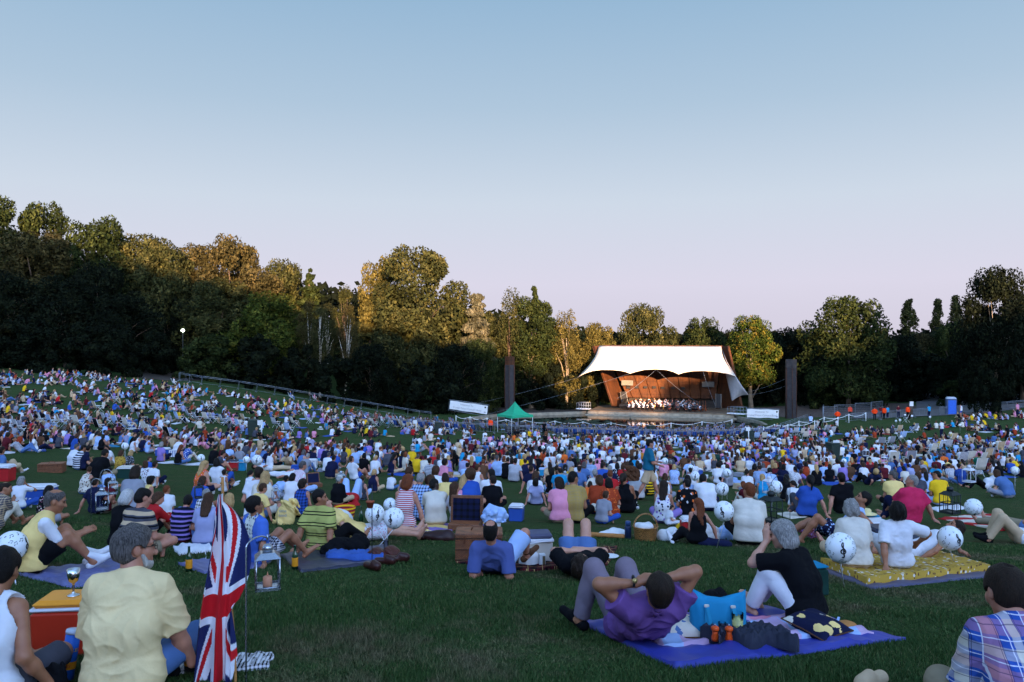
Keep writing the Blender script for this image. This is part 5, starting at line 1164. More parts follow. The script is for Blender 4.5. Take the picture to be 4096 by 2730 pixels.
def balloon_mesh(seed, R_=.135):
    r = random.Random(seed); mb = MB(); prof = [(.001, -1.16), (.07, -1.15), (.05, -1.09), (.12, -1.05)] + [(math.cos(a) * (1 if a > 0 else 1 - .05 * math.sin(-a)), math.sin(a) * (1.02 if a > 0 else 1.05)) for a in np.linspace(-1.38, 1.5, 15)] + [(.001, 1.02)]
    mb.lathe([(a * R_, b * R_) for a, b in prof], RUB, n=24)
    spots = []
    for i in range(300):
        lo, la = r.uniform(0, 6.283), math.asin(r.uniform(-.85, .93)); big = len([1 for s in spots if s[3] == 'treble']) < 3
        lo, la = (-1.57 + len(spots) * 2.1, .02) if big else (lo, la); k = 'treble' if big else r.choice(['bass', 'eighth', 'eighth', 'beam', 'sharp', 'flat', 'rest', 'eighth', 'beam']); sz = .85 if k == 'treble' else r.uniform(.27, .40)
        v = np.array([math.cos(la) * math.cos(lo), math.cos(la) * math.sin(lo), math.sin(la)])
        if k == 'treble' and abs(la) > .5: continue
        if any(np.arccos(np.clip(v @ s[2], -1, 1)) < (sz + s[4]) * .52 for s in spots): continue
        spots.append((lo, la, v, k, sz)); e = np.array([-math.sin(lo), math.cos(lo), 0]); n = np.cross(v, e); tl = r.uniform(-.5, .5) if k != 'treble' else r.uniform(-.2, .5)
        for poly in glyph(k):
            V = []
            for p in poly:
                x = (p[0] * math.cos(tl) - p[1] * math.sin(tl)) * sz; y = (p[0] * math.sin(tl) + p[1] * math.cos(tl)) * sz; w = v + e * x + n * y; w /= np.linalg.norm(w); w[2] *= (1.02 if w[2] > 0 else 1.05); V.append(w * R_ * 1.012)
            mb.add(V, [list(range(len(V)))], NOTE)
    return mb.mesh('balloon')
_bal = [balloon_mesh(s) for s in range(4)]; _nb = [0]
def balloon(px, py, dia, label, stick=None, Y=None, tilt=0, rz=None):
    Y = Y or (.275 * FPX / dia if dia > 12 else None)
    if Y is None: q = atH(px, py, .45 + .5 * ((_nb[0] * 7) % 10) / 10); Y = q[1]
    p = atY(px, py, Y); g = float(terrain(p[0], p[1])); p[2] = max(p[2], g + .14); i = _nb[0]; _nb[0] += 1
    o = link('balloon', _bal[i % 4], None, p); o.rotation_euler = (tilt, 0, ((i * 2) % 5 - 2) * .22 if rz is None else rz); tag(o, label, 'balloon', 'white balloons printed with black music notes')
    e = np.array([0, 0, -.15]); b = np.array([0, 0, g - p[2]]) if stick is None else np.array([*(stick - p[:2]), float(terrain(*stick)) - p[2]])
    s = link('stick', MB().tube([e * .9, e * .3 + b * .7 if False else b], min(.006, .0022 + .0004 * Y), PLASTIC['w'], 5).mesh('stick'), o)
    if stick is not None or tilt: s.rotation_euler = (0, 0, 0); s.matrix_parent_inverse.identity()
    if tilt: bpy.data.objects.remove(s)
    elif stick is not None:
        a = -o.rotation_euler[2]; s.rotation_euler = (0, 0, a)
    return o
# --- a folding garden chair
def chair_mesh(cm):
    mb = MB(); wm_ = WHITE
    for x in (-.26, .26): mb.tube([(x, .42, 0), (x, -.18, .60)], .014, wm_, 5); mb.tube([(x, -.22, 0), (x, .30, .56), ], .014, wm_, 5); mb.tube([(x, .22, .40), (x, -.20, .42), (x, -.42, 1.02)], .014, wm_, 5); mb.tube([(x * 1.08, .28, .60), (x * 1.08, -.26, .62)], .018, wm_, 5)
    V = []; F = []
    prof = [(.24, .41), (.0, .38), (-.19, .42), (-.26, .60), (-.34, .82), (-.42, 1.03)]
    for y, z in prof: V += [(-.25, y, z), (.25, y, z)]
    for y, z in prof: V += [(-.25, y - .012, z - .015), (.25, y - .012, z - .015)]
    n = len(prof); F = [(2 * i, 2 * i + 1, 2 * i + 3, 2 * i + 2) for i in range(n - 1)] + [(2 * n + 2 * i + 2, 2 * n + 2 * i + 3, 2 * n + 2 * i + 1, 2 * n + 2 * i) for i in range(n - 1)]
    mb.add(V, F, cm, True); return mb.mesh('garden_chair')
def deck_mesh(cm):
    mb = MB(); wd = mat('chair_wood', '#8a6a48', .7)
    for x in (-.28, .28): mb.tube([(x, .55, .02), (x, -.50, .95)], .022, wd, 4); mb.tube([(x * .9, -.45, .02), (x * .9, .30, .45)], .022, wd, 4)
    for y, z in ((.5, .06), (-.48, .93)): mb.tube([(-.28, y, z), (.28, y, z)], .02, wd, 4)
    P = [(.45, .30), (.15, .20), (-.10, .32), (-.30, .62), (-.48, .94)]; V = []
    for k in (0, .012):
        for y, z in P: V += [(-.24, y - k, z - k), (.24, y - k, z - k)]
    n = len(P); F = [(2 * i, 2 * i + 1, 2 * i + 3, 2 * i + 2) for i in range(n - 1)] + [(2 * n + 2 * i + 2, 2 * n + 2 * i + 3, 2 * n + 2 * i + 1, 2 * n + 2 * i) for i in range(n - 1)]
    mb.add(V, F, cm, True); return mb.mesh('deckchair')
# --- gazebo, bins, toilet, lamp
g = onground(515, 95); o = link('gazebo', None, None, g, .6); tag(o, 'green pop-up gazebo over the sound desk in front of the pond', 'gazebo')
GRN = mat('gazebo_green', '#1f9a70', .6, var=.06); h = 2.25; r_ = 1.55; mb = MB(); V = [(-r_, -r_, h), (r_, -r_, h), (r_, r_, h), (-r_, r_, h), (0, 0, h + 1.55)]; m_ = []
for i in range(4):
    a, b = np.array(V[i]), np.array(V[(i + 1) % 4]); ap = np.array(V[4])
    for j in range(6):
        t0, t1 = j / 6, (j + 1) / 6; f = lambda t, q: q + (ap - q) * t - np.array([0, 0, .38 * math.sin(math.pi * t)]) * (1)
        mb.add([f(t0, a), f(t0, (a + b) / 2) - [0, 0, .05], f(t0, b), f(t1, b), f(t1, (a + b) / 2) - [0, 0, .05 * (1 - t1)], f(t1, a)], [(0, 1, 4, 5), (1, 2, 3, 4)], GRN, False)
    mb.add([a, b, b - [0, 0, .3], (a + b) / 2 - [0, 0, .24], a - [0, 0, .3]], [(4, 3, 2, 1, 0)], GRN)
mb.build('roof', o)
for x in (-r_, r_):
    for y in (-r_, r_): MB().tube([(x * .97, y * .97, -.1), (x * .97, y * .97, h)], .03, WHITE, 5).build('leg', o)
for i, (dx, dy, w, hh) in enumerate(((-.7, .3, .9, .8), (.8, .1, .7, 1.4), (.1, -.6, .6, .9))):
    q = onground(515, 95) + [dx, dy, 0]; q[2] = terrain(q[0], q[1]); o = link('equipment_rack', None, None, q, .2); tag(o, ['wide sound equipment case under the gazebo', 'tall sound equipment rack under the gazebo', 'small sound equipment case at the front of the gazebo'][i], 'equipment case')
    MB().box((0, 0, hh / 2 - .05), (w, .5, hh + .1), BLACK, bev=.02).build('case', o); mb = MB()
    for z in np.linspace(.15, hh - .1, 4): mb.box((0, -.26, z), (w * .8, .02, .05), GALV)
    mb.build('front_panel', o)
BIN = mat('bin_green', (.020, .034, .028), .5)
def bin_(px, top, bot, label):
    g = at(px, bot); h = (bot - top) / FPX * g[1]; o = link('wheelie_bin', None, None, g, .2); tag(o, label, 'bin', 'dark green wheelie bins'); s = h / 1.1
    MB().box((0, 0, .5 * s), (.56 * s, .60 * s, .94 * s), BIN, taper=1.16, bev=.03).build('body', o); MB().box((0, .02, 1.02 * s), (.66 * s, .72 * s, .09 * s), BIN, bev=.03).build('lid', o)
    for x in (-.27, .27): MB().lathe([(.001, -.03), (.1 * s, -.03), (.1 * s, .03), (.001, .03)], BLACK, (x * s, .32 * s, .1 * s), 10, rot(0, R(90))).build('wheel', o)
bin_(253.5, 419, 436.5, 'wheelie bin beside a white sign post on the slope of garden chairs'); bin_(438.5, 422, 434, 'wheelie bin on open grass near the corner of the deckchair barriers'); bin_(476, 421.5, 431, 'wheelie bin between barriers and gazebo'); bin_(833, 442, 459, 'biggest wheelie bin, with a notice post, amid the right hand crowd'); bin_(749, 430, 443, 'wheelie bin next to a white post near two blue chairs'); bin_(651, 425, 436, 'wheelie bin by the barrier in front of the pond reflection')
def sign_post(px, top, bot, label):
    g = at(px, bot); h = (bot - top) / FPX * g[1]; o = link('sign_post', None, None, g); tag(o, label, 'sign', 'white notice posts'); MB().tube([(0, 0, -.1), (0, 0, h)], .055, WHITE, 6).build('post', o)
    MB().box((-.08, -.08, h - .2), (.42, .02, .38), PAPER).build('notice', o)
sign_post(261.5, 420, 438, 'white notice post beside the bin on the slope of chairs'); sign_post(837, 440, 459, 'white notice post against the biggest bin'); sign_post(416, 420, 432.5, 'white post among the chairs at the end of the deckchair barrier'); sign_post(748.6, 427, 444, 'white post next to the bin near two blue chairs')
g = onground(951, 108.5); o = link('portable_toilet', None, None, g, -.35); tag(o, 'blue portable toilet cubicle with pale domed roof at the lawn edge', 'toilet')
TB = mat('toilet_blue', '#2a62c8', .5); TG = mat('toilet_grey_blue', '#3a4a6a', .5); MB().box((0, 0, 1.05), (1.25, 1.25, 2.2), TG, bev=.04).build('body', o); MB().box((.05, -.66, 1.0), (.95, .06, 1.9), TB, bev=.02).build('door', o); MB().box((0, 0, 2.22), (1.3, 1.3, .28), mat('toilet_roof', '#a8b0bc', .5), taper=.72, bev=.05).build('roof', o)
o = link('wooden_post', None, None, onground(911, 106)); tag(o, 'dark wooden post with a small white notice near the toilet cubicle', 'post'); MB().tube([(0, 0, -.2), (0, 0, 2.2)], [.22, .2], BARK, 8).build('trunk_post', o); MB().box((-.05, -.25, 1.9), (.5, .03, .6), PAPER).build('notice', o)
g = onground(182.8, 128); zt = -(330.5 - CY) / FPX * 128; o = link('street_lamp', None, None, g); tag(o, 'lit lamp glowing against the dark trees of the hill', 'lamp')
MB().tube([(0, 0, -.3), (0, 0, zt - g[2])], .06, IRON, 6).build('pole', o)
lm, t_, p_ = nodes('lamp_glow'); p_.inputs['Emission Color'].default_value = (.85, 1, .8, 1); p_.inputs['Emission Strength'].default_value = 6; MB().lathe([(.001, -.22), (.2, -.16), (.28, 0), (.2, .18), (.001, .22)], lm, (0, 0, zt - g[2]), 10).build('globe', o)
# ---------------------------------------------------------------- people sitting on the lawn, each read off the picture
STAGE = np.array([25., 133.])
HS = {'cross': .895, 'knees': .875, 'lean': .87, 'leanL': .885, 'leanR': .885, 'side': .90, 'fwd': .78, 'legs': .90, 'drink': .905, 'back': .30, 'flat': .28, 'elbow': .56, 'chair': 1.27, 'stand': 1.72, 'akimbo': 1.72, 'walk': 1.72}
def face_stage(p): return -math.atan2(STAGE[0] - p[0], STAGE[1] - p[1])
SITTERS = []
def look(top, hair, rngp, **kw):
    L = {}
    if top[0] == '-': L['sleeve'] = 0; top = top[1:]
    elif top[0] == '+': L['sleeve'] = 1.9; top = top[1:]
    else: L['sleeve'] = rngp.uniform(.55, .75)
    L['top'] = top; L['hair'] = hair[0]; L['hs'] = {'z': 'bald'}.get(hair[1], hair[1]); L['fem'] = hair[1] in 'mlxpb'
    L['bottom'] = rngp.choice(['n', 'D', 'k', 'K', 'E', 't', 'b', 'W', 'e', 'l']); L['leg'] = rngp.choice([2., 2., 2., .65, .7, 1.6]); L['shoes'] = rngp.choice([None, 'w', 'k', 'B', 'w'])
    L['skin'] = rngp.choice('frrrtt'); L['s'] = rngp.uniform(.92, .99) * (.96 if L['fem'] else 1.02); L['fat'] = rngp.uniform(.9, 1.12); L['seed'] = rngp.randrange(9999); L['hv'] = rngp.uniform(0, .008)
    L.update(kw); return L
def seat(px, py, P, L, yawf):
    """where a figure sits whose crown is seen at (px, py)"""
    J = skeleton(P, L.get('fem', False), 1, L.get('fat', 1.)); s = L.get('s', 1.); v = J['HM'] @ np.array([0, -.01, .128]) + J['hd']
    p = atH(px, py, v[2] * s); yaw = yawf(p); c, d = math.cos(yaw), math.sin(yaw); p = p - np.array([c * v[0] - d * v[1], d * v[0] + c * v[1], 0]) * s
    p[2] = float(terrain(p[0], p[1])); return p, yaw
def seat_base(px, py, base, P, L, yaw, z=0):
    """a figure whose seat meets the lawn at row base and whose crown is seen at (px, py): place and scale"""
    J = skeleton(P, L.get('fem', False), 1, L.get('fat', 1.)); v = J['HM'] @ np.array([0, -.01, .128]) + J['hd']; c, d = math.cos(yaw), math.sin(yaw); s = 1.
    Y = at(px, base)[1] + .08
    for _ in range(5):
        o = np.array([c * v[0] - d * v[1], d * v[0] + c * v[1]]) * s; hx = (px - CX) / FPX * (Y + o[1]); p = np.array([hx - o[0], Y, 0]); p[2] = float(terrain(p[0], p[1])); s = float(np.clip((-(py - CY) / FPX * (Y + o[1]) - p[2] - z) / v[2], .6, 1.12))
    return p, s
BASE = {('A', 355, 305): 800, ('A', 565, 335): 800, ('A', 970, 272): 660, ('A', 1810, 225): 770, ('A', 2150, 430): 778, ('A', 2180, 290): 715, ('A', 1420, 295): 578, ('B', 240, 245): 660, ('B', 670, 318): 772, ('B', 905, 305): 705, ('B', 1030, 505): 995, ('B', 1560, 345): 1000, ('B', 2205, 262): 705, ('B', 1075, 250): 640, ('B', 2015, 320): 605, ('C', 440, 495): 930, ('C', 980, 480): 870, ('C', 1430, 450): 845, ('C', 2060, 445): 765,
 ('D', 65, 540): 1015, ('D', 205, 485): 805, ('D', 470, 570): 960, ('D', 880, 500): 845, ('D', 1040, 500): 840, ('D', 1220, 612): 1180, ('D', 1370, 600): 1290, ('D', 1515, 635): 1100, ('D', 1780, 660): 1130, ('D', 1970, 640): 1150, ('D', 2165, 645): 1130, ('D', 1910, 480): 830, ('D', 1950, 605): 960, ('D', 1430, 480): 800, ('D', 1570, 600): 900, ('D', 2110, 420): 640, ('D', 1460, 340): 590, ('D', 1365, 335): 585, ('D', 845, 390): 660, ('D', 1035, 400): 640,
 ('G', 600, 315): 690, ('G', 655, 282): 560, ('G', 975, 275): 640, ('G', 880, 220): 505, ('G', 815, 240): 480, ('G', 1320, 240): 520, ('G', 1530, 245): 475, ('G', 1645, 180): 405, ('G', 1810, 220): 385, ('G', 480, 190): 435}
def crowd_person(px, py, top, hair, pose='cross', dy=0, seed=0, base=None, **kw):
    rp = random.Random(seed * 7 + 3); L = look(top, hair, rp, **kw); s = L['s']
    L['posename'] = pose; P = dict(POSES[pose]); P['hy'] = kw.get('hy', rp.gauss(0, .35)); P['hp'] = P['hp'] + kw.get('hp', rp.gauss(-.05, .1)); P['slouch'] += rp.gauss(0, .05); P['lean'] += rp.gauss(0, .04)
    dyaw = rp.gauss(0, .12) + R(dy)
    if pose in ('cross', 'knees', 'side', 'legs') and rp.random() < .5 and L.get('vary', 1):
        for k in ('lh', 'rh'): P[k] = tuple(np.array(P[k]) + np.array([rp.gauss(0, .05), rp.gauss(0, .06), abs(rp.gauss(0, .06))]))
    p, yaw = seat(px, py, P, L, lambda p: face_stage(p) * .9 + dyaw)
    if base: p, L['s'] = seat_base(px, py, base, P, L, yaw)
    p[2] += .01
    o, J = person(p, yaw, P, L); SITTERS.append((p[0], p[1], s)); return o, J
def region(x0, y0, f): return lambda x, y: ((x0 + x * f) / 4, (y0 + y * f) / 4)
ZA, ZB, ZC = region(1600, 1800, .3825), region(2400, 1800, .3825), region(3196, 1700, .3825)
ZD, ZG, ZF, ZQ = region(0, 1700, .425), region(800, 1800, .425), region(1800, 1600, .425), region(900, 1500, .425)
CAT = {
 'A': (ZA, [(355, 305, 'W', 'ks', 'knees', 0, dict(skin='d', hy=-.9, collar=1, glasses=1, bottom='t', leg=2.)), (565, 335, 'w', 'bx', 'leanL', -25, dict(bottom='B', leg=.6, hy=0, neck=.10, shoes=None)), (970, 272, 'k', 'ns', 'cross', 0, dict(collar=1, fat=1.15, bottom='k', hp=-.25)), (1810, 225, 'check:m:K::.5', 'ks', 'cross', -8, dict(collar=1, hy=-.6, glasses=1, bottom='k', leg=2., fat=1.12, s=1.06)),
   (2150, 430, 'e', 'bs', 'cross', -30, dict(s=.72, hp=-.4, fat=.95)), (2180, 290, 'floral:u:o', 'km', 'cross', 20, {}), (2085, 280, 'u', 'bm', 'cross', 0, {}), (1420, 295, 'L', 'km', 'lean', 0, dict(bottom='n', leg=2.)), (1990, 335, 'o', 'nm', 'cross', -30, dict(s=.7)), (2035, 200, 'W', 'gs', 'leanL', 0, dict(fat=1.2)), (1670, 185, 'c', 'nz', 'cross', 0, {}), (1660, 300, 'p', 'nm', 'cross', 10, {}),
   (700, 265, '-p', 'yl', 'cross', -10, {}), (470, 260, 'Y', 'nm', 'cross', 20, {}), (225, 262, 'check:l:n', 'gz', 'knees', -10, {}), (320, 290, 'c', 'bs', 'fwd', -20, {}), (90, 268, '-stripe:w:r::.35', 'am', 'side', 0, dict(bottom='k')), (105, 178, '-b', 'bs', 'leanR', 0, dict(fem=True)), (380, 185, 'w', 'bu', 'cross', 0, dict(fem=True)), (310, 82, 'check:w:n', 'ks', 'leanL', -15, {}), (475, 92, 'p', 'ku', 'cross', -30, dict(fem=True)),
   (710, 140, 'l', 'kz', 'knees', 0, {}), (815, 145, '-w', 'bs', 'leanR', 0, dict(fem=True)), (730, 220, 'b', 'bu', 'cross', 0, dict(fem=True)), (955, 215, 'w', 'ks', 'cross', 0, {}), (880, 60, '-d', 'ns', 'leanR', 0, {}), (975, 75, '-v', 'nb', 'side', 0, dict(neck=.11)), (1090, 65, 'stripe:B:t', 'am', 'drink', 0, {}), (1210, 80, 'check:e:w::.4', 'ns', 'leanR', 0, {}), (1310, 95, '-n', 'nz', 'cross', 0, {}), (1370, 160, 'n', 'ns', 'leanL', 0, dict(fat=1.15)), (1375, 90, 'n', 'kl', 'cross', 0, {}), (1425, 235, 'w', 'bm', 'cross', 0, {}),
   (825, -15, 'stripe:n:w::.4', 'gs', 'leanR', -25, {}), (990, -5, 'Y', 'nm', 'cross', 0, {}), (1040, -25, 'r', 'km', 'cross', 0, {}), (470, -10, '-w', 'nz', 'cross', 0, {}), (540, 0, '-n', 'bm', 'cross', 30, {}), (355, -20, '-b', 'nb', 'cross', 0, {}), (1380, -10, 'w', 'ns', 'leanL', 0, {}), (1490, 0, 'o', 'bs', 'cross', -30, dict(s=.72)), (1705, 5, 'o', 'nz', 'leanL', 0, dict(skin='t')), (1940, 0, 'n', 'ks', 'cross', 0, dict(fat=1.15)), (1995, 95, 'check:l:E', 'ns', 'cross', 0, {}), (2065, 105, 'p', 'nm', 'cross', 0, dict(s=.75)), (2115, 140, 'b', 'ks', 'cross', 0, {}), (2195, 170, 'n', 'gs', 'cross', 0, {}), (2240, 85, 'w', 'gs', 'cross', 0, dict(hat=('W', 'cap'), fat=1.15)), (2270, 140, 'floral:k:w', 'km', 'cross', 0, {}), (2335, 140, 'r', 'bm', 'cross', 0, {}), (1880, 155, 'D', 'nz', 'leanR', 0, {}), (1795, 185, 'e', 'ym', 'cross', 0, {}), (1730, 155, 'y', 'kl', 'cross', 0, {}), (1590, 190, 'k', 'km', 'cross', 0, {}), (2200, 225, 'r', 'as', 'cross', 0, {})]),
 'B': (ZB, [(670, 318, '-floral:w:n:v:1.6', 'nl', 'cross', 0, dict(bottom='v', neck=.12, s=.98)), (905, 305, 'floral:k:o:w:2', 'ks', 'cross', 10, dict(hy=.5, glasses=1, collar=1)), (1030, 505, '-k', 'ax', 'side', 15, dict(bottom='k', leg=2., shoes='w', s=.85, neck=.125)), (1560, 345, 'W', 'as', 'cross', -12, dict(fat=1.15, bottom='k', leg=2., collar=1, hp=-.2, s=1.05, shoes=None)), (240, 245, '-k', 'np', 'leanL', 0, dict(bottom='k', leg=2., fem=False, arm=.09, skin='t')), (390, 215, 'w', 'ns', 'cross', 0, {}), (680, 250, '-w', 'bm', 'cross', 0, {}), (1075, 250, 'w', 'ks', 'fwd', 0, dict(s=1.1)), (915, 275, 'pin:l:n', 'km', 'cross', 0, {}),
   (930, 85, 'l', 'bs', 'leanL', 0, {}), (780, 155, 'floral:l:v:w:.6', 'ym', 'cross', 0, {}), (1235, 135, 'w', 'ku', 'cross', 0, {}), (1330, 30, '-r', 'bm', 'cross', 0, {}), (1580, 40, 'b', 'bs', 'leanR', 0, {}), (1665, 165, 'pin:l:n', 'nz', 'cross', 0, {}), (1535, 210, 'w', 'np', 'cross', 0, {}), (1695, 262, '-c', 'ym', 'cross', 0, dict(arm=.07)), (1775, 200, 'l', 'ks', 'fwd', -25, dict(s=1.1)), (2015, 320, 'w', 'np', 'knees', -5, dict(s=.88)), (2205, 262, 'b', 'kp', 'leanR', 0, dict(fat=1.15, bottom='E', leg=2., shoes=None)), (1880, 125, 'k', 'kl', 'cross', 0, {}), (1985, 105, 'w', 'ks', 'cross', 0, {}), (2045, 170, 'floral:w:k::.5', 'kp', 'leanR', 0, {}), (2185, 115, 'w', 'ks', 'fwd', 0, {}), (2260, 150, 'k', 'yl', 'cross', 0, {}), (1705, 60, 'E', 'ks', 'cross', 0, {}), (1740, 5, 'l', 'ns', 'cross', 0, {}), (1825, 75, 'd', 'bs', 'cross', 60, {}), (1435, 60, 'B', 'bl', 'side', 30, {}), (1475, 30, 'floral:w:v', 'nl', 'cross', 20, {}), (1210, 10, 'G', 'ns', 'cross', 0, dict(fat=1.15)), (870, 45, 'B', 'ns', 'cross', 30, dict(hat=('l', 'cap'))), (790, 25, 'v', 'ns', 'cross', -20, {}), (745, 60, 'floral:k:d', 'kl', 'cross', 0, {}), (675, 25, 'G', 'ns', 'cross', -60, {}), (1490, 340, 'd', 'am', 'knees', 40, dict(s=.78)), (85, 40, 'w', 'bs', 'cross', 0, dict(s=.7)), (215, 40, 'w', 'nm', 'cross', 0, {}), (330, 135, 'w', 'kl', 'cross', 0, {}), (120, -40, 'b', 'am', 'cross', 0, {}), (1420, -30, 'w', 'nm', 'cross', 0, {}), (620, -20, 'w', 'ym', 'cross', 0, {}), (2130, 120, 'd', 'bm', 'cross', 20, {}), (1950, 260, 'k', 'kl', 'cross', -10, {}), (500, 240, 'stripe:y:k', 'bs', 'cross', 15, dict(s=.8))]),
 'C': (ZC, [(440, 495, 'k', 'ks', 'leanL', 0, dict(fat=1.2, s=1.04)), (980, 480, 'Y', 'ss', 'cross', 0, dict(hy=.8, face=1)), (1430, 450, 'y', 'ks', 'cross', 0, dict(hy=.8, glasses=1, bottom='l', leg=2., face=1)), (1550, 405, 'check:w:n', 'ns', 'cross', 0, dict(hat=('Y', 'brim'))), (1665, 410, 'check:b:n', 'ks', 'cross', 0, {}), (2060, 445, 'D', 'bm', 'fwd', 35, dict(fem=False, fat=1.15, s=1.1, collar=1)), (2310, 380, 'k', 'kl', 'cross', 0, {}), (2140, 285, '-w', 'km', 'leanR', 0, {}), (1870, 350, 'w', 'ns', 'leanL', 0, {}), (1885, 285, 'g', 'ns', 'chair', 0, {}), (2080, 380, 'k', 'kl', 'cross', 0, {}), (1350, 310, 'l', 'nl', 'cross', 0, {}), (1415, 290, 'c', 'am', 'cross', 0, {}), (1465, 330, 'w', 'ns', 'cross', 0, {}), (1510, 290, 'o', 'bz', 'cross', 0, {}), (1600, 320, 'w', 'bs', 'cross', 0, {}), (1530, 365, 'n', 'bz', 'cross', 0, {}), (1120, 350, 'w', 'ns', 'drink', 0, {}), (1170, 315, 'w', 'ym', 'cross', 0, {}), (910, 375, 'w', 'yp', 'cross', 0, {}), (995, 325, '-n', 'kb', 'cross', 0, {}), (1060, 360, 'w', 'ym', 'cross', 0, dict(s=.8)), (800, 385, 'E', 'nl', 'cross', 0, {}), (735, 340, 'r', 'nm', 'cross', 0, {}), (660, 340, 'v', 'ys', 'leanR', 0, {}), (545, 340, 'floral:u:o', 'yl', 'cross', 0, {}), (630, 290, '-b', 'bm', 'cross', 0, {}), (790, 305, 'w', 'ks', 'fwd', 0, dict(s=1.1)), (395, 350, 'w', 'ks', 'leanL', 0, dict(s=1.06)), (320, 385, 'p', 'yl', 'cross', 0, {}), (285, 345, 'u', 'bm', 'cross', 0, {}), (820, 450, 'n', 'yu', 'elbow', 20, {}), (1085, 435, 'W', 'km', 'drink', 10, {}), (985, 222, 'w', 'ws', 'chair', 0, dict(fat=1.15)), (1905, 230, 'p', 'gz', 'chair', 20, {}), (1155, 235, 'p', 'am', 'chair', 0, {}), (790, 180, 'w', 'bs', 'cross', 0, dict(s=.9)), (690, 155, 'n', 'ns', 'cross', 0, {}), (600, 75, 'l', 'ns', 'leanL', 15, {}), (645, 100, 'w', 'gs', 'chair', 0, {}), (240, 110, 'stripe:w:k', 'ns', 'cross', 0, {}), (160, 135, 'floral:k:Y', 'km', 'cross', 0, {}), (275, 110, 'c', 'ns', 'cross', 0, {}), (1260, 130, 'floral:w:p', 'nl', 'side', -20, {}), (1300, 460, 'L', 'bm', 'fwd', 0, dict(s=1.05)), (1250, 500, 'E', 'bu', 'cross', -20, {}), (1325, 490, 'l', 'kl', 'cross', 0, {}), (2200, 260, 'w', 'bm', 'cross', 0, {}), (2110, 230, 'c', 'yl', 'cross', 0, {}), (1780, 215, 'n', 'ks', 'chair', 0, {}), (1960, 190, 'E', 'ns', 'chair', 0, {}), (2090, 130, 'W', 'gs', 'chair', 0, {}), (2200, 130, 'p', 'am', 'chair', 0, {}), (1690, 240, 'w', 'nm', 'chair', 0, {}), (1410, 105, 'k', 'ns', 'cross', 0, {}), (1480, 130, 'l', 'bm', 'cross', 0, {}), (1610, 60, 'Y', 'nm', 'chair', 0, {})]),
 'D': (ZD, [(65, 540, 'check:E:t::.6', 'nz', 'knees', -20, dict(hy=-.8, fat=1.2, s=1.06, face=1, collar=1)), (205, 485, 'w', 'gm', 'drink', 0, dict(skin='t')), (470, 570, 'floral:k:p:W:.7', 'km', 'cross', 0, {}), (880, 500, 'n', 'nb', 'leanL', 0, dict(bottom='floral:k:w')), (1040, 500, 'd', 'ku', 'cross', 0, dict(fat=1.15)), (1035, 400, 'l', 'ks', 'cross', 0, {}), (1220, 612, '+k', 'wm', 'cross', 0, dict(fem=True, s=.96)), (1370, 600, 'multi:E:t:k:1.6', 'ks', 'cross', -20, dict(fat=1.15, bottom='K', leg=.6, s=1.0, shoes=None)), (1515, 635, '+r', 'bm', 'knees', -25, dict(s=.80, fem=False, hy=-.5)), (1780, 660, 'multi:n:v:k:.9', 'ks', 'cross', 0, dict(s=.80, bottom='d')), (1970, 640, 'L', 'bx', 'cross', 0, dict(s=.9)), (2165, 645, '-floral:Y:W', 'ym', 'cross', 0, dict(neck=.12, s=.92)), (1910, 480, 'b', 'bm', 'cross', 0, dict(fat=1.15)), (1950, 605, 'check:w:k', 'gu', 'cross', 0, dict(fem=True, s=.9)), (1430, 480, '-Y', 'ku', 'cross', -20, dict(fem=True)), (1570, 600, 'w', 'as', 'cross', 30, dict(s=.7)), (2110, 420, '-w', 'ns', 'leanR', 0, dict(fem=True)),
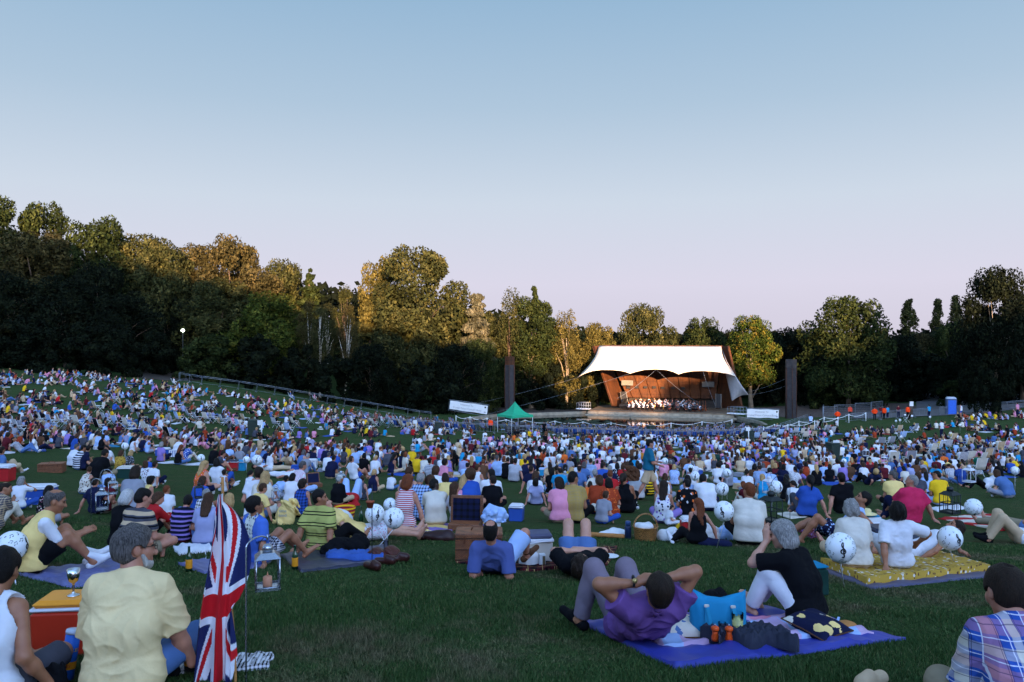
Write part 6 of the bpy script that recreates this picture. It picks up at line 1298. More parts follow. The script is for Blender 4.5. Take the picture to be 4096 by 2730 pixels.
   (845, 390, '-floral:W:B', 'bb', 'cross', 0, {}), (1460, 340, 'w', 'ns', 'leanR', 0, dict(bottom='n', leg=2.)), (1365, 335, 'floral:w:d', 'bm', 'leanL', 0, {}), (730, 185, 'w', 'ss', 'cross', 0, {}), (795, 195, 'stripe:n:w:W:.9', 'ks', 'knees', -30, dict(fat=1.1)), (840, 195, 'n', 'ks', 'cross', -30, {}), (990, 185, 'w', 'kl', 'cross', 170, dict(glasses=1, face=1)), (1000, 250, '+k', 'ks', 'fwd', 0, dict(s=1.1, fat=1.15)), (1145, 240, 'floral:m:k', 'bm', 'cross', 0, {}), (1240, 240, 'floral:k:w::.5', 'ym', 'cross', 0, {}), (1280, 115, '-w', 'km', 'side', -15, {}), (1370, 105, 'n', 'bs', 'cross', 0, {}), (1410, 105, '-l', 'bs', 'drink', -40, dict(fem=True)), (1805, 180, 'floral:b:w', 'ks', 'knees', -20, {}), (1720, 130, 'w', 'am', 'fwd', 0, dict(s=1.1)), (2110, 95, 'L', 'ns', 'leanL', 0, {}), (1990, 80, 'k', 'ns', 'leanR', 0, {}), (2255, 130, 'W', 'gs', 'leanL', -10, {}), (2180, 60, 'w', 'kb', 'cross', 0, {}), (1910, 80, '-d', 'km', 'cross', 0, {}), (2035, 190, 'k', 'ks', 'cross', -10, {}), (2110, 250, 'E', 'ns', 'knees', -40, {}), (2040, 310, 'w', 'km', 'leanL', 0, {}), (1935, 345, '-floral:o:p', 'yl', 'cross', 0, dict(skin='f')), (1415, 305, 'b', 'bs', 'cross', 0, dict(s=.75)), (1720, 35, 'L', 'ks', 'cross', 0, dict(s=.85)), (1665, 30, 'l', 'ks', 'cross', 0, dict(s=.85)), (25, 55, '-k', 'bl', 'cross', -20, {}), (270, 5, '-k', 'ab', 'side', -15, {}), (345, 25, '-w', 'nb', 'side', -15, {}), (405, 35, 'floral:w:p', 'ku', 'side', -10, dict(fem=True)), (555, 55, 'w', 'ns', 'elbow', -60, {}), (120, 108, 'stripe:n:w::.5', 'ks', 'elbow', -70, dict(bottom='D', leg=2.)), (810, 15, '-floral:e:o', 'bb', 'side', -15, {}), (20, 200, 'D', 'ns', 'leanR', -30, {}), (1285, 400, 'e', 'nm', 'cross', 0, {})]),
 'G': (ZG, [(600, 315, 'Y', 'bs', 'side', -20, dict(fem=True, s=.98)), (655, 282, '-w', 'yb', 'cross', -150, dict(face=1)), (975, 275, '-check:b:n', 'nu', 'cross', 0, dict(fem=True, arm=.07)), (880, 220, 'w', 'km', 'cross', 0, {}), (815, 240, 'l', 'ks', 'fwd', -30, dict(s=1.12)), (1320, 240, '+k', 'ws', 'cross', -15, dict(fat=1.25, s=1.04)), (1530, 245, '-E', 'bb', 'leanR', 0, {}), (1645, 180, '-n', 'ym', 'cross', -10, {}), (1810, 220, 'w', 'ks', 'cross', 0, dict(s=.85)), (970, 115, 'pin:w:p', 'ss', 'cross', -20, {}), (1265, 55, 'n', 'ks', 'cross', -10, dict(fat=1.22, bottom='t')), (1420, 55, 'w', 'bs', 'leanL', -30, dict(bottom='b', leg=.6)), (480, 190, '-w', 'kp', 'cross', 0, dict(arm=.07)), (555, 170, 'w', 'ns', 'cross', 0, {}), (620, 215, 'W', 'yl', 'cross', 0, {}), (560, 0, '-w', 'yp', 'side', -30, {}), (1085, -10, 'n', 'kb', 'cross', -30, {}), (1250, -15, 'k', 'kl', 'cross', 0, {}), (1530, -30, 'l', 'ks', 'cross', 0, {}), (1720, -20, 'w', 'ns', 'knees', -30, {}), (1790, 0, 'E', 'gs', 'knees', -10, {}), (1945, 0, 'e', 'nm', 'cross', 0, {})]),
 'F': (ZF, [(190, 315, '-b', 'kl', 'cross', 0, {}), (145, 305, 'w', 'yl', 'side', 0, {}), (335, 290, 'w', 'ns', 'cross', 0, {}), (330, 330, 'stripe:w:n', 'ks', 'cross', 0, {}), (348, 372, 'n', 'ks', 'cross', 0, {}), (265, 360, 'v', 'bs', 'cross', 0, {}), (235, 350, 'k', 'km', 'cross', 0, {}), (410, 315, '-b', 'nm', 'cross', 0, {}), (455, 345, 'n', 'ks', 'cross', 0, {}), (500, 310, 'floral:w:p', 'nm', 'cross', 0, {}), (605, 318, 'o', 'ks', 'cross', 0, dict(s=.75)), (640, 335, 'm', 'ns', 'cross', 0, {}), (700, 285, 'w', 'nm', 'cross', 0, dict(fat=1.2)), (765, 265, 'v', 'nm', 'cross', 0, {}), (835, 310, 'w', 'yl', 'cross', 0, {}), (685, 415, '-t', 'am', 'cross', 0, {}), (780, 440, 'w', 'ks', 'leanL', 0, {}), (465, 430, 'r', 'ks', 'cross', 0, {}), (290, 425, 'stripe:n:w::.5', 'gs', 'leanR', -20, {}), (1035, 405, '-k', 'nm', 'leanR', 0, {}), (1125, 410, 'e', 'ks', 'leanR', 0, {}), (1185, 375, 'floral:w:r', 'gu', 'cross', 0, dict(fem=True)), (1290, 380, 'w', 'ns', 'cross', 0, {}), (1335, 405, 'floral:E:k', 'nl', 'leanR', 0, {}), (1400, 370, 'm', 'bs', 'cross', 0, {}), (1105, 345, 'w', 'bm', 'cross', 0, {}), (1545, 310, 'c', 'ks', 'cross', 0, {}), (1465, 315, 'W', 'nm', 'cross', 0, {}), (1435, 445, 'w', 'gs', 'cross', 0, dict(fat=1.15)), (1515, 430, '-floral:b:n', 'nm', 'cross', 0, {}), (1585, 405, 'w', 'ks', 'cross', 0, {}), (1635, 395, 'w', 'bs', 'cross', 0, {}), (1700, 410, 'w', 'ks', 'cross', 0, {}), (1735, 330, 'w', 'ns', 'cross', 0, {}), (1835, 370, 'w', 'ym', 'cross', 0, {}), (1805, 470, 'multi:r:y:n', 'bs', 'cross', 0, dict(s=.8)), (1865, 430, 'w', 'ks', 'leanL', 0, {}), (1385, 305, 'y', 'ks', 'cross', 0, dict(s=.8))]),
 'Q': (ZQ, [(800, 560, 'w', 'ns', 'cross', -10, {}), (710, 610, '-e', 'bm', 'side', -10, {}), (875, 640, 'w', 'ns', 'cross', 0, {}), (845, 680, 'n', 'ks', 'cross', -30, {}), (1015, 682, 'k', 'kl', 'cross', 0, {}), (1310, 640, 'b', 'ks', 'cross', 0, {}), (1356, 635, 'v', 'ks', 'cross', 20, {}), (1450, 608, 'w', 'ns', 'cross', 0, {}), (1475, 680, 'w', 'as', 'knees', -30, {}), (1645, 620, '-k', 'bm', 'cross', 0, {}), (1790, 565, 'stripe:w:n', 'kl', 'cross', 0, {}), (1840, 570, 'w', 'ks', 'cross', 0, {}), (1885, 540, '-e', 'nl', 'cross', 0, {}), (1940, 530, 'W', 'ns', 'cross', 0, {}), (2010, 595, 'n', 'bs', 'side', -15, dict(hat=('l', 'cap'))), (2140, 640, 'w', 'ks', 'elbow', -40, {}), (1970, 680, '-l', 'am', 'cross', 0, {}), (2075, 700, 'w', 'nz', 'cross', 0, {}), (1770, 625, 'g', 'bs', 'elbow', -60, {}), (530, 565, 'floral:b:v', 'gs', 'elbow', -60, {}), (485, 640, 'u', 'km', 'cross', 0, {}), (532, 645, 't', 'km', 'knees', -15, {}), (1290, 615, 'w', 'nm', 'cross', 0, {}), (1530, 630, 'n', 'nm', 'cross', 0, {}), (940, 620, 'd', 'am', 'elbow', -40, {})]),
}
seed = 0
for reg, (fz, rows) in CAT.items():
    for (x, y, top, hair, pose, dy, kw) in rows:
        seed += 1; px, py = fz(x, y); b = BASE.get((reg, x, y)); crowd_person(px, py, top, hair, pose, dy, seed, fz(x, b)[1] if b else None, **kw)
# ---------------------------------------------------------------- the people nearest the camera
from mathutils.bvhtree import BVHTree
from mathutils import Vector
def decal(parent, target, c, nrm_, upv, w, h, m, name, n=10, off=.004):
    """a printed panel laid over a garment"""
    me = target.data; bv = BVHTree.FromPolygons([v.co[:] for v in me.vertices], [p.vertices[:] for p in me.polygons]); nn = Vector(nrm(nrm_)); up = Vector(nrm(upv)); sd = nn.cross(up); V = []
    for j in range(n + 1):
        for i in range(n + 1):
            o = Vector(c) + nn * .5 + sd * ((i / n - .5) * w) + up * ((j / n - .5) * h); hit = bv.ray_cast(o, -nn); p = hit[0] if hit[0] else o - nn * .5; V.append(p + nn * off)
    F = [(j * (n + 1) + i, j * (n + 1) + i + 1, (j + 1) * (n + 1) + i + 1, (j + 1) * (n + 1) + i) for j in range(n) for i in range(n)]
    return link(name, newmesh(name, [tuple(v) for v in V], F, True, [m]), parent)
def child(o, nm): return next(c for c in o.children if c.name.startswith(nm))
def hero(loc, dy, pose, L, label, hi=1.0, **kw):
    P = dict(POSES[pose]); P.update(kw); L['posename'] = pose; z = L.pop('z', .012)
    if loc[0] == 'head': p, _y = seat(loc[1], loc[2] + z * 797 / 8, P, L, lambda p: R(dy))
    else: p = np.array([loc[0], loc[1], float(terrain(loc[0], loc[1]))])
    if 'base' in L: p, L['s'] = seat_base(loc[1], loc[2], L.pop('base'), P, L, R(dy), z)
    p[2] += z; d = math.hypot(p[0], p[1])
    L.setdefault('seed', int(abs(p[0] * 977 + p[1] * 131)) % 9999); L.setdefault('face', 1); L.setdefault('fine', 1); L.setdefault('rad', .0045); L['wr'] = min(L.get('wr', .006), .006)
    o, J = person(p, R(dy), P, L, label, vox=max(.0065, d * .00125) * hi); SITTERS.append((p[0], p[1], 1)); o['J'] = 0; del o['J']; return o, J
def xy(px, Y): return ((px - CX) / FPX * Y, Y)
# man in the pale yellow T-shirt
o, J = hero(('head', 134, 528), 4, 'cross', dict(top='C', sleeve=.92, loose=.022, wr=.016, wsc=.8, wd=(.5, .2, .7), hair='s', hs='bald', bald=.028, baldy=.06, hv=.014, fat=1.05, glasses=1, bottom='D', leg=2., skin='r', s=.965, shoes='k', hem=-.10), 'man in a pale yellow T-shirt with wire glasses and greying hair, beside the flag', hy=-.95, rh=(.30, .26, .04), re=(.25, -.25, -1), slouch=.26, hp=-.1)
M, H = J['HM'], J['hd']; q = lambda x, y, z: H + M @ np.array([x, y, z]); V, F = grow([ell(q(0, .066, -.092), (.042, .040, .036), M), cap(q(-.060, .03, -.04), q(-.045, .055, -.085), .013, .018, .02), cap(q(.060, .03, -.04), q(.045, .055, -.085), .013, .018, .02)], .007); link('beard', newmesh('beard', V * .965, F, True, [HAIR['w']]), o)
hero(('head', 5, 552), 8, 'cross', dict(top='w', sleeve=0, arm=.088, neck=.085, hair='k', hs='s', hv=.012, fem=True, fat=1.05, bottom='E', leg=1., skin='t', s=.90, wr=.012, loose=.02), 'woman in a white sleeveless top with short black hair, cut by the frame edge', lean=.16, slouch=.42, lh=(-.30, .2, .1), rh=(.32, .12, .10))
o, J = hero(('head', 58.5, 489), -58, 'knees', dict(base=577, top='Y', sleeve=0, arm=.055, under='w', usl=.85, hair='s', hs='bald', bald=.075, hv=.004, bottom='k', leg=.72, tloose=.03, shoes='w', sock=.11, skin='t', fat=1.08, s=.98, wr=.011, loose=.022), 'balding man in a yellow knitted vest and black shorts hugging his knees', hy=-.15, lean=.10, slouch=.40, lh=(-.06, .47, .36), rh=(.08, .47, .38))
# man in the blue T-shirt with a printed panel
o, J = hero(('head', 253, 496.5), -42, 'lean', dict(base=566, top='J', sleeve=.8, loose=.018, hair='k', hs='s', hv=.016, glasses=1, bottom='check:n:w::.5', leg=.62, tloose=.03, skin='t', s=.96, wr=.010), 'man in a blue T-shirt with a printed white panel on his back', lean=-.20, slouch=.16, hy=-.1, lh=(-.28, -.25, .03), rh=(.30, -.12, .03), lf=(-.12, .66, .05), rf=(.14, .62, .05))
pm, t_, p_ = nodes('fish_print'); oo = N(t_, 'ShaderNodeTexCoord').outputs['Object']; v_ = N(t_, 'ShaderNodeTexVoronoi'); v_.inputs['Scale'].default_value = 26; t_.links.new(oo, v_.inputs['Vector']); v_.inputs['Randomness'].default_value = .35
t_.links.new(mixc(t_, mth(t_, 'LESS_THAN', v_.outputs['Distance'], .36), (.62, .62, .55), (.08, .08, .09)), p_.inputs['Base Color'])
c = (J['mid'] * .62 + J['c7'] * .38) * .96; decal(o, child(o, 'shirt'), c, -J['fw'], J['d2'], .17, .26, pm, 'printed_panel'); decal(o, child(o, 'shirt'), (J['c7'] - J['d2'] * .05) * .96, -J['fw'] + J['d2'] * .4, J['d2'], .07, .045, PAPER, 'neck_print', 4)
o, J = hero(('head', 319, 489), -14, 'lean', dict(rad=.005, base=553, top='thin:i:k', sleeve=.85, loose=.024, hair='k', hs='s', hv=.004, bottom='k', leg=2., skin='t', s=1.0, collar=1, wr=.011, fat=1.1), 'man in a lime yellow polo with thin black stripes leaning back on both arms', lean=-.12, slouch=.16, hy=-1.25, lh=(-.30, -.22, .03), rh=(.26, -.24, .03), lf=(.05, .75, .05), rf=(.35, .72, .05))
hero(xy(360, 11.0), -78, 'flat', dict(top='Y', sleeve=.6, hair='b', hs='m', fem=True, bottom='floral:w:p:d:.5', leg=.9, skin='f', s=.95, tloose=.03), 'woman lying down in flowery shorts with bare legs stretched towards the grass', lean=-1.0, slouch=.2)
hero(xy(496, 8.45), -6, 'elbow', dict(top='H', sleeve=.9, loose=.016, hair='k', hs='bald', bald=.066, baldy=.05, bottom='l', leg=.92, tloose=.03, shoes='B', sock=.07, skin='r', s=.94, fat=.98, collar=1, wr=.011), 'balding man in a dusty blue shirt propped on his elbows', lean=-1.12, slouch=.42, neck=.5, hp=.6, lh=(-.15, -.16, .05), rh=(.15, -.16, .05), le=(-.2, -.7, -1), re=(.2, -.7, -1), lf=(-.12, .88, .05), rf=(.30, .50, .06), rk=(.5, .3, 1))
o, J = hero(xy(578, 8.75), -2, 'back', dict(top='k', sleeve=.8, loose=.022, hair='n', hs='u', bottom='D', leg=.55, tloose=.025, skin='f', s=1.0, fem=True, glasses=1), 'person in a black T-shirt and denim shorts lying on their back with bare knees up', lf=(-.10, .36, .05), rf=(.10, .36, .05), lk=(0, .1, 1), rk=(0, .1, 1), lh=(-.02, -.16, .25), rh=(.03, -.13, .26))
# man in purple with his hands clasped over his head
Lh = dict(top='V', sleeve=.5, loose=.026, wr=.013, neck=.075, hair='n', hs='s', hv=.010, bottom='M', leg=1.92, tloose=.014, shoes='k', sock=.08, skin='t', s=.96, z=.03, twr=.006, rad=.006,
          handl=dict(d=(.85, .1, .35), pal=(.1, .3, -.9), thumb=1, curl=.75), handr=dict(d=(-.85, .1, .05), pal=(-.1, .3, -.9), thumb=-1, curl=.8))
o, J = hero(xy(634, 5.60), 9, 'back', Lh, 'man in a purple T-shirt lying back with hands clasped above his head', lean=-1.12, slouch=.24, neck=.35, hup=(0, -.35, .94), hy=0, lh=(-.13, -.46, .53), rh=(.05, -.46, .55), le=(-1, .05, .35), re=(1, .05, .35), lf=(-.34, .26, .05), rf=(-.02, .46, .05), lk=(-.1, .15, 1), rk=(-.05, .15, 1))
w = J['wl']; dd = nrm(J['wl'] - J['el']); mb = MB(); a_ = nrm(np.cross(dd, [0, 0, 1])); b_ = np.cross(dd, a_); mb.tube([w - dd * .02 + .033 * (a_ * math.cos(t) + b_ * math.sin(t)) for t in np.linspace(0, 6.283, 15)], .008, BLACK, 5); mb.lathe([(.001, -.004), (.017, -.004), (.017, .004), (.001, .005)], BRASS, w - dd * .02 + nrm([0, -.9, .3]) * .034, 12, rot(R(70))); mb.build('wristwatch', o)
# woman with a grey bob in black
hero(('head', 780, 520), 42, 'knees', dict(base=627, top='k', sleeve=.8, loose=.022, hair='g', hs='m', hv=.014, bottom='w', leg=1.9, tloose=.02, fem=True, fat=1.1, skin='f', s=.98, wr=.010, handl=dict(d=(.2, .2, .9), pal=(.6, -.2, 0), thumb=1, curl=.6)), 'woman with a grey bob in a black T-shirt and white trousers, hand to her face', lean=.16, slouch=.36, hy=.15, lh=(-.08, .34, .68), le=(-.5, .5, -.6), rh=(.05, .42, .40), lf=(-.16, .46, .05), rf=(.06, .52, .05), hp=-.1)
hero(('head', 1002, 572), -6, 'fwd', dict(top='plaid:b:N:W:1.0', sleeve=.95, loose=.028, wr=.012, hair='n', hs='bald', bald=.030, baldy=.07, hv=.010, fat=1.05, collar=1, bottom='K', skin='r', s=1.0, hem=-.12), 'man in a blue and violet plaid shirt, cut by the corner of the picture', lean=.32, slouch=.34, hy=.1, hp=-.15, pz=.06)
hero(('head', 850, 499), -4, 'cross', dict(base=577, top='W', sleeve=.8, loose=.024, hair='g', hs='u', fem=True, fat=1.08, bottom='t', leg=2., skin='f', s=.92, z=.09, wr=.010), 'woman with curly grey hair in an off white blouse on the flowery mattress')
o, J = hero(('head', 897, 501), -8, 'leanL', dict(base=577, top='w', sleeve=.85, loose=.018, hair='k', hs='u', fem=False, fat=.94, bottom='w', leg=2., skin='t', s=.93, z=.09, wr=.010), 'curly dark haired person in a white T-shirt leaning on one arm on the mattress', lh=(-.24, -.30, .0), rh=(.34, .22, .30), re=(1, -.2, .1), side=-.02)
hero(xy(909, 10.3), 84, 'flat', dict(top='w', sleeve=0, hair='n', hs='m', fem=True, bottom='w', leg=1., skin='t', s=.95, z=.04), 'dark haired person lying at the far end of the flowery mattress beside a balloon', lean=-1.2, slouch=.2, rh=(.2, -.75, .06), re=(.5, .2, 1))
hero(xy(884, 11.0), 75, 'flat', dict(top='E', sleeve=.6, hair='k', hs='s', bottom='floral:n:w', leg=1., skin='r', s=.9), 'bare footed person in dark flowery shorts lying behind the two mattress sitters', lean=-1.35)
hero(xy(838, 12.2), 78, 'elbow', dict(top='l', sleeve=0, arm=.07, hair='k', hs='s', bottom='floral:n:l', leg=.7, tloose=.03, skin='t', s=1.02, fat=1.1), 'black haired man in a pale blue sleeveless shirt lying on his side', lean=-.75)
hero(('head', 913, 473), 10, 'leanR', dict(base=524, top='P', sleeve=.8, loose=.026, hair='g', hs='s', bottom='n', skin='r', s=1.0, fat=1.3, collar=1, face=1), 'stout grey haired man in a crimson pink polo leaning on one arm', hy=.9, side=.08, rh=(.46, -.12, .03))
hero(xy(1019, 12.9), 80, 'back', dict(top='w', bottom='t', leg=1.95, shoes='k', sock=.06, hair='n', hs='s', skin='r'), 'person lying down with beige trousered knees raised at the picture edge', lf=(-.1, .50, .05), rf=(.1, .42, .05))
hero(xy(1027, 15.0), 30, 'flat', dict(top='D', bottom='K', hair='n', hs='s', skin='r'), 'person in denim blue lying at the picture edge behind raised knees')
hero(xy(668, 14.8), -80, 'cross', dict(top='w', hair='n', hs='s', s=.42, skin='f', bottom='w', face=0, fine=0), 'toddler in white sitting among picnic things in front of the flowery dress')
# lying people in the middle
hero(at(350, 503)[:2], 0, 'back', dict(top='r', sleeve=1.9, hair='k', hs='m', bottom='l', leg=2., face=0, fine=0), 'person in a red jacket lying on their back, arms behind the head', lh=(-.06, -.62, .10), rh=(.06, -.62, .10), le=(-1, .2, .1), re=(1, .2, .1))
hero(at(272, 471)[:2], -75, 'flat', dict(top='w', bottom='t', hair='n', hs='s', face=0, fine=0), 'person in white lying flat behind two balloons on sticks'); hero(at(282, 478)[:2], 70, 'flat', dict(top='w', bottom='w', hair='k', hs='bald', face=0, fine=0), 'person all in white lying flat with dark head towards the picnic case'); hero(at(985, 489)[:2], 75, 'elbow', dict(top='w', sleeve=1.9, hair='n', hs='s', bottom='k', fat=1.2, face=0, fine=0), 'person in a loose white hooded top lying on their side under the white lantern')
# standing people
o, J = hero(xy(648, 22.8), -86, 'walk', dict(top='T', sleeve=.9, loose=.02, hair='k', hs='s', hv=.008, bottom='t', leg=.95, tloose=.035, skin='r', s=1.03, collar=1, face=1), 'young man in a teal polo and beige shorts walking through the seated crowd')
lump('shoulder_bag', (0, 0, 0), 0, (.34, .14, .40), fabric('B'), None, None, 3, parent=None).location = (o.location[0] - .42, o.location[1] + .05, o.location[2] + .62)
b = [x for x in COL.objects if x.name.startswith('shoulder_bag')][0]; tag(b, 'brown shoulder bag swinging behind the walking young man', 'bag')
STAFF = [(z8(1325), 104.5, 'q', 'n', 'akimbo', 160, 'steward in a bright orange jacket beside the mesh fence panels'), (z8(1472), 112, 'q', 'n', 'stand', 150, 'steward in bright orange behind the mesh fence panels'), (z8(1760), 105, 'q', 'k', 'akimbo', 165, 'steward in a bright orange jacket facing the lawn at the end of the ropes'), (z8(1832), 108, 'd', 'n', 'stand', 0, 'person in a maroon top standing between two orange stewards'), (z8(1874), 105.5, 'q', 'n', 'stand', 10, 'steward in bright orange with back turned next to a pale blue shirt'), (z8(1916), 107, 'c', 'n', 'stand', 20, 'person in a turquoise shirt standing behind the stewards'), (z8(2040), 107, 'd', 'n', 'stand', 180, 'person in a maroon shirt standing near the black barriers'), (z8(2152), 105, 'q', 'k', 'stand', 5, 'steward in bright orange nearest the wooden post'), (z8(1008), 100, 'l', 'k', 'stand', -10, 'person in a pale blue shirt walking beyond the rope posts'), ((2696 + 1715 * .595) / 4, 104, 'c', 'n', 'stand', 10, 'person in a pale turquoise shirt standing before the toilet cubicle'), ((2696 + 1930 * .595) / 4, 101, '-w', 'n', 'stand', 30, 'person in a white vest and blue shorts beside the toilet cubicle'), ((2696 + 1800 * .595) / 4, 78, 'w', 'n', 'stand', 20, 'person in white standing among the seated crowd below the toilet cubicle'), (545.5 - 1.5, 91, 'k', 'n', 'akimbo', 20, 'person all in black standing with hands on hips by the green gazebo'), ((1800 + 382 * .425) / 4, 93, 'q', 'n', 'stand', 5, 'steward in bright orange standing next to the green gazebo'), ((2696 + 2310 * .595) / 4, 97, 'p', 'n', 'stand', 20, 'person in a patterned pink dress standing at the picture edge'), ((2696 + 2240 * .595) / 4, 70, 'k', 'n', 'stand', 30, 'person in black standing amid the crowd near the picture edge')]
for i, (px, Y, top, hair, pose, dy, lb) in enumerate(STAFF):
    L = dict(hair=hair, hs='s', bottom='b' if i == 10 else ('k' if top in 'qk' else 'n'), leg=.7 if i == 10 else 2., sleeve=0 if top[0] == '-' else (1.9 if top == 'q' else .7), top=top.strip('-'), loose=.04 if top == 'q' else .016, skin='r', seed=i, posename=pose, shoes='k')
    g = onground(px, Y); person(g, R(dy), POSES[pose], L, lb, group='people standing round the lawn')
# ---------------------------------------------------------------- the flag on its bamboo pole
pb = np.array([*xy(235.5, 4.45), 0]); pb[2] = terrain(pb[0], pb[1]); ptop = atY(221.5, 477, 4.55)
o = link('union_flag', None, None, pb); tag(o, 'red white and blue union flag hanging from a bamboo cane', 'flag')
ax = ptop - pb; mb = MB(); mb.tube([ax * t + np.array([.008 * math.sin(t * 7), 0, 0]) for t in np.linspace(-.1, 1, 14)], .0085, CANE, 8)
for t in np.linspace(.05, .97, 9): mb.tube([ax * (t - .004), ax * (t + .004)], .0115, CANE, 8)
for t, m_ in ((.62, PLASTIC['r']), (.52, PLASTIC['w']), (.40, PLASTIC['b'])): mb.tube([ax * (t - .006), ax * (t + .006)], .0125, m_, 8)
mb.build('pole', o)
FR, FW, FB_ = mat('flag_red', '#c8141f', .85, var=.06, bs=.3, bscale=30), mat('flag_white', '#e4e2ea', .85, var=.04, bs=.3, bscale=30), mat('flag_blue', '#1c2458', .85, var=.06, bs=.3, bscale=30)
def jack(u, v):
    x, y = (u - .5) * 2, (v - .5)      # 2 x 1
    if abs(x) < .10 or abs(y) < .10: return 0
    if abs(x) < .167 or abs(y) < .167: return 1
    d1, d2 = (y - x * .5) / 1.118, (y + x * .5) / 1.118
    for d in (d1, d2):
        if 0 <= (d if (x > 0) == (d is d1) else -d) < .062: return 0
    if min(abs(d1), abs(d2)) < .10: return 1
    return 2
nu, nv = 170, 110; V = []; mpp = 4.47 / FPX
for j in range(nv + 1):
    for i in range(nu + 1):
        b, a = i / nu, j / nv; row = 493 + 222 * b; pole = 222.5 + (row - 493) * .066
        left = np.interp(b, [0, .04, .22, .45, .66, .9, 1], [220, 217, 210, 203, 197, 191.5, 190]); right = np.interp(b, [0, .3, .6, 1], [222, 229, 229, 226]); lobe = 22 * math.sin(math.pi * min(1, max(0, (b - .05) / .52))) ** .8
        fold = 2.2 * math.sin(a * 15 + b * 2) * min(1, b * 5)
        if a < .68: px = left + (right - left) * (a / .68) + fold; y = -.022 + .028 * math.sin(a * 17 + b * 4 + .5) * min(1, b * 4) + .02 * math.sin(b * 9)
        else: t = (a - .68) / .32; px = right + (pole + lobe - right) * t; y = .03 * t * lobe / 14 - .022 * (1 - t) + .012 * math.sin(t * 9 + b * 6)
        rr = row - 10 * max(0, (a - .68) / .32) * (b > 0) * min(1, b * 6) - (105 * max(0, b - .52) * (max(0, a - .68) / .32))
        V.append(np.array([(px - 235.5) * mpp, y, -(rr - CY) * mpp - pb[2]]))
V = np.array(V); F = []; MI = []
for j in range(nv):
    for i in range(nu): F.append((j * (nu + 1) + i, j * (nu + 1) + i + 1, (j + 1) * (nu + 1) + i + 1, (j + 1) * (nu + 1) + i)); MI.append(jack((i + .5) / nu, 1 - (j + .5) / nv))
link('flag_cloth', newmesh('flag_cloth', V, np.array(F), True, [FR, FW, FB_], MI), o)
# ---------------------------------------------------------------- things lying around the nearest people
def gl(px, py, z=0): p = at(px, py); p[2] += z; return p
cb = onground(72, 4.95); cooler(cb, .12, .36, .26, .345, 'R', 'O', 'red cool box with an amber lid between the white top and yellow T-shirt', False)
gb = cb + [.02, -.02, .345]; o = link('goblet', None, None, gb); tag(o, 'silver goblet standing on the amber cool box lid', 'goblet'); MB().lathe([(.001, 0), (.038, 0), (.036, .006), (.010, .014), (.006, .03), (.010, .045), (.006, .06), (.008, .075), (.026, .09), (.034, .12), (.038, .165), (.036, .165), (.030, .12), (.001, .092)], mat('silver', (.62, .60, .60), .18, 1., var=.05), n=20).build('cup', o)
tb = onground(66, 4.42); tb[2] += .02; o = link('crisp_tube', None, None, tb); o.rotation_euler = (-.05, .14, .2); tag(o, 'blue cardboard crisp tube leaning on the red cool box', 'crisp tube'); TUB = mat('tube_blue', '#2060c0', .4, var=.08)
MB().lathe([(.001, 0), (.038, 0), (.038, .255), (.001, .256)], TUB, n=20).build('tube', o); MB().lathe([(.001, .256), (.040, .25), (.041, .262), (.039, .27), (.001, .27)], mat('tube_lid', '#b8c4d8', .3), n=20).build('lid', o)
def wraptext(s, size, m, parent, zc, r_, a0=-math.pi / 2, vertical=False, nm='lettering'):
    t = text(nm, s, size, m, parent, (0, 0, 0), rx=0, ext=0.0004)
    for v in t.data.vertices:
        x, y, z = v.co; a = a0 + x / r_; v.co = ((r_ + z) * math.cos(a), (r_ + z) * math.sin(a), zc + y)
    return t
MB().lathe([(.0386, .06), (.0388, .062), (.0388, .10), (.0386, .102)], mat('tube_amber', '#d88a20', .4), n=20).build('flavour_band', o); wraptext('PRINGLES', .026, PLASTIC['y'], o, .165, .0392); wraptext('SLES', .022, PLASTIC['r'], o, .08, .0394)
cn = onground(190, 4.6); o = link('drink_can', None, None, cn); tag(o, 'dark drink can beside the yellow T-shirt man\'s hand', 'can'); MB().lathe([(.001, 0), (.028, 0), (.033, .012), (.033, .108), (.027, .12), (.001, .119)], mat('can_dark', '#2a2a30', .3, .4), n=16).build('body', o); MB().lathe([(.0334, .045), (.0336, .047), (.0336, .075), (.0334, .077)], BROWNGL, n=16).build('band', o)
sp = onground(188, 4.9); o = link('sandal', None, None, sp); o.rotation_euler = (-1.1, .2, .2); tag(o, 'black sandal standing on edge behind the drink can', 'sandal'); V, F = grow([cap((0, -.09, 0), (0, .09, 0), .036, .042, .03), cap((-.035, .03, .03), (.035, .03, .03), .014, .014, .02)], .008); link('sole', newmesh('sole', V * [1, 1, .6], F, True, [BLACK]), o)
soft_patch('patterned_scarf', onground(222, 4.75), .15, .55, .28, pattern_mat('check', 'w', 'k', None, .45), 'black and white patterned cloth lying behind the flag pole', 'cloth', .02, 4, .01)
lump('handbag', onground(47, 4.15), .2, (.16, .14, .20), fabric('k'), 'small black handbag on the grass beside the white top', 'bag', 6)
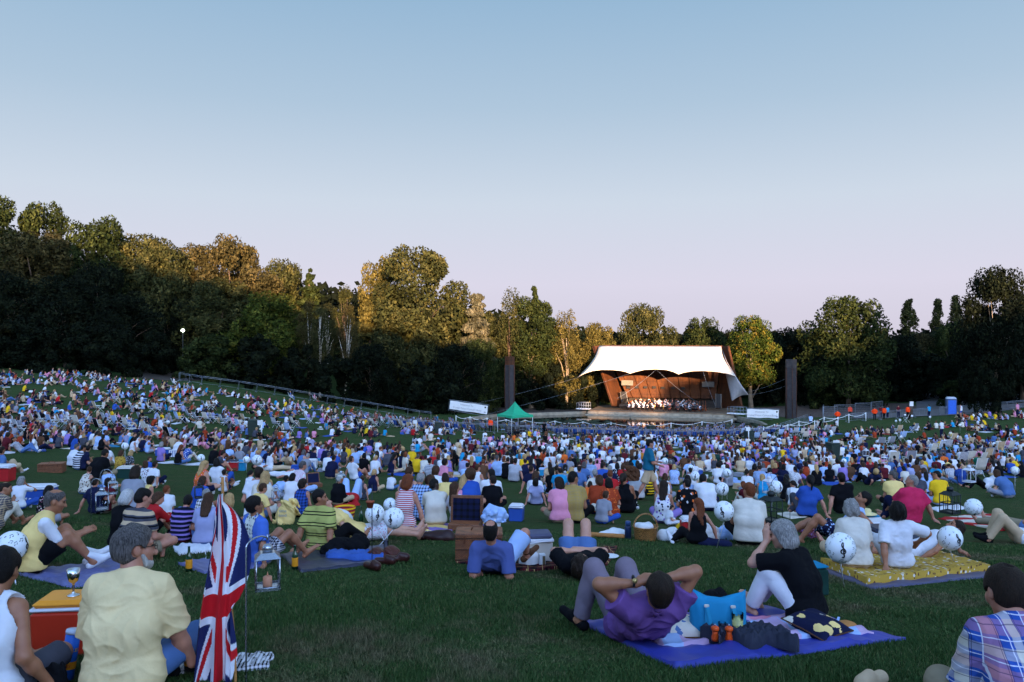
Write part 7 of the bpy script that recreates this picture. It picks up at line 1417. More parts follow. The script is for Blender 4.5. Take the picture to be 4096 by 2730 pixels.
# lanterns
lf_ = onground(246, 4.45); lantern(atY(267.5, 588, 4.62), 'big tin candle lantern in front of the blue T-shirt man', .86, CHROME, lf_, rz=.35)
def lan(px, base, size_px, foot, label, m=CHROME, cage=False, Y=None):
    f = at(*foot) if foot else None; Y = Y or (f[1] if f is not None else .15 * FPX / size_px); s = size_px / FPX * Y / .157; lantern(atY(px, base, Y), label, s, m, f, candle=False, rz=.5, open_cage=cage)
lan(102, 509.5, 11.5, (91, 523), 'tin lantern on a crook in front of the navy and maroon tops'); lan(113, 494, 8.5, (100, 523), 'smaller tin lantern on the taller of two crooks'); lan(199, 498, 8, (203, 520), 'tin lantern in front of the blue T-shirt woman near the flag', IRON); lan(276, 500.5, 7.5, (277, 527), 'tin lantern on a thin rod in front of the pale yellow top', CHROME)
lan(771, 521, 16, (790, 531), 'dark green lantern with open bars beside the white check shirt', IRON, True); lan(769, 493, 9, (772, 512), 'white framed lantern above the turquoise top', PLASTIC['w']); lan(950, 513, 14, (958, 533), 'dark green birdcage lantern on the grass by the white blanket', IRON, True); lan(969, 482, 9, None, 'white arched lantern by the checked shirt and straw hat', PLASTIC['w'], Y=15.5)
for px, b, s_, foot, lb in ((501, 469, 4.5, (501, 477), 'white lantern on a white post in the middle of the lawn'), (565, 486, 8, (566, 492), 'chrome lantern hanging in front of the pink T-shirt'), (467, 438, 4, None, 'white lantern by the lilac shirts in mid crowd'), (413, 450, 3.6, None, 'white lantern far off beside a blue reclining person'), (866, 456, 4.2, None, 'white lantern amid the right hand crowd'), (341, 486, 8, (338, 500), 'grey lantern between the olive vest and navy vest'), (884, 463, 4, None, 'white lantern at the striped chair'), (530, 444, 3.4, None, 'white lantern in front of the striped navy shirts')): lan(px, b, s_, foot, lb, PLASTIC['w'] if 'white' in lb else CHROME, Y=None if foot else .15 * FPX / s_ * 1.0)
# the blue groundsheet and what lies on it
BLUEM = mat('tarpaulin_blue', '#2e3690', .55, var=.12, vs=3, bs=.5, bscale=7, spec=.4); GREYM = mat('tarpaulin_grey', '#5a5c86', .5, var=.15, vs=3, bs=.6, bscale=9, spec=.45)
def quadpatch(name, pts, m, label, cat, th=.012, seed=0, amp=.015, n=34, dz=0):
    P = np.array([at(*q)[:2] for q in pts]); c = P.mean(0); z = float(terrain(*c)); return soft_patch(name, (c[0], c[1], z, dz), 0, float(np.ptp(P[:, 0])), float(np.ptp(P[:, 1])), m, label, cat, th, seed, amp, corners=P - c, n=n)
quadpatch('groundsheet', [(579, 624), (677, 671), (907, 641), (765, 611)], BLUEM, 'bright blue groundsheet under the purple T-shirt man and grey bobbed woman', 'groundsheet', .012, 2, .03, 60)
QUILT = pattern_mat('check', 'p', 'l', None, 7.0); quadpatch('quilt', [(634, 636), (662, 650), (873, 638), (795, 617)], QUILT, 'pink and lilac quilt spread on the blue groundsheet', 'quilt', .035, 5, .022, 46)
def cushion(loc, rz, w, d, h, m, label, rx=0):
    n = 16; V = []; F = []
    for k in (1, -1):
        for j in range(n + 1):
            for i in range(n + 1):
                u, v = i / n * 2 - 1, j / n * 2 - 1; t = max(0, (1 - abs(u) ** 3) * (1 - abs(v) ** 3)) ** .55; pin = 1 - .10 * (1 - max(abs(u), abs(v))) if False else 1
                V.append((u * w / 2 * (1 - .08 * (1 - v * v) * abs(u) ** 6 * 1), v * d / 2 * (1 - .08 * (1 - u * u) * abs(v) ** 6), k * t * h / 2 + .006 * math.sin(7 * u + 4 * v) * t))
    m1 = (n + 1) ** 2
    for k in (0, 1):
        for j in range(n):
            for i in range(n): q_ = [k * m1 + j * (n + 1) + i, k * m1 + j * (n + 1) + i + 1, k * m1 + (j + 1) * (n + 1) + i + 1, k * m1 + (j + 1) * (n + 1) + i]; F.append(q_ if k == 0 else q_[::-1])
    o = link('cushion', newmesh('cushion', V, F, True, [m]), None, loc); o.rotation_euler = (rx, 0, rz); tag(o, label, 'cushion'); P = [(u * w / 2, v * d / 2, 0) for u, v in ((-1, -1), (0, -.93), (1, -1), (.93, 0), (1, 1), (0, .93), (-1, 1), (-.93, 0), (-1, -1))]; link('piping', MB().tube(P, .006, fabric('B'), 5).mesh('piping'), o); return o
cushion(gl(670, 640, .085), .10, .43, .26, .12, pattern_mat('floral', 'W', 'D', 't', 1.8), 'cream tapestry cushion behind the purple T-shirt man\'s back', R(14)); cushion(gl(817, 638, .09), .62, .36, .36, .12, pattern_mat('floral', 'n', 'Y', 'W', 2.6), 'navy tapestry cushion with pale patches at the end of the quilt', R(10))
bg_ = onground(718, 5.62); bg_[2] += .04; o = link('tote_bag', None, None, bg_, -.12); tag(o, 'turquoise cloth tote bag with two straps behind the pepper mills', 'bag'); TQ = mat('tote_turquoise', '#1684b0', .75, var=.12, vs=5, bs=.4, bscale=14)
V = []; F = []; n = 18
for k in range(9):
    t = k / 8; zz = .30 * t
    for i in range(28):
        a = 2 * math.pi * i / 28; ca, sa = math.cos(a), math.sin(a); rw = .195 * (1 + .04 * math.sin(3 * a)) * (1 - .02 * t); rd = .075 * (1 - .72 * t ** 1.5) + .006
        top = (.035 * abs(ca) ** 2 - .03 * (1 - abs(ca)) * 1.2) * t ** 3
        V.append((rw * np.sign(ca) * abs(ca) ** .6, rd * np.sign(sa) * abs(sa) ** .7 + .012 * math.sin(9 * ca + 5 * t) * t, zz + top))
for k in range(8):
    for i in range(28): F.append((k * 28 + i, k * 28 + (i + 1) % 28, (k + 1) * 28 + (i + 1) % 28, (k + 1) * 28 + i))
F.append(tuple(range(27, -1, -1))); F.append(tuple(range(8 * 28, 9 * 28))); link('bag_body', newmesh('bag_body', V, F, True, [TQ]), o)
for x in (-.085, .095):
    mb = MB(); mb.box((x, -.075, .12), (.026, .008, .20), mat('strap_turquoise', '#2090b8', .7), rx=-.14); mb.box((x + .022, -.083, .13), (.024, .008, .19), mat('strap_turquoise', '#2090b8', .7), rx=-.14, ry=-.2); mb.build('strap', o); MB().box((x, -.058, .228), (.034, .012, .022), PLASTIC['W'], bev=.004).build('buckle', o)
soft_patch('dark_jacket', (*gl(746, 647), .05), -.12, .50, .34, mat('jacket_charcoal', '#2c2e3c', .85, bs=.4, bscale=20), 'crumpled charcoal jacket on the edge of the blue groundsheet', 'jacket', .05, 13, .032, n=44, edge=.25)
for px, lb, h_ in ((715, 'orange pepper mill at the corner of the tote bag', 1.0), (729, 'orange salt mill in front of the turquoise tote bag', .85)):
    p = onground(px, 5.40); p[2] += .06; o = link('pepper_mill', None, None, p); tag(o, lb, 'pepper mill'); OM = mat('mill_orange', '#e2541a', .3, var=.05); MB().lathe([(.001, 0), (.024, 0), (.026, .02), (.018, .05), (.020, .06), (.001, .062)], OM, n=16).build('base', o); MB().lathe([(.001, .062), (.020, .064), (.028, .076), (.027, .09), (.016, .098), (.001, .1)], OM, n=16).lathe([(.001, .1), (.006, .102), (.007, .11), (.001, .114)], CHROME, n=8).build('knob', o)
WINE = mat('white_wine', (.55, .52, .18), .1, spec=.5); p = onground(737.5, 5.5); p[2] += .07; tumbler(p, 'tall glass of white wine in front of the tote bag', 1.25, WINE); p = onground(722, 5.5); p[2] += .06; tumbler(p, 'empty glass between the two orange mills', .8)
p = onground(842, 6.0); p[2] += .03; o = link('red_plate', None, None, p); tag(o, 'red plate of leftover food and a blue fork behind the navy cushion', 'plate'); MB().lathe([(.001, 0), (.07, 0), (.12, .014), (.118, .018), (.07, .005), (.001, .005)], PLASTIC['r'], n=24).build('plate', o); lump('food', (0.03, 0, .006), 0, (.13, .08, .04), mat('crust', '#a8703c', .8), None, None, 3, parent=o, res=.006); MB().box((-.04, 0, .04), (.018, .16, .004), PLASTIC['l'], rx=.35, rz=-.6).build('fork', o)
p = gl(820, 583, .01); o = link('bread_roll', newmesh('bread_roll', *grow([ell((0, 0, .02), (.05, .035, .028)), ell((.03, .01, .035), (.02, .02, .02))], .006), True, [mat('crust', '#a8703c', .8)]), None, p); tag(o, 'bread roll dropped on the grass beside the green cool bag', 'bread roll')
o = link('canvas_shoe', None, None, onground(872, 4.55), -.9); tag(o, 'beige canvas shoe at the bottom edge of the picture', 'shoe'); V, F = grow([cap((0, -.10, .05), (0, .10, .045), .045, .042, .03), cap((0, -.10, .07), (0, -.03, .09), .042, .035, .03)], .007); link('upper', newmesh('upper', V, F, True, [fabric('t')]), o); MB().lathe([(.001, 0), (.046, 0), (.046, .025), (.001, .026)], PLASTIC['W'], n=18, sc=(1, 3.1)).build('sole', o)
lump('black_bag', onground(712, 6.35), 0, (.30, .2, .30), fabric('k'), 'black bag behind the turquoise tote bag', 'bag', 15); lump('red_bundle', onground(690, 6.0), 0, (.22, .18, .12), pattern_mat('floral', 'r', 'w', None, .5), 'red patterned bundle between the purple T-shirt and tote bag', 'bundle', 16)
# the flowery mattress
quadpatch('groundsheet', [(818, 570), (872, 590), (1014, 575), (962, 558)], mat('tarpaulin_slate', '#4c4a66', .5, var=.1, bs=.4, bscale=8), 'slate grey groundsheet under the flowery mattress', 'groundsheet', .012, 21, .012); MATT = pattern_mat('floral', 'm', 'B', 'W', 1.3); quadpatch('mattress', [(822, 567), (868, 587), (990, 572), (935, 556)], MATT, 'brown and yellow flowery mattress under the curly haired pair', 'mattress', .085, 22, .014, 40)
def softbox(loc, rz, w, d, h, body, lid, label, cat='cool bag'):
    o = link('cool_bag', None, None, loc, rz); tag(o, label, cat); MB().box((0, 0, h * .46), (w, d, h * .92), body, bev=.03, taper=.97).build('body', o); MB().box((0, 0, h * .95), (w * .98, d * .98, h * .08), lid, bev=.015).build('flap', o); return o
softbox(onground(811, 7.6), .3, .26, .22, .30, fabric('G'), fabric('c'), 'dark green cool bag with turquoise flap beside the black T-shirt')
# left group's sheets, bottles, clothes
quadpatch('groundsheet', [(14, 575), (70, 588), (152, 584), (140, 558)], GREYM, 'creased grey blue groundsheet under the yellow vest', 'groundsheet', .012, 31, .025); quadpatch('groundsheet', [(280, 556), (300, 573), (402, 562), (385, 546)], mat('tarpaulin_black', '#2a2a40', .45, bs=.6, bscale=9, spec=.5), 'dark groundsheet under the lime striped polo', 'groundsheet', .012, 32, .02); quadpatch('groundsheet', [(180, 565), (205, 575), (262, 568), (250, 553)], GREYM, 'grey blue groundsheet between the flag and lantern', 'groundsheet', .012, 33, .02); quadpatch('white_blanket', [(172, 548), (178, 556), (215, 552), (205, 543)], fabric('w'), 'white blanket beside the striped boy', 'blanket', .012, 34, .02)
bottle(gl(295, 570.5, .015), 'beer bottle by the blue T-shirt man\'s bare foot', labelm=BROWNGL); bottle(gl(189, 572.5, .01), 'beer bottle on the grass beside the flag', labelm=BROWNGL); bottle(gl(361, 524, 0), 'green wine bottle beside a wine glass and small box', labelm=None, s=1.2)
soft_patch('jeans', (*gl(355, 560), .02), .15, .62, .34, mat('denim_cloth', '#34569c', .9, var=.18, vs=9, bs=.5, bscale=40), 'blue jeans thrown down beside the lime striped polo', 'jeans', .05, 41, .022, n=30); lump('black_jacket', gl(345, 555, .02), .2, (.55, .3, .2), fabric('k'), 'black jacket heaped behind the blue jeans', 'jacket', 42); 
for i, (px, py, rz, lb) in enumerate(((372, 571, .8, 'brown shoe lying nearest on the grass by the jeans'), (385, 565, 1.2, 'dark brown shoe resting on the leather bag'), (398, 563, 1.7, 'dark shoe at the far end of the shoe pile'))):
    V, F = grow([cap((0, -.09, .04), (0, .10, .03), .04, .036, .03), cap((0, -.09, .06), (0, -.03, .08), .036, .03, .03)], .009); tag(link('shoe', newmesh('shoe', V, F, True, [mat('shoe_leather', '#3a1c18', .35, var=.2)]), None, gl(px, py, .01), rz), lb, 'shoe')
lump('leather_bag', gl(384, 560, .01), .2, (.34, .2, .14), mat('leather_brown', '#4a2018', .5), 'brown leather bag beside the shoes and jeans', 'bag', 44); tumbler(gl(386, 552, .01), 'clear plastic tumbler under the balloons'); lump('orange_cloth', gl(344, 533), .1, (.45, .2, .14), fabric('o'), 'orange cloth bundle behind the striped polo man', 'bundle', 45)
lump('plastic_bag', gl(337, 524), 0, (.5, .35, .26), PAPER, 'crumpled white carrier bag between the black sweater and balloons', 'carrier bag', 46); lump('carrier_bag', gl(285, 524), 0, (.34, .25, .36), fabric('Y'), 'cream carrier bag behind the pale yellow top', 'carrier bag', 47); t_ = text('lettering', 'time\nfood', .07, INK, None, (0, 0, 0)); t_.parent = [x for x in COL.objects if x.name.startswith('carrier_bag')][0]; t_.location = (0, -.135, .2)
o = link('woven_basket', None, None, gl(345, 521), .3); tag(o, 'striped woven shopping basket beside the white carrier bag', 'basket'); MB().lathe([(.001, 0), (.14, 0), (.19, .26), (.18, .26), (.13, .02), (.001, .02)], pattern_mat('multi', 'r', 'y', 'n', 1.2), n=18).build('basket_body', o)
# tartan rug, hamper, big cool box and their picnic
TART = pattern_mat('tartan', 'd', 'k', 'Y', 1.0); quadpatch('tartan_rug', [(454, 563), (530, 572), (608, 566), (618, 548)], TART, 'dark red tartan rug under the two people lying with the hamper', 'rug', .014, 51, .02)
def hamper(loc, rz, w, d, h, label, m=WICK):
    o = link('wicker_hamper', None, None, loc, rz); tag(o, label, 'hamper'); MB().box((0, 0, h * .41), (w, d, h * .82), m, bev=.015).build('body', o); MB().box((0, 0, h * .91), (w * 1.02, d * 1.02, h * .18), m, bev=.015).build('lid', o)
    MB().tube([(-.09, 0, h), (-.07, 0, h + .04), (.07, 0, h + .04), (.09, 0, h)], .010, m, 6).build('handle', o); mb = MB()
    for z in (.18, .5, .82): mb.tube([(-w / 2, -d / 2 - .004, h * z), (w / 2, -d / 2 - .004, h * z)], .007, m, 5)
    for x in (-.3, .3): mb.box((x * w, -d / 2 - .006, h * .8), (.025, .012, .09), mat('leather_strap', '#5a3018', .6))
    mb.build('strap', o); return o
hamper(onground(479, 9.35), .02, .54, .36, .36, 'closed brown wicker hamper behind the balding man in blue'); o = link('cool_box', None, None, onground(538.5, 9.35), .1); tag(o, 'tall white cool box with a grey cushioned lid', 'cool box')
MB().box((0, 0, .135), (.28, .26, .27), PLASTIC['W'], taper=1.08, bev=.02).build('box', o); MB().box((0, 0, .285), (.325, .30, .035), PLASTIC['w'], bev=.008).build('rim', o); MB().box((0, 0, .33), (.29, .27, .06), mat('lid_slate', '#4c4c62', .7), bev=.02).build('lid', o); MB().tube([(-.17, -.02, .27), (-.15, -.18, .26), (0, -.185, .285), (.12, -.16, .28), (.17, -.02, .27)], .009, PLASTIC['w'], 6).build('handle', o)
lump('plastic_bag', onground(530, 8.95), 0, (.19, .13, .2), PAPER, 'white carrier bag leaning against the tall white cool box', 'carrier bag', 53); o = link('juice_carton', None, None, onground(542, 8.9), .2); tag(o, 'white drink carton beside the carrier bag', 'carton'); MB().box((0, 0, .08), (.07, .06, .16), PAPER, bev=.004).build('pack', o); MB().box((.015, -.032, .08), (.03, .004, .12), mat('carton_print', '#6a5a40', .6)).build('printed_panel', o)
for px, py, lb in ((536, 556, 'white plate in front of the carton'), (531, 551, 'white plate just behind another plate on the rug')):
    o = link('dinner_plate', None, None, gl(px, py, .04)); tag(o, lb, 'plate'); MB().lathe([(.001, 0), (.06, 0), (.125, .016), (.123, .02), (.06, .006), (.001, .006)], PLATEM, n=26).build('rim', o)
o = link('food_box', None, None, gl(531, 565, .015), .2); tag(o, 'small cardboard box with white paper on the tartan rug', 'box'); MB().box((0, 0, .05), (.16, .12, .09), mat('cardboard', '#b08048', .8), bev=.004).build('carton', o); lump('tissue', (0, 0, .09), 0, (.14, .1, .05), PAPER, None, None, 8, parent=o, res=.008); lump('folded_rug', gl(537, 563, .01), 0, (.34, .22, .12), TART, 'bunched up tartan blanket in front of the plates', 'blanket', 55); lump('paper_napkin', gl(555, 560, .01), .3, (.14, .1, .1), PAPER, 'white paper napkin beside the reclining person\'s elbow', 'napkin', 56)
o = link('plate_of_scraps', None, None, gl(610, 559, .02)); tag(o, 'white paper plate on the grass past the denim shorts', 'plate'); MB().lathe([(.001, 0), (.07, 0), (.11, .02), (.108, .022), (.07, .006), (.001, .006)], PAPER, n=20).build('rim', o)
# basket with hoop handle, flask, bread
o = link('wicker_basket', None, None, onground(645.5, 12.0), .1); tag(o, 'honey coloured wicker basket with a tall hoop handle', 'basket'); MB().lathe([(.001, 0), (.15, 0), (.165, .06), (.185, .20), (.195, .215), (.185, .22), (.16, .2), (.14, .03), (.001, .03)], WICK2, n=26).build('body', o); mb = MB(); mb.tube([(.18 * math.cos(a), 0, .20 + .20 * math.sin(a)) for a in np.linspace(0, math.pi, 15)], .012, WICK2, 6); mb.build('handle', o); lump('napkins', (0, 0, .18), 0, (.26, .22, .1), PAPER, None, None, 12, parent=o, res=.014)
o = link('thermos_flask', None, None, onground(628, 12.1)); tag(o, 'dark blue flask standing next to the hoop handled basket', 'flask'); MB().lathe([(.001, 0), (.05, 0), (.052, .19), (.045, .205), (.001, .206)], mat('flask_blue', '#1c2c4c', .35), n=16).build('body', o); MB().lathe([(.001, .2), (.042, .2), (.042, .26), (.034, .275), (.001, .276)], mat('flask_cap', '#2a4470', .4), n=16).build('cap', o)
o = link('bread_stick', None, None, onground(606, 12.2), -.25); tag(o, 'long bread loaf in clear wrapping beside the boy in grey', 'bread'); V, F = grow([cap((-.26, 0, .04), (.26, 0, .04), .035, .03, .02)], .01, folds(2, .006)); link('loaf', newmesh('loaf', V, F, True, [mat('crust', '#a8703c', .8)]), o); lump('plastic_bag', onground(614, 12.35), 0, (.42, .2, .12), PAPER, 'crumpled clear wrapping behind the long bread loaf', 'wrapper', 61); lump('carrier_bag', onground(669, 12.1), 0, (.36, .25, .2), PAPER, 'white carrier bag right of the hoop handled basket', 'carrier bag', 62)
lump('yellow_bag', onground(684, 12.9), 0, (.24, .2, .28), fabric('y'), 'yellow bag beside the flowery dress', 'bag', 63); cooler(onground(691, 12.7), 0, .3, .24, .32, 'r', 'w', 'red cool box half hidden by the auburn haired girl'); lump('blue_bundle', onground(713, 11.6), 0, (.5, .24, .1), fabric('n'), 'navy bundle on the grass at the foot of a balloon stick', 'bundle', 64); lump('carrier_bag', onground(707, 12.2), 0, (.3, .22, .3), PAPER, 'white carrier bag beside the auburn haired girl', 'carrier bag', 65); lump('carrier_bag', onground(724, 12.4), 0, (.3, .24, .25), fabric('l'), 'pale striped carrier bag before the check shirt', 'carrier bag', 66)
cooler(onground(516.5, 14.9), -.2, .25, .22, .32, 'b', 'w', 'blue cool box with white lid between black and lilac tops'); cooler(at(545, 475.5), 0, .5, .3, .34, 'c', 'l', 'blue cool box with a pale lid in mid lawn'); cooler(at(697.5, 475), 0, .42, .3, .32, 'b', 'w', 'round shouldered blue and white cool box right of the walker'); cooler(onground(876, 12.4), .2, .34, .3, .36, 'g', 'w', 'green and white cool box behind the curly haired pair'); cooler(onground(884, 10.6), .1, .42, .34, .42, 'b', 'n', 'large blue cool box next to the crimson polo')
cooler(at(38, 504), .1, .55, .32, .36, 'b', 'w', 'blue cool box behind the white top and drinking hand'); cooler(at(127.5, 478.5), .05, .52, .34, .40, 'G', 'W', 'dark green cool box with cream lid'); cooler(at(103, 475), 0, .32, .28, .34, 'w', 'W', 'white cool box behind the pale blue shirt on the slope'); cooler(at(2.5, 481), 0, .5, .34, .44, 'r', 'w', 'red cool box cut by the frame edge'); cooler(at(233, 470.5), 0, .4, .32, .42, 'r', 'n', 'red cool box with navy lid next to a turquoise one'); cooler(at(241, 470.5), 0, .36, .3, .42, 'c', 'c', 'turquoise cool box next to a red one'); cooler(at(163, 456), .05, .62, .36, .42, 'b', 'w', 'long blue cool box by striped bags'); cooler(at(311, 468.5), .05, .5, .3, .42, 'w', 'w', 'plain white cool box beside a blue bag on the lawn'); cooler(at(403, 466), 0, .42, .34, .45, 'W', 'w', 'tall plain white cool box beside a grey vest')
softbox(at(296, 476), .1, .36, .26, .42, fabric('b'), fabric('b'), 'blue cool bag beside the plain white cool box'); softbox(at(173, 457), .1, .36, .2, .36, pattern_mat('pin', 'w', 'b', None, 3.5), fabric('w'), 'white and blue striped bag'); softbox(at(179.5, 457), 0, .32, .2, .3, pattern_mat('multi', 'Y', 'r', 'W', 1.6), fabric('Y'), 'yellow and red striped bag')
hamper(at(52, 472.5), .25, .75, .45, .32, 'brown wicker hamper on open grass at the slope\'s foot'); o = link('picnic_case', None, None, at(315, 487), .5); tag(o, 'open wicker picnic case showing its fitted plates', 'picnic case'); MB().box((0, 0, .06), (.4, .28, .12), WICK, bev=.01).build('tray', o); MB().box((-.02, .16, .26), (.4, .05, .34), WICK, rx=-.3, bev=.01).build('lid', o); MB().box((-.02, .135, .26), (.34, .02, .28), fabric('n'), rx=-.3).build('lining', o)
o = link('wicker_basket', None, None, at(449, 477.5)); tag(o, 'small pale wicker basket behind the pink T-shirt', 'basket'); MB().lathe([(.001, 0), (.14, 0), (.19, .2), (.17, .2), (.001, .03)], WICK2, n=18).build('body', o); MB().tube([(.17 * math.cos(a), 0, .19 + .2 * math.sin(a)) for a in np.linspace(0, math.pi, 11)], .012, WICK2, 5).build('handle', o)
o = link('picnic_case', None, None, onground(467, 12.9), -.1); tag(o, 'upright open wicker picnic case behind the long haired girl', 'picnic case'); MB().box((0, 0, .30), (.52, .08, .5), WICK, rx=-.12, bev=.012).build('lid', o); MB().box((0, -.045, .30), (.44, .02, .42), pattern_mat('check', 'n', 'k', None, 2), rx=-.12).build('lining', o); MB().box((0, -.2, .08), (.5, .34, .16), WICK, bev=.01).build('tray', o); o = link('waste_bin', None, None, onground(493, 12.6)); tag(o, 'white bucket lined with a blue and white carrier bag', 'bucket'); MB().lathe([(.001, 0), (.11, 0), (.14, .24), (.13, .24), (.10, .02), (.001, .02)], PLASTIC['w'], n=18).build('bucket', o); lump('bag_liner', (0, 0, .2), 0, (.34, .28, .26), fabric('l'), None, None, 71, parent=o, res=.016)
lump('leather_bag', onground(440, 11.3), .1, (.5, .22, .18), mat('leather_dark', '#2c1210', .45), 'dark brown leather bag beside the white polo', 'bag', 72); quadpatch('coloured_towel', [(400, 528), (420, 532), (500, 530), (480, 522)], pattern_mat('stripe', 'v', 'Y', None, 1.4), 'violet and yellow striped towel under the long haired girl', 'towel', .012, 73); quadpatch('white_blanket', [(776, 514), (790, 519), (820, 516), (806, 511)], fabric('W'), 'cream woven blanket under the blue T-shirt with the hair tie', 'blanket', .012, 74); quadpatch('patterned_shawl', [(790, 527), (812, 539), (842, 532), (818, 523)], pattern_mat('floral', 'd', 'k', 'v', .6), 'dark purple patterned shawl on the grass behind the grey bob', 'shawl', .016, 75, .03); quadpatch('beach_towel', [(938, 519), (1000, 531), (1050, 527), (985, 514)], pattern_mat('stripe', 'r', 'W', None, 2.6), 'red and white striped towel under raised beige knees', 'towel', .014, 76); quadpatch('white_blanket', [(929, 508), (938, 512), (967, 509), (958, 505)], fabric('w'), 'white crocheted blanket behind the birdcage lantern', 'blanket', .012, 77)
o = link('sun_hat', None, None, onground(866, 14.6) + [0, 0, .32]); tag(o, 'pale straw hat resting on a box beside the beige shirt', 'hat'); MB().lathe([(.001, .10), (.07, .095), (.09, .07), (.095, .02), (.19, .005), (.19, 0), (.001, .005)], mat('straw', '#d8c48c', .9), n=20).build('crown', o); cooler(onground(866, 14.7), 0, .4, .3, .32, 'n', 'c', 'dark cool box under the straw hat'); lump('foil', onground(872, 14.0), 0, (.5, .28, .12), CHROME, 'sheet of crumpled silver foil beside the straw hat', 'foil', 78)
# balloons
BAL = [(12, 546, 25, 'balloon cut by the frame edge beside the yellow vest', (16, 585)), (203, 550, 17, 'balloon half hidden behind the flag', (206, 560)), (375, 514, 20, 'balloon behind the terracotta pot lantern, one of three together', (388, 548)), (394, 518, 21, 'largest of three balloons together, lowest one', (378.5, 547)), (390, 506, 13.5, 'smallest of three balloons together, peeping over the others', (392, 530)), (724, 511, 20, 'balloon on a white stick above the navy bundle', (717, 548)), (722, 489, 13.5, 'balloon over the white check shirt\'s neighbours', (722, 505)), (776, 487, 13, 'balloon behind the white framed lantern', (778, 500)), (840.5, 547.5, 26.5, 'balloon on a stick in front of the off white blouse', (844, 588)), (950, 538, 24, 'balloon over the person lying at the mattress end', (955, 566))]
for px, py, d, lb, st_ in BAL: balloon(px, py, d, lb, at(*st_)[:2], 7.35 if px in (12, 840.5) else None)
balloon(973.5, 507, 17, 'balloon lying on its side near the birdcage lantern', None, None, 1.2)
o = link('pot_lantern', None, None, onground(372, 8.7)); tag(o, 'terracotta pot candle on a black rod in front of a balloon', 'lantern'); z_ = -(505 - CY) / FPX * 8.7 - o.location[2]; MB().tube([(0, 0, -.05), (0, 0, z_ + .22)], .005, IRON, 5).build('rod', o); MB().lathe([(.001, z_ - .03), (.03, z_ - .03), (.042, z_ + .03), (.047, z_ + .03), (.047, z_ + .045), (.001, z_ + .045)], mat('terracotta', '#9a4a30', .8), (-.02, 0, 0), 14).build('pot', o)
SB = [(125, 446, 6), (201, 458, 9), (246.5, 459.5, 10), (257, 460, 8.5), (559, 456.5, 9.5), (538, 454, 8.5), (592, 457, 7), (695, 476, 10), (691, 468, 8), (712, 460, 7), (727, 473, 7.5), (724, 468, 7.5), (819, 460, 7), (665, 461, 8), (844, 461, 7), (1013, 458.5, 9), (1015, 470.5, 10), (675, 436, 6), (641, 436, 5.5), (562, 434, 5.5), (551, 440.5, 6), (561, 439.5, 6), (518, 443, 6.5), (524, 443, 6), (531, 445, 6.5), (535, 444.5, 6.5), (492, 444.5, 6.5), (549, 448.5, 7), (543, 447.5, 7), (562, 449, 7), (579, 449.5, 7), (558.5, 457, 8), (628, 460.7, 7), (602, 441.5, 6), (596, 443, 6), (661, 439.5, 6), (671, 440, 6), (680, 440, 6), (692, 440, 6), (695.5, 440.5, 6), (174, 409, 4), (168, 422, 5), (158, 433, 6), (185, 437, 6), (232, 434, 5), (56, 409, 4), (62, 411, 4), (85, 412, 4), (905, 415, 4), (912, 416, 4), (900, 420, 4.5), (896, 421, 4), (930, 417, 4), (960, 425, 5), (994, 444, 6), (901, 437, 6)]
near_words = ['hovering over the slope', 'amid the middle crowd', 'over the crowd before the pond', 'among the right hand crowd']
for i, (px, py, d) in enumerate(SB): balloon(px, py, d, '', None)
# ---------------------------------------------------------------- chairs, deckchairs, the far crowd and the orchestra
CH = {k: chair_mesh(fabric(k)) for k in 'WtelkB'}; CH['s'] = chair_mesh(pattern_mat('pin', 'w', 'n', None, 2.5)); CHN = {'W': 'cream', 't': 'beige', 'e': 'grey', 'l': 'pale blue', 'k': 'black', 'B': 'brown', 's': 'striped'}
OCC = []
def gchair(p, yaw, k, label='', occ=True):
    o = link('garden_chair', CH[k], None, (p[0], p[1], float(terrain(p[0], p[1]))), yaw); tag(o, label, 'chair', 'garden chairs on the lawn'); o['hue'] = CHN[k]
    if occ: OCC.append((p[0], p[1], yaw, 'chair'))
ZI = region(0, 1400, .425); ZH = region(2900, 1500, .34); rc = random.Random(11)
CL = [(ZI, x, y) for x, y in ((30, 740), (95, 790), (190, 800), (345, 730), (410, 720), (500, 740), (585, 730), (640, 700), (740, 740), (940, 780), (1060, 690), (1010, 710), (1110, 740), (1210, 760), (1345, 700), (1385, 800), (1420, 830), (1530, 720), (1600, 860), (1690, 690), (1790, 660), (1860, 690), (1950, 690), (2010, 690), (2110, 710), (2190, 740), (2260, 760), (1080, 500), (1240, 570), (1480, 600), (1420, 590), (1990, 570), (1940, 570), (720, 270), (880, 290), (1640, 340), (1680, 570), (920, 590), (2310, 700))]
CL += [(ZQ, x, y) for x, y in ((145, 500), (480, 500), (605, 560), (655, 490), (790, 460), (1190, 460), (1245, 500), (1410, 490), (1605, 460), (1640, 490), (1680, 510), (1745, 525), (1800, 520), (2100, 515), (1570, 470), (1475, 460), (940, 390), (335, 330), (620, 230), (845, 245), (690, 340), (740, 370))]
CL += [(ZH, x, y) for x, y in ((125, 720), (215, 720), (290, 700), (370, 780), (455, 780), (405, 720), (610, 680), (700, 690), (830, 720), (905, 730), (1005, 690), (1095, 640), (1255, 710), (1030, 770), (1190, 690), (1835, 860), (1940, 850), (2040, 700), (2080, 780), (1600, 840), (2140, 560), (2220, 680), (945, 770), (650, 740))]
CL += [(ZC, x, y) for x, y in ((1470, 300), (1545, 280), (1380, 330), (1690, 390), (1995, 390), (1935, 360), (1770, 250), (2150, 290))]
for i, (z, x, y) in enumerate(CL):
    p = at(*z(x, y)); gchair(p, face_stage(p) + rc.gauss(0, .15), rc.choice('WWtteelss') if i % 9 else 'k', '', rc.random() < .7)
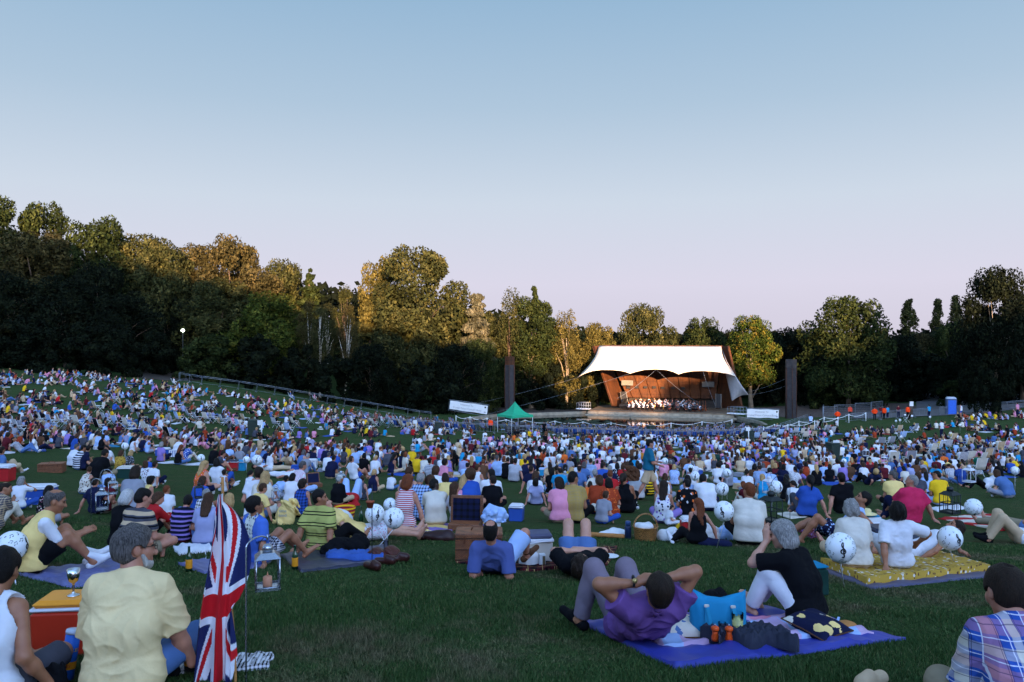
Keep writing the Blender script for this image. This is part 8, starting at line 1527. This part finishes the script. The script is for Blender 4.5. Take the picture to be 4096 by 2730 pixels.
for o, f in PEOPLE:
    if f['pose'] == 'chair': gchair(o.location, o.rotation_euler[2], rc.choice('WtsWe'), '', False)
DK = [deck_mesh(pattern_mat('pin', 'n', 'l', None, 4.0)), deck_mesh(fabric('b')), deck_mesh(pattern_mat('pin', 'b', 'w', None, 4.0))]; nd = 0
for row in range(8):
    Y = 94.2 + row * 2.15
    for k in range(46):
        x = -13.5 + k * 1.0 - row * .1 + rc.gauss(0, .08); y = Y + rc.gauss(0, .15) - .0007 * (x - 9) ** 2
        if rc.random() < .07 or nd >= 296 or inpoly(POND, np.array(x), np.array(y)) or (row < 3 and abs(x - .3) < 4.2): continue
        if row > 4 and rc.random() < .45: continue
        p = (x, y, float(terrain(x, y))); yw = face_stage(p) * .5 + rc.gauss(0, .06); o = link('deckchair', DK[1] if row == 0 else DK[2 * (rc.random() < .5)], None, p, yw); tag(o, 'blue striped deckchair among the rows before the pond' if row else 'plain blue deckchair back in the row behind the barriers', 'deckchair', 'striped deckchairs before the pond' if row else 'plain blue deckchairs behind the barriers'); nd += 1
        if rc.random() < .7: OCC.append((x, y, yw, 'deck'))
# prototypes of far figures: parts are skin, top, bottom, hair
PROTO = []
for i, (pose, L) in enumerate([('cross', dict(hs='s')), ('cross', dict(hs='m', fem=True)), ('knees', dict(hs='s')), ('lean', dict(hs='l', fem=True)), ('leanL', dict(hs='s')), ('leanR', dict(hs='m', fem=True)), ('side', dict(hs='u', fem=True)), ('legs', dict(hs='s', leg=.7)), ('fwd', dict(hs='s')), ('elbow', dict(hs='s', leg=.7)), ('cross', dict(hs='l', fem=True, sleeve=0)), ('knees', dict(hs='m', fem=True, sleeve=0, leg=.6)), ('chair', dict(hs='s')), ('chair', dict(hs='m', fem=True))]):
    L = dict(L, sleeve=L.get('sleeve', .7), wr=.002, twr=.002); J = skeleton(POSES[pose], L.get('fem', False)); f = figure(J, L, .05); PROTO.append((pose, [f['body'], f['top'], f['bottom'], f['hair']]))
TOPS = [fabric(c) for c in 'wwwwwwwwWWWkkkkknnnnblllceeevpprddyuuLLLttEEBBDD']; BOTS = [fabric(c) for c in 'nnnDDkkkkEtKB']; HRS = [HAIR[c] for c in 'kkknnnnbbbbayygs']; SKS = [SKIN[c] for c in 'frrtt']
PAL = []; 
def pi(m):
    if m not in PAL: PAL.append(m)
    return PAL.index(m)
def mass(name, items, tops=None, bots=None):
    global PAL; PAL = []; Vs, Fs, Ms = [], [], []; n = 0
    for (x, y, z, yaw, k, s) in items:
        c, d = math.cos(yaw), math.sin(yaw); mats_ = [rc.choice(SKS), rc.choice(tops or TOPS), rc.choice(bots or BOTS), rc.choice(HRS)]
        for (V, F), m in zip(PROTO[k][1], mats_):
            W_ = V * s; Vs.append(np.stack([W_[:, 0] * c - W_[:, 1] * d + x, W_[:, 0] * d + W_[:, 1] * c + y, W_[:, 2] + z], 1)); Fs.append(F + n); Ms.append(np.full(len(F), pi(m))); n += len(V)
    o = link(name, newmesh(name, np.concatenate(Vs), np.concatenate(Fs), True, PAL, np.concatenate(Ms))); o['kind'] = 'stuff'; return o
items = []; taken = [(a, b) for a, b, _ in SITTERS]; cells = {}
def free(x, y, r_):
    i, j = int(x // 1.5), int(y // 1.5)
    for a in range(i - 1, i + 2):
        for b in range(j - 1, j + 2):
            for q in cells.get((a, b), ()):
                if (q[0] - x) ** 2 + (q[1] - y) ** 2 < r_ * r_: return False
    return True
def take(x, y): cells.setdefault((int(x // 1.5), int(y // 1.5)), []).append((x, y))
for a, b in taken: take(a, b)
for o in COL.objects:
    if o.parent is None and o.get('category') in ('cool box', 'bin', 'chair', 'sign', 'hamper'): take(o.location.x, o.location.y)
OUT = np.array([(-40, 371), (0, 372), (100, 376), (185, 389), (300, 403), (405, 421), (470, 428), (480, 431), (640, 436), (776, 433), (800, 428), (862, 418), (930, 415), (1064, 409), (1064, 476), (960, 478), (860, 484), (700, 492), (560, 486), (440, 480), (320, 476), (240, 470), (120, 462), (-40, 466)])
BARE = [np.array(q) for q in ([(235, 442), (330, 439), (470, 435), (500, 440), (480, 447), (380, 447), (240, 449)], [(-10, 452), (60, 452), (150, 449), (250, 452), (240, 458), (140, 463), (80, 476), (-10, 476)], [(160, 372), (220, 392), (150, 384)], [(0, 387), (40, 388), (20, 391), (-10, 391)], [(860, 420), (930, 419), (920, 428), (800, 436)], [(925, 431), (1000, 433), (990, 439), (915, 436)], [(470, 437), (560, 438), (540, 442), (470, 441)], [(560, 464), (640, 464), (650, 470), (560, 470)])]
rg = np.random.default_rng(21)
def cluster(n, tries, Ylo, Yhi, rmin):
    global items; made = 0
    for _ in range(tries):
        if made >= n: break
        Y = math.sqrt(rg.uniform(Ylo ** 2, Yhi ** 2)); px0 = rg.uniform(-30, 1054); x0 = (px0 - CX) / FPX * Y
        for _k in range(rg.integers(2, 6)):
            x, y = x0 + rg.normal() * 1.1, Y + rg.normal() * .8; z = float(terrain(x, y)); px, py = CX + x / y * FPX, CY - z / y * FPX
            if not inpoly(OUT, np.array(px), np.array(py)) or any(inpoly(b, np.array(px), np.array(py)) for b in BARE) or not free(x, y, rmin): continue
            if y > 90.5 and -15 < x < 33: continue
            if y > 92 and x > 40 and y > 100: continue
            take(x, y); k = int(rg.integers(0, 12)); items.append((x, y, z + .02, -math.atan2(25 - x, 133 - y) + rg.normal() * .3, k, rg.uniform(.88, 1.0))); made += 1
cluster(820, 14000, 62, 116, .55); cluster(520, 8000, 42, 64, .60); cluster(190, 3500, 27, 44, .75)
for x, y, yw, kind in OCC: items.append((x, y - (.05 if kind == 'deck' else .02), float(terrain(x, y)) - (.12 if kind == 'deck' else .04), yw, int(rg.integers(12, 14)), .95))
mass('crowd', items)
# rugs, bags and boxes strewn through the far crowd
mb = MB(); CLM = [PLASTIC[c] for c in 'wwwbblcre'] + [fabric(c) for c in 'wwlbdnWt']
for it in items:
    if rc.random() < .55:
        a = rc.uniform(0, 6.28); x, y = it[0] + .6 * math.cos(a), it[1] + .6 * math.sin(a); z = float(terrain(x, y)); m_ = rc.choice(CLM); q = rc.random()
        if q < .45: mb.box((x, y, z + .06), (rc.uniform(.2, .45), rc.uniform(.2, .35), rc.uniform(.1, .3)), m_, rz=a, taper=rc.uniform(.5, 1.05))
        else: mb.box((x, y, z + .02), (rc.uniform(.5, 1.3), rc.uniform(.4, .9), .05), m_, rz=a)
o = mb.build('picnic_clutter'); o['kind'] = 'stuff'
# the orchestra in front of the steel shell
orc = []; ORX = math.atan2(SU[1], SU[0])
for r_, (n_, v0, u0, u1) in enumerate(((15, 2.0, 6.6, 18.8), (16, 3.4, 6.4, 18.4), (15, 4.8, 6.8, 17.6), (13, 6.2, 7.4, 17.0), (9, 7.6, 8.2, 16.5))):
    for k in range(n_):
        u = u0 + (u1 - u0) * k / (n_ - 1) + rc.gauss(0, .12)
        if r_ == 0 and abs(u - 12.2) < 1.3: continue
        q = SP(u, v0 + rc.gauss(0, .15), -12.0 + .14 * r_); orc.append((q[0], q[1], q[2], math.pi + ORX + (u - 12) * .06 + rc.gauss(0, .15), 12 + (rc.random() < .4), .97))
mass('orchestra', orc, [fabric(c) for c in 'wwwwwkkd'], [fabric('k')])
mb = MB(); RW = mat('instrument_wood', '#7a3814', .35, var=.2)
for (x, y, z, yw, k, s) in orc:
    d = np.array([-math.sin(yw), math.cos(yw)])
    if rc.random() < .45: mb.box((x + d[0] * .42, y + d[1] * .42, z + .75), (.35, .12, .75 if rc.random() < .4 else .2), RW, rz=yw, rx=.3)
    mb.box((x + d[0] * .75, y + d[1] * .75, z + .85), (.45, .03, .3), BLACK, rz=yw, rx=.4); mb.tube([(x + d[0] * .75, y + d[1] * .75, z), (x + d[0] * .75, y + d[1] * .75, z + .8)], .02, BLACK, 3)
o = mb.build('instruments'); o['kind'] = 'stuff'
q = pd + np.array([0, 0, .34]); person(q, ORX, POSES['stand'] | dict(lh=(-.5, .3, 1.3), rh=(.45, .35, 1.45)), dict(top='w', sleeve=1.9, bottom='k', hair='g', hs='s', posename='stand'), 'conductor in a white jacket with raised arms on the podium', None, .045)
for i in range(5):
    q = SP(17.6 + i * .5, 3.2 + .8 * (i % 2), -12.0); o = link('double_bass', None, None, q, .3 * i); tag(o, 'double bass at the end of the orchestra', 'double bass', 'double basses'); MB().lathe([(.001, .1), (.28, .15), (.30, .45), (.20, .7), (.24, .95), (.10, 1.12), (.04, 1.15), (.001, 1.16)], RW, n=10, sc=(1, .45)).build('body', o); MB().tube([(0, 0, 1.1), (0, 0, 1.85)], .035, RW, 5).build('neck', o)
# grass blades of the near lawn, thinning with distance
rg = np.random.default_rng(4); n_ = 270000; px = rg.uniform(-6, 1030, n_); Yb = 797 * 1.9 / rg.uniform(118, 348, n_); x = (px - CX) / FPX * Yb; y = Yb; keep = np.ones(n_, bool)
for P_ in EXCL: keep &= ~inpoly(P_, x, y)
x, y = x[keep], y[keep]; n_ = len(x); z = terrain(x, y); h = rg.uniform(.012, .034, n_) * (1 + .55 * np.sin(x * 2.1 + 2 * np.sin(y * .9)) * np.sin(y * 2.7 + x)); a = rg.uniform(0, 6.28, n_); w = .0016 + .00055 * y; ln = rg.normal(0, .014, (n_, 2))
V = np.stack([np.stack([x - w * np.cos(a), y - w * np.sin(a), z - .005], 1), np.stack([x + w * np.cos(a), y + w * np.sin(a), z - .005], 1), np.stack([x + ln[:, 0], y + ln[:, 1], z + h], 1)], 1).reshape(-1, 3)
m, t, p = nodes('grass_blade'); g_ = N(t, 'ShaderNodeNewGeometry'); ob = N(t, 'ShaderNodeTexCoord').outputs['Object']; nz = noise(t, ob, .7, 6, .7); nn = noise(t, ob, 2.2, 4, .6)
gr = mixc(t, nn.outputs[0], ramp(t, g_.outputs['Random Per Island'], [(0, (.014, .034, .009)), (.6, (.046, .092, .020)), (.9, (.11, .15, .045)), (1, (.24, .19, .095))]), (.022, .056, .013)); dr = ramp(t, g_.outputs['Random Per Island'], [(0, (.04, .036, .016)), (1, (.22, .165, .10))])
t.links.new(mixc(t, ramp(t, nz.outputs[0], [(.52, (0, 0, 0)), (.64, (.8, .8, .8))]), gr, dr), p.inputs['Base Color']); p.inputs['Roughness'].default_value = .7; p.inputs['Specular IOR Level'].default_value = .15
o = link('grass', newmesh('grass', V, np.arange(n_ * 3).reshape(-1, 3), False, [m])); o['kind'] = 'stuff'
# ---------------------------------------------------------------- labels: look first, then the nearest thing that can be found
NUM = [0]
used_labels = {o.get('label') for o in COL.objects if o.get('label')}
ANCH = []
CUT = lambda s: s.replace(' lying', '')
for o in COL.objects:
    if o.parent is None and o.get('category') in ('cool box', 'lantern', 'bin', 'basket', 'hamper', 'cool bag', 'bag', 'sign', 'flask', 'hat', 'blanket', 'rug', 'cushion', 'towel') and o.get('label'):
        w = o['label'].split(); c = o['category'].split()[-1]
        k = next((i for i, x in enumerate(w) if x.startswith(c)), None)
        if k is not None and k <= 5: ANCH.append((o.location.copy(), 'the ' + ' '.join(w[:k + 1]), o))
PO = {'cross': 'sitting cross-legged', 'knees': 'hugging raised knees', 'lean': 'leaning back', 'leanL': 'leaning on one arm', 'leanR': 'leaning on one arm', 'side': 'sitting with legs aside', 'fwd': 'bending forward', 'legs': 'sitting', 'drink': 'raising a hand', 'back': 'lying down', 'flat': 'lying down', 'elbow': 'lying on one side', 'chair': 'in a garden chair', 'stand': 'standing', 'akimbo': 'standing', 'walk': 'walking'}
def short(o, f): return f"the {f['hc']}-haired person in {f['top'].replace(' striped', '').replace(' flowery', '').replace(' thinly', '').replace(' multi', '')}".replace('dark brown-haired', 'dark-haired')
for o, f in PEOPLE:
    if not f['fixed']: ANCH.append((o.location.copy(), short(o, f), o))
fixed_people = [(o.location.copy(), 'the ' + ' '.join(o['label'].split()[:7]), o) for o, f in PEOPLE if f['fixed']]
def relations(o, n=14):
    p = o.location; L = sorted(((a[0] - p).length, i) for i, a in enumerate(ANCH) if a[2] is not o)[:n]
    for d, i in L:
        q = ANCH[i][0]; dd = p.length - q.length
        yield ('in front of' if dd < -.7 else 'behind' if dd > .7 else 'beside') + ' ' + ANCH[i][1]
def fit(s):
    w = s.split(); return len(w) <= 16
def pick(o, bases, n=14, bare=()):
    for b in bare:
        if b not in used_labels and fit(b) and len(b.split()) >= 4:
            used_labels.add(b); return b
    for r_ in relations(o, n):
        for b in bases:
            c = f'{b} {r_}'
            if fit(c) and c not in used_labels: used_labels.add(c); return c
    rl_ = list(relations(o, n))
    for i in range(len(rl_)):
        for j in range(i + 1, len(rl_)):
            c = f"{bases[-1].split(' with ')[0]} {rl_[i]} and {rl_[j]}"
            if fit(c) and c not in used_labels: used_labels.add(c); return c
    return None
def words_of(f):
    ty = 'sleeveless top' if f['tank'] else ('sweater' if f['sl'] and f['sl'] > 1 else 'shirt'); hr = f"{f['hl']} {f['hc']} hair" if not f['hat'] else f"a {'straw hat' if f['hat'][1] == 'brim' else 'cap'}"
    return f"person in {f['top']} {ty} with {hr}"
from collections import Counter
N1 = Counter(words_of(f) for o, f in PEOPLE); N2 = Counter(words_of(f) + PO[f['pose']] for o, f in PEOPLE)
for o, f in PEOPLE:
    if o.get('label'): continue
    ty = 'sleeveless top' if f['tank'] else ('sweater' if f['sl'] and f['sl'] > 1 else 'shirt'); hr = f"{f['hl']} {f['hc']} hair" if not f['hat'] else f"a {'straw hat' if f['hat'][1] == 'brim' else 'cap'}"
    full = f"person in {f['top']} {ty} with {hr}"; lb = pick(o, [full, full.replace(' hair', '-haired') if False else full], 14, [full] if N1[full] == 1 else [f"{full} {PO[f['pose']]}"] if N2[full + PO[f['pose']]] == 1 else [])
    o['label'] = lb or f"{full} {PO[f['pose']]}"; o['group'] = 'people seated on the lawn'
nfar = {}
for o in list(COL.objects):
    if o.parent is None and o.get('category') in ('balloon', 'chair') and not o.get('label'):
        base = ['white balloon with music notes'] if o['category'] == 'balloon' else [f"{o['hue']} garden chair"]
        near = min(((a[0] - o.location).length for a in ANCH), default=99); lb = None
        if near < 4.5: lb = pick(o, [base[0] + ' '] if False else base, 8)
        if lb is None or lb == base[0]:
            side = 'left' if o.location.x < 0 else 'right'; lb = f"{base[0]} among the far crowd on the {side} side"
        o['label'] = lb
    if 'hue' in o: del o['hue']
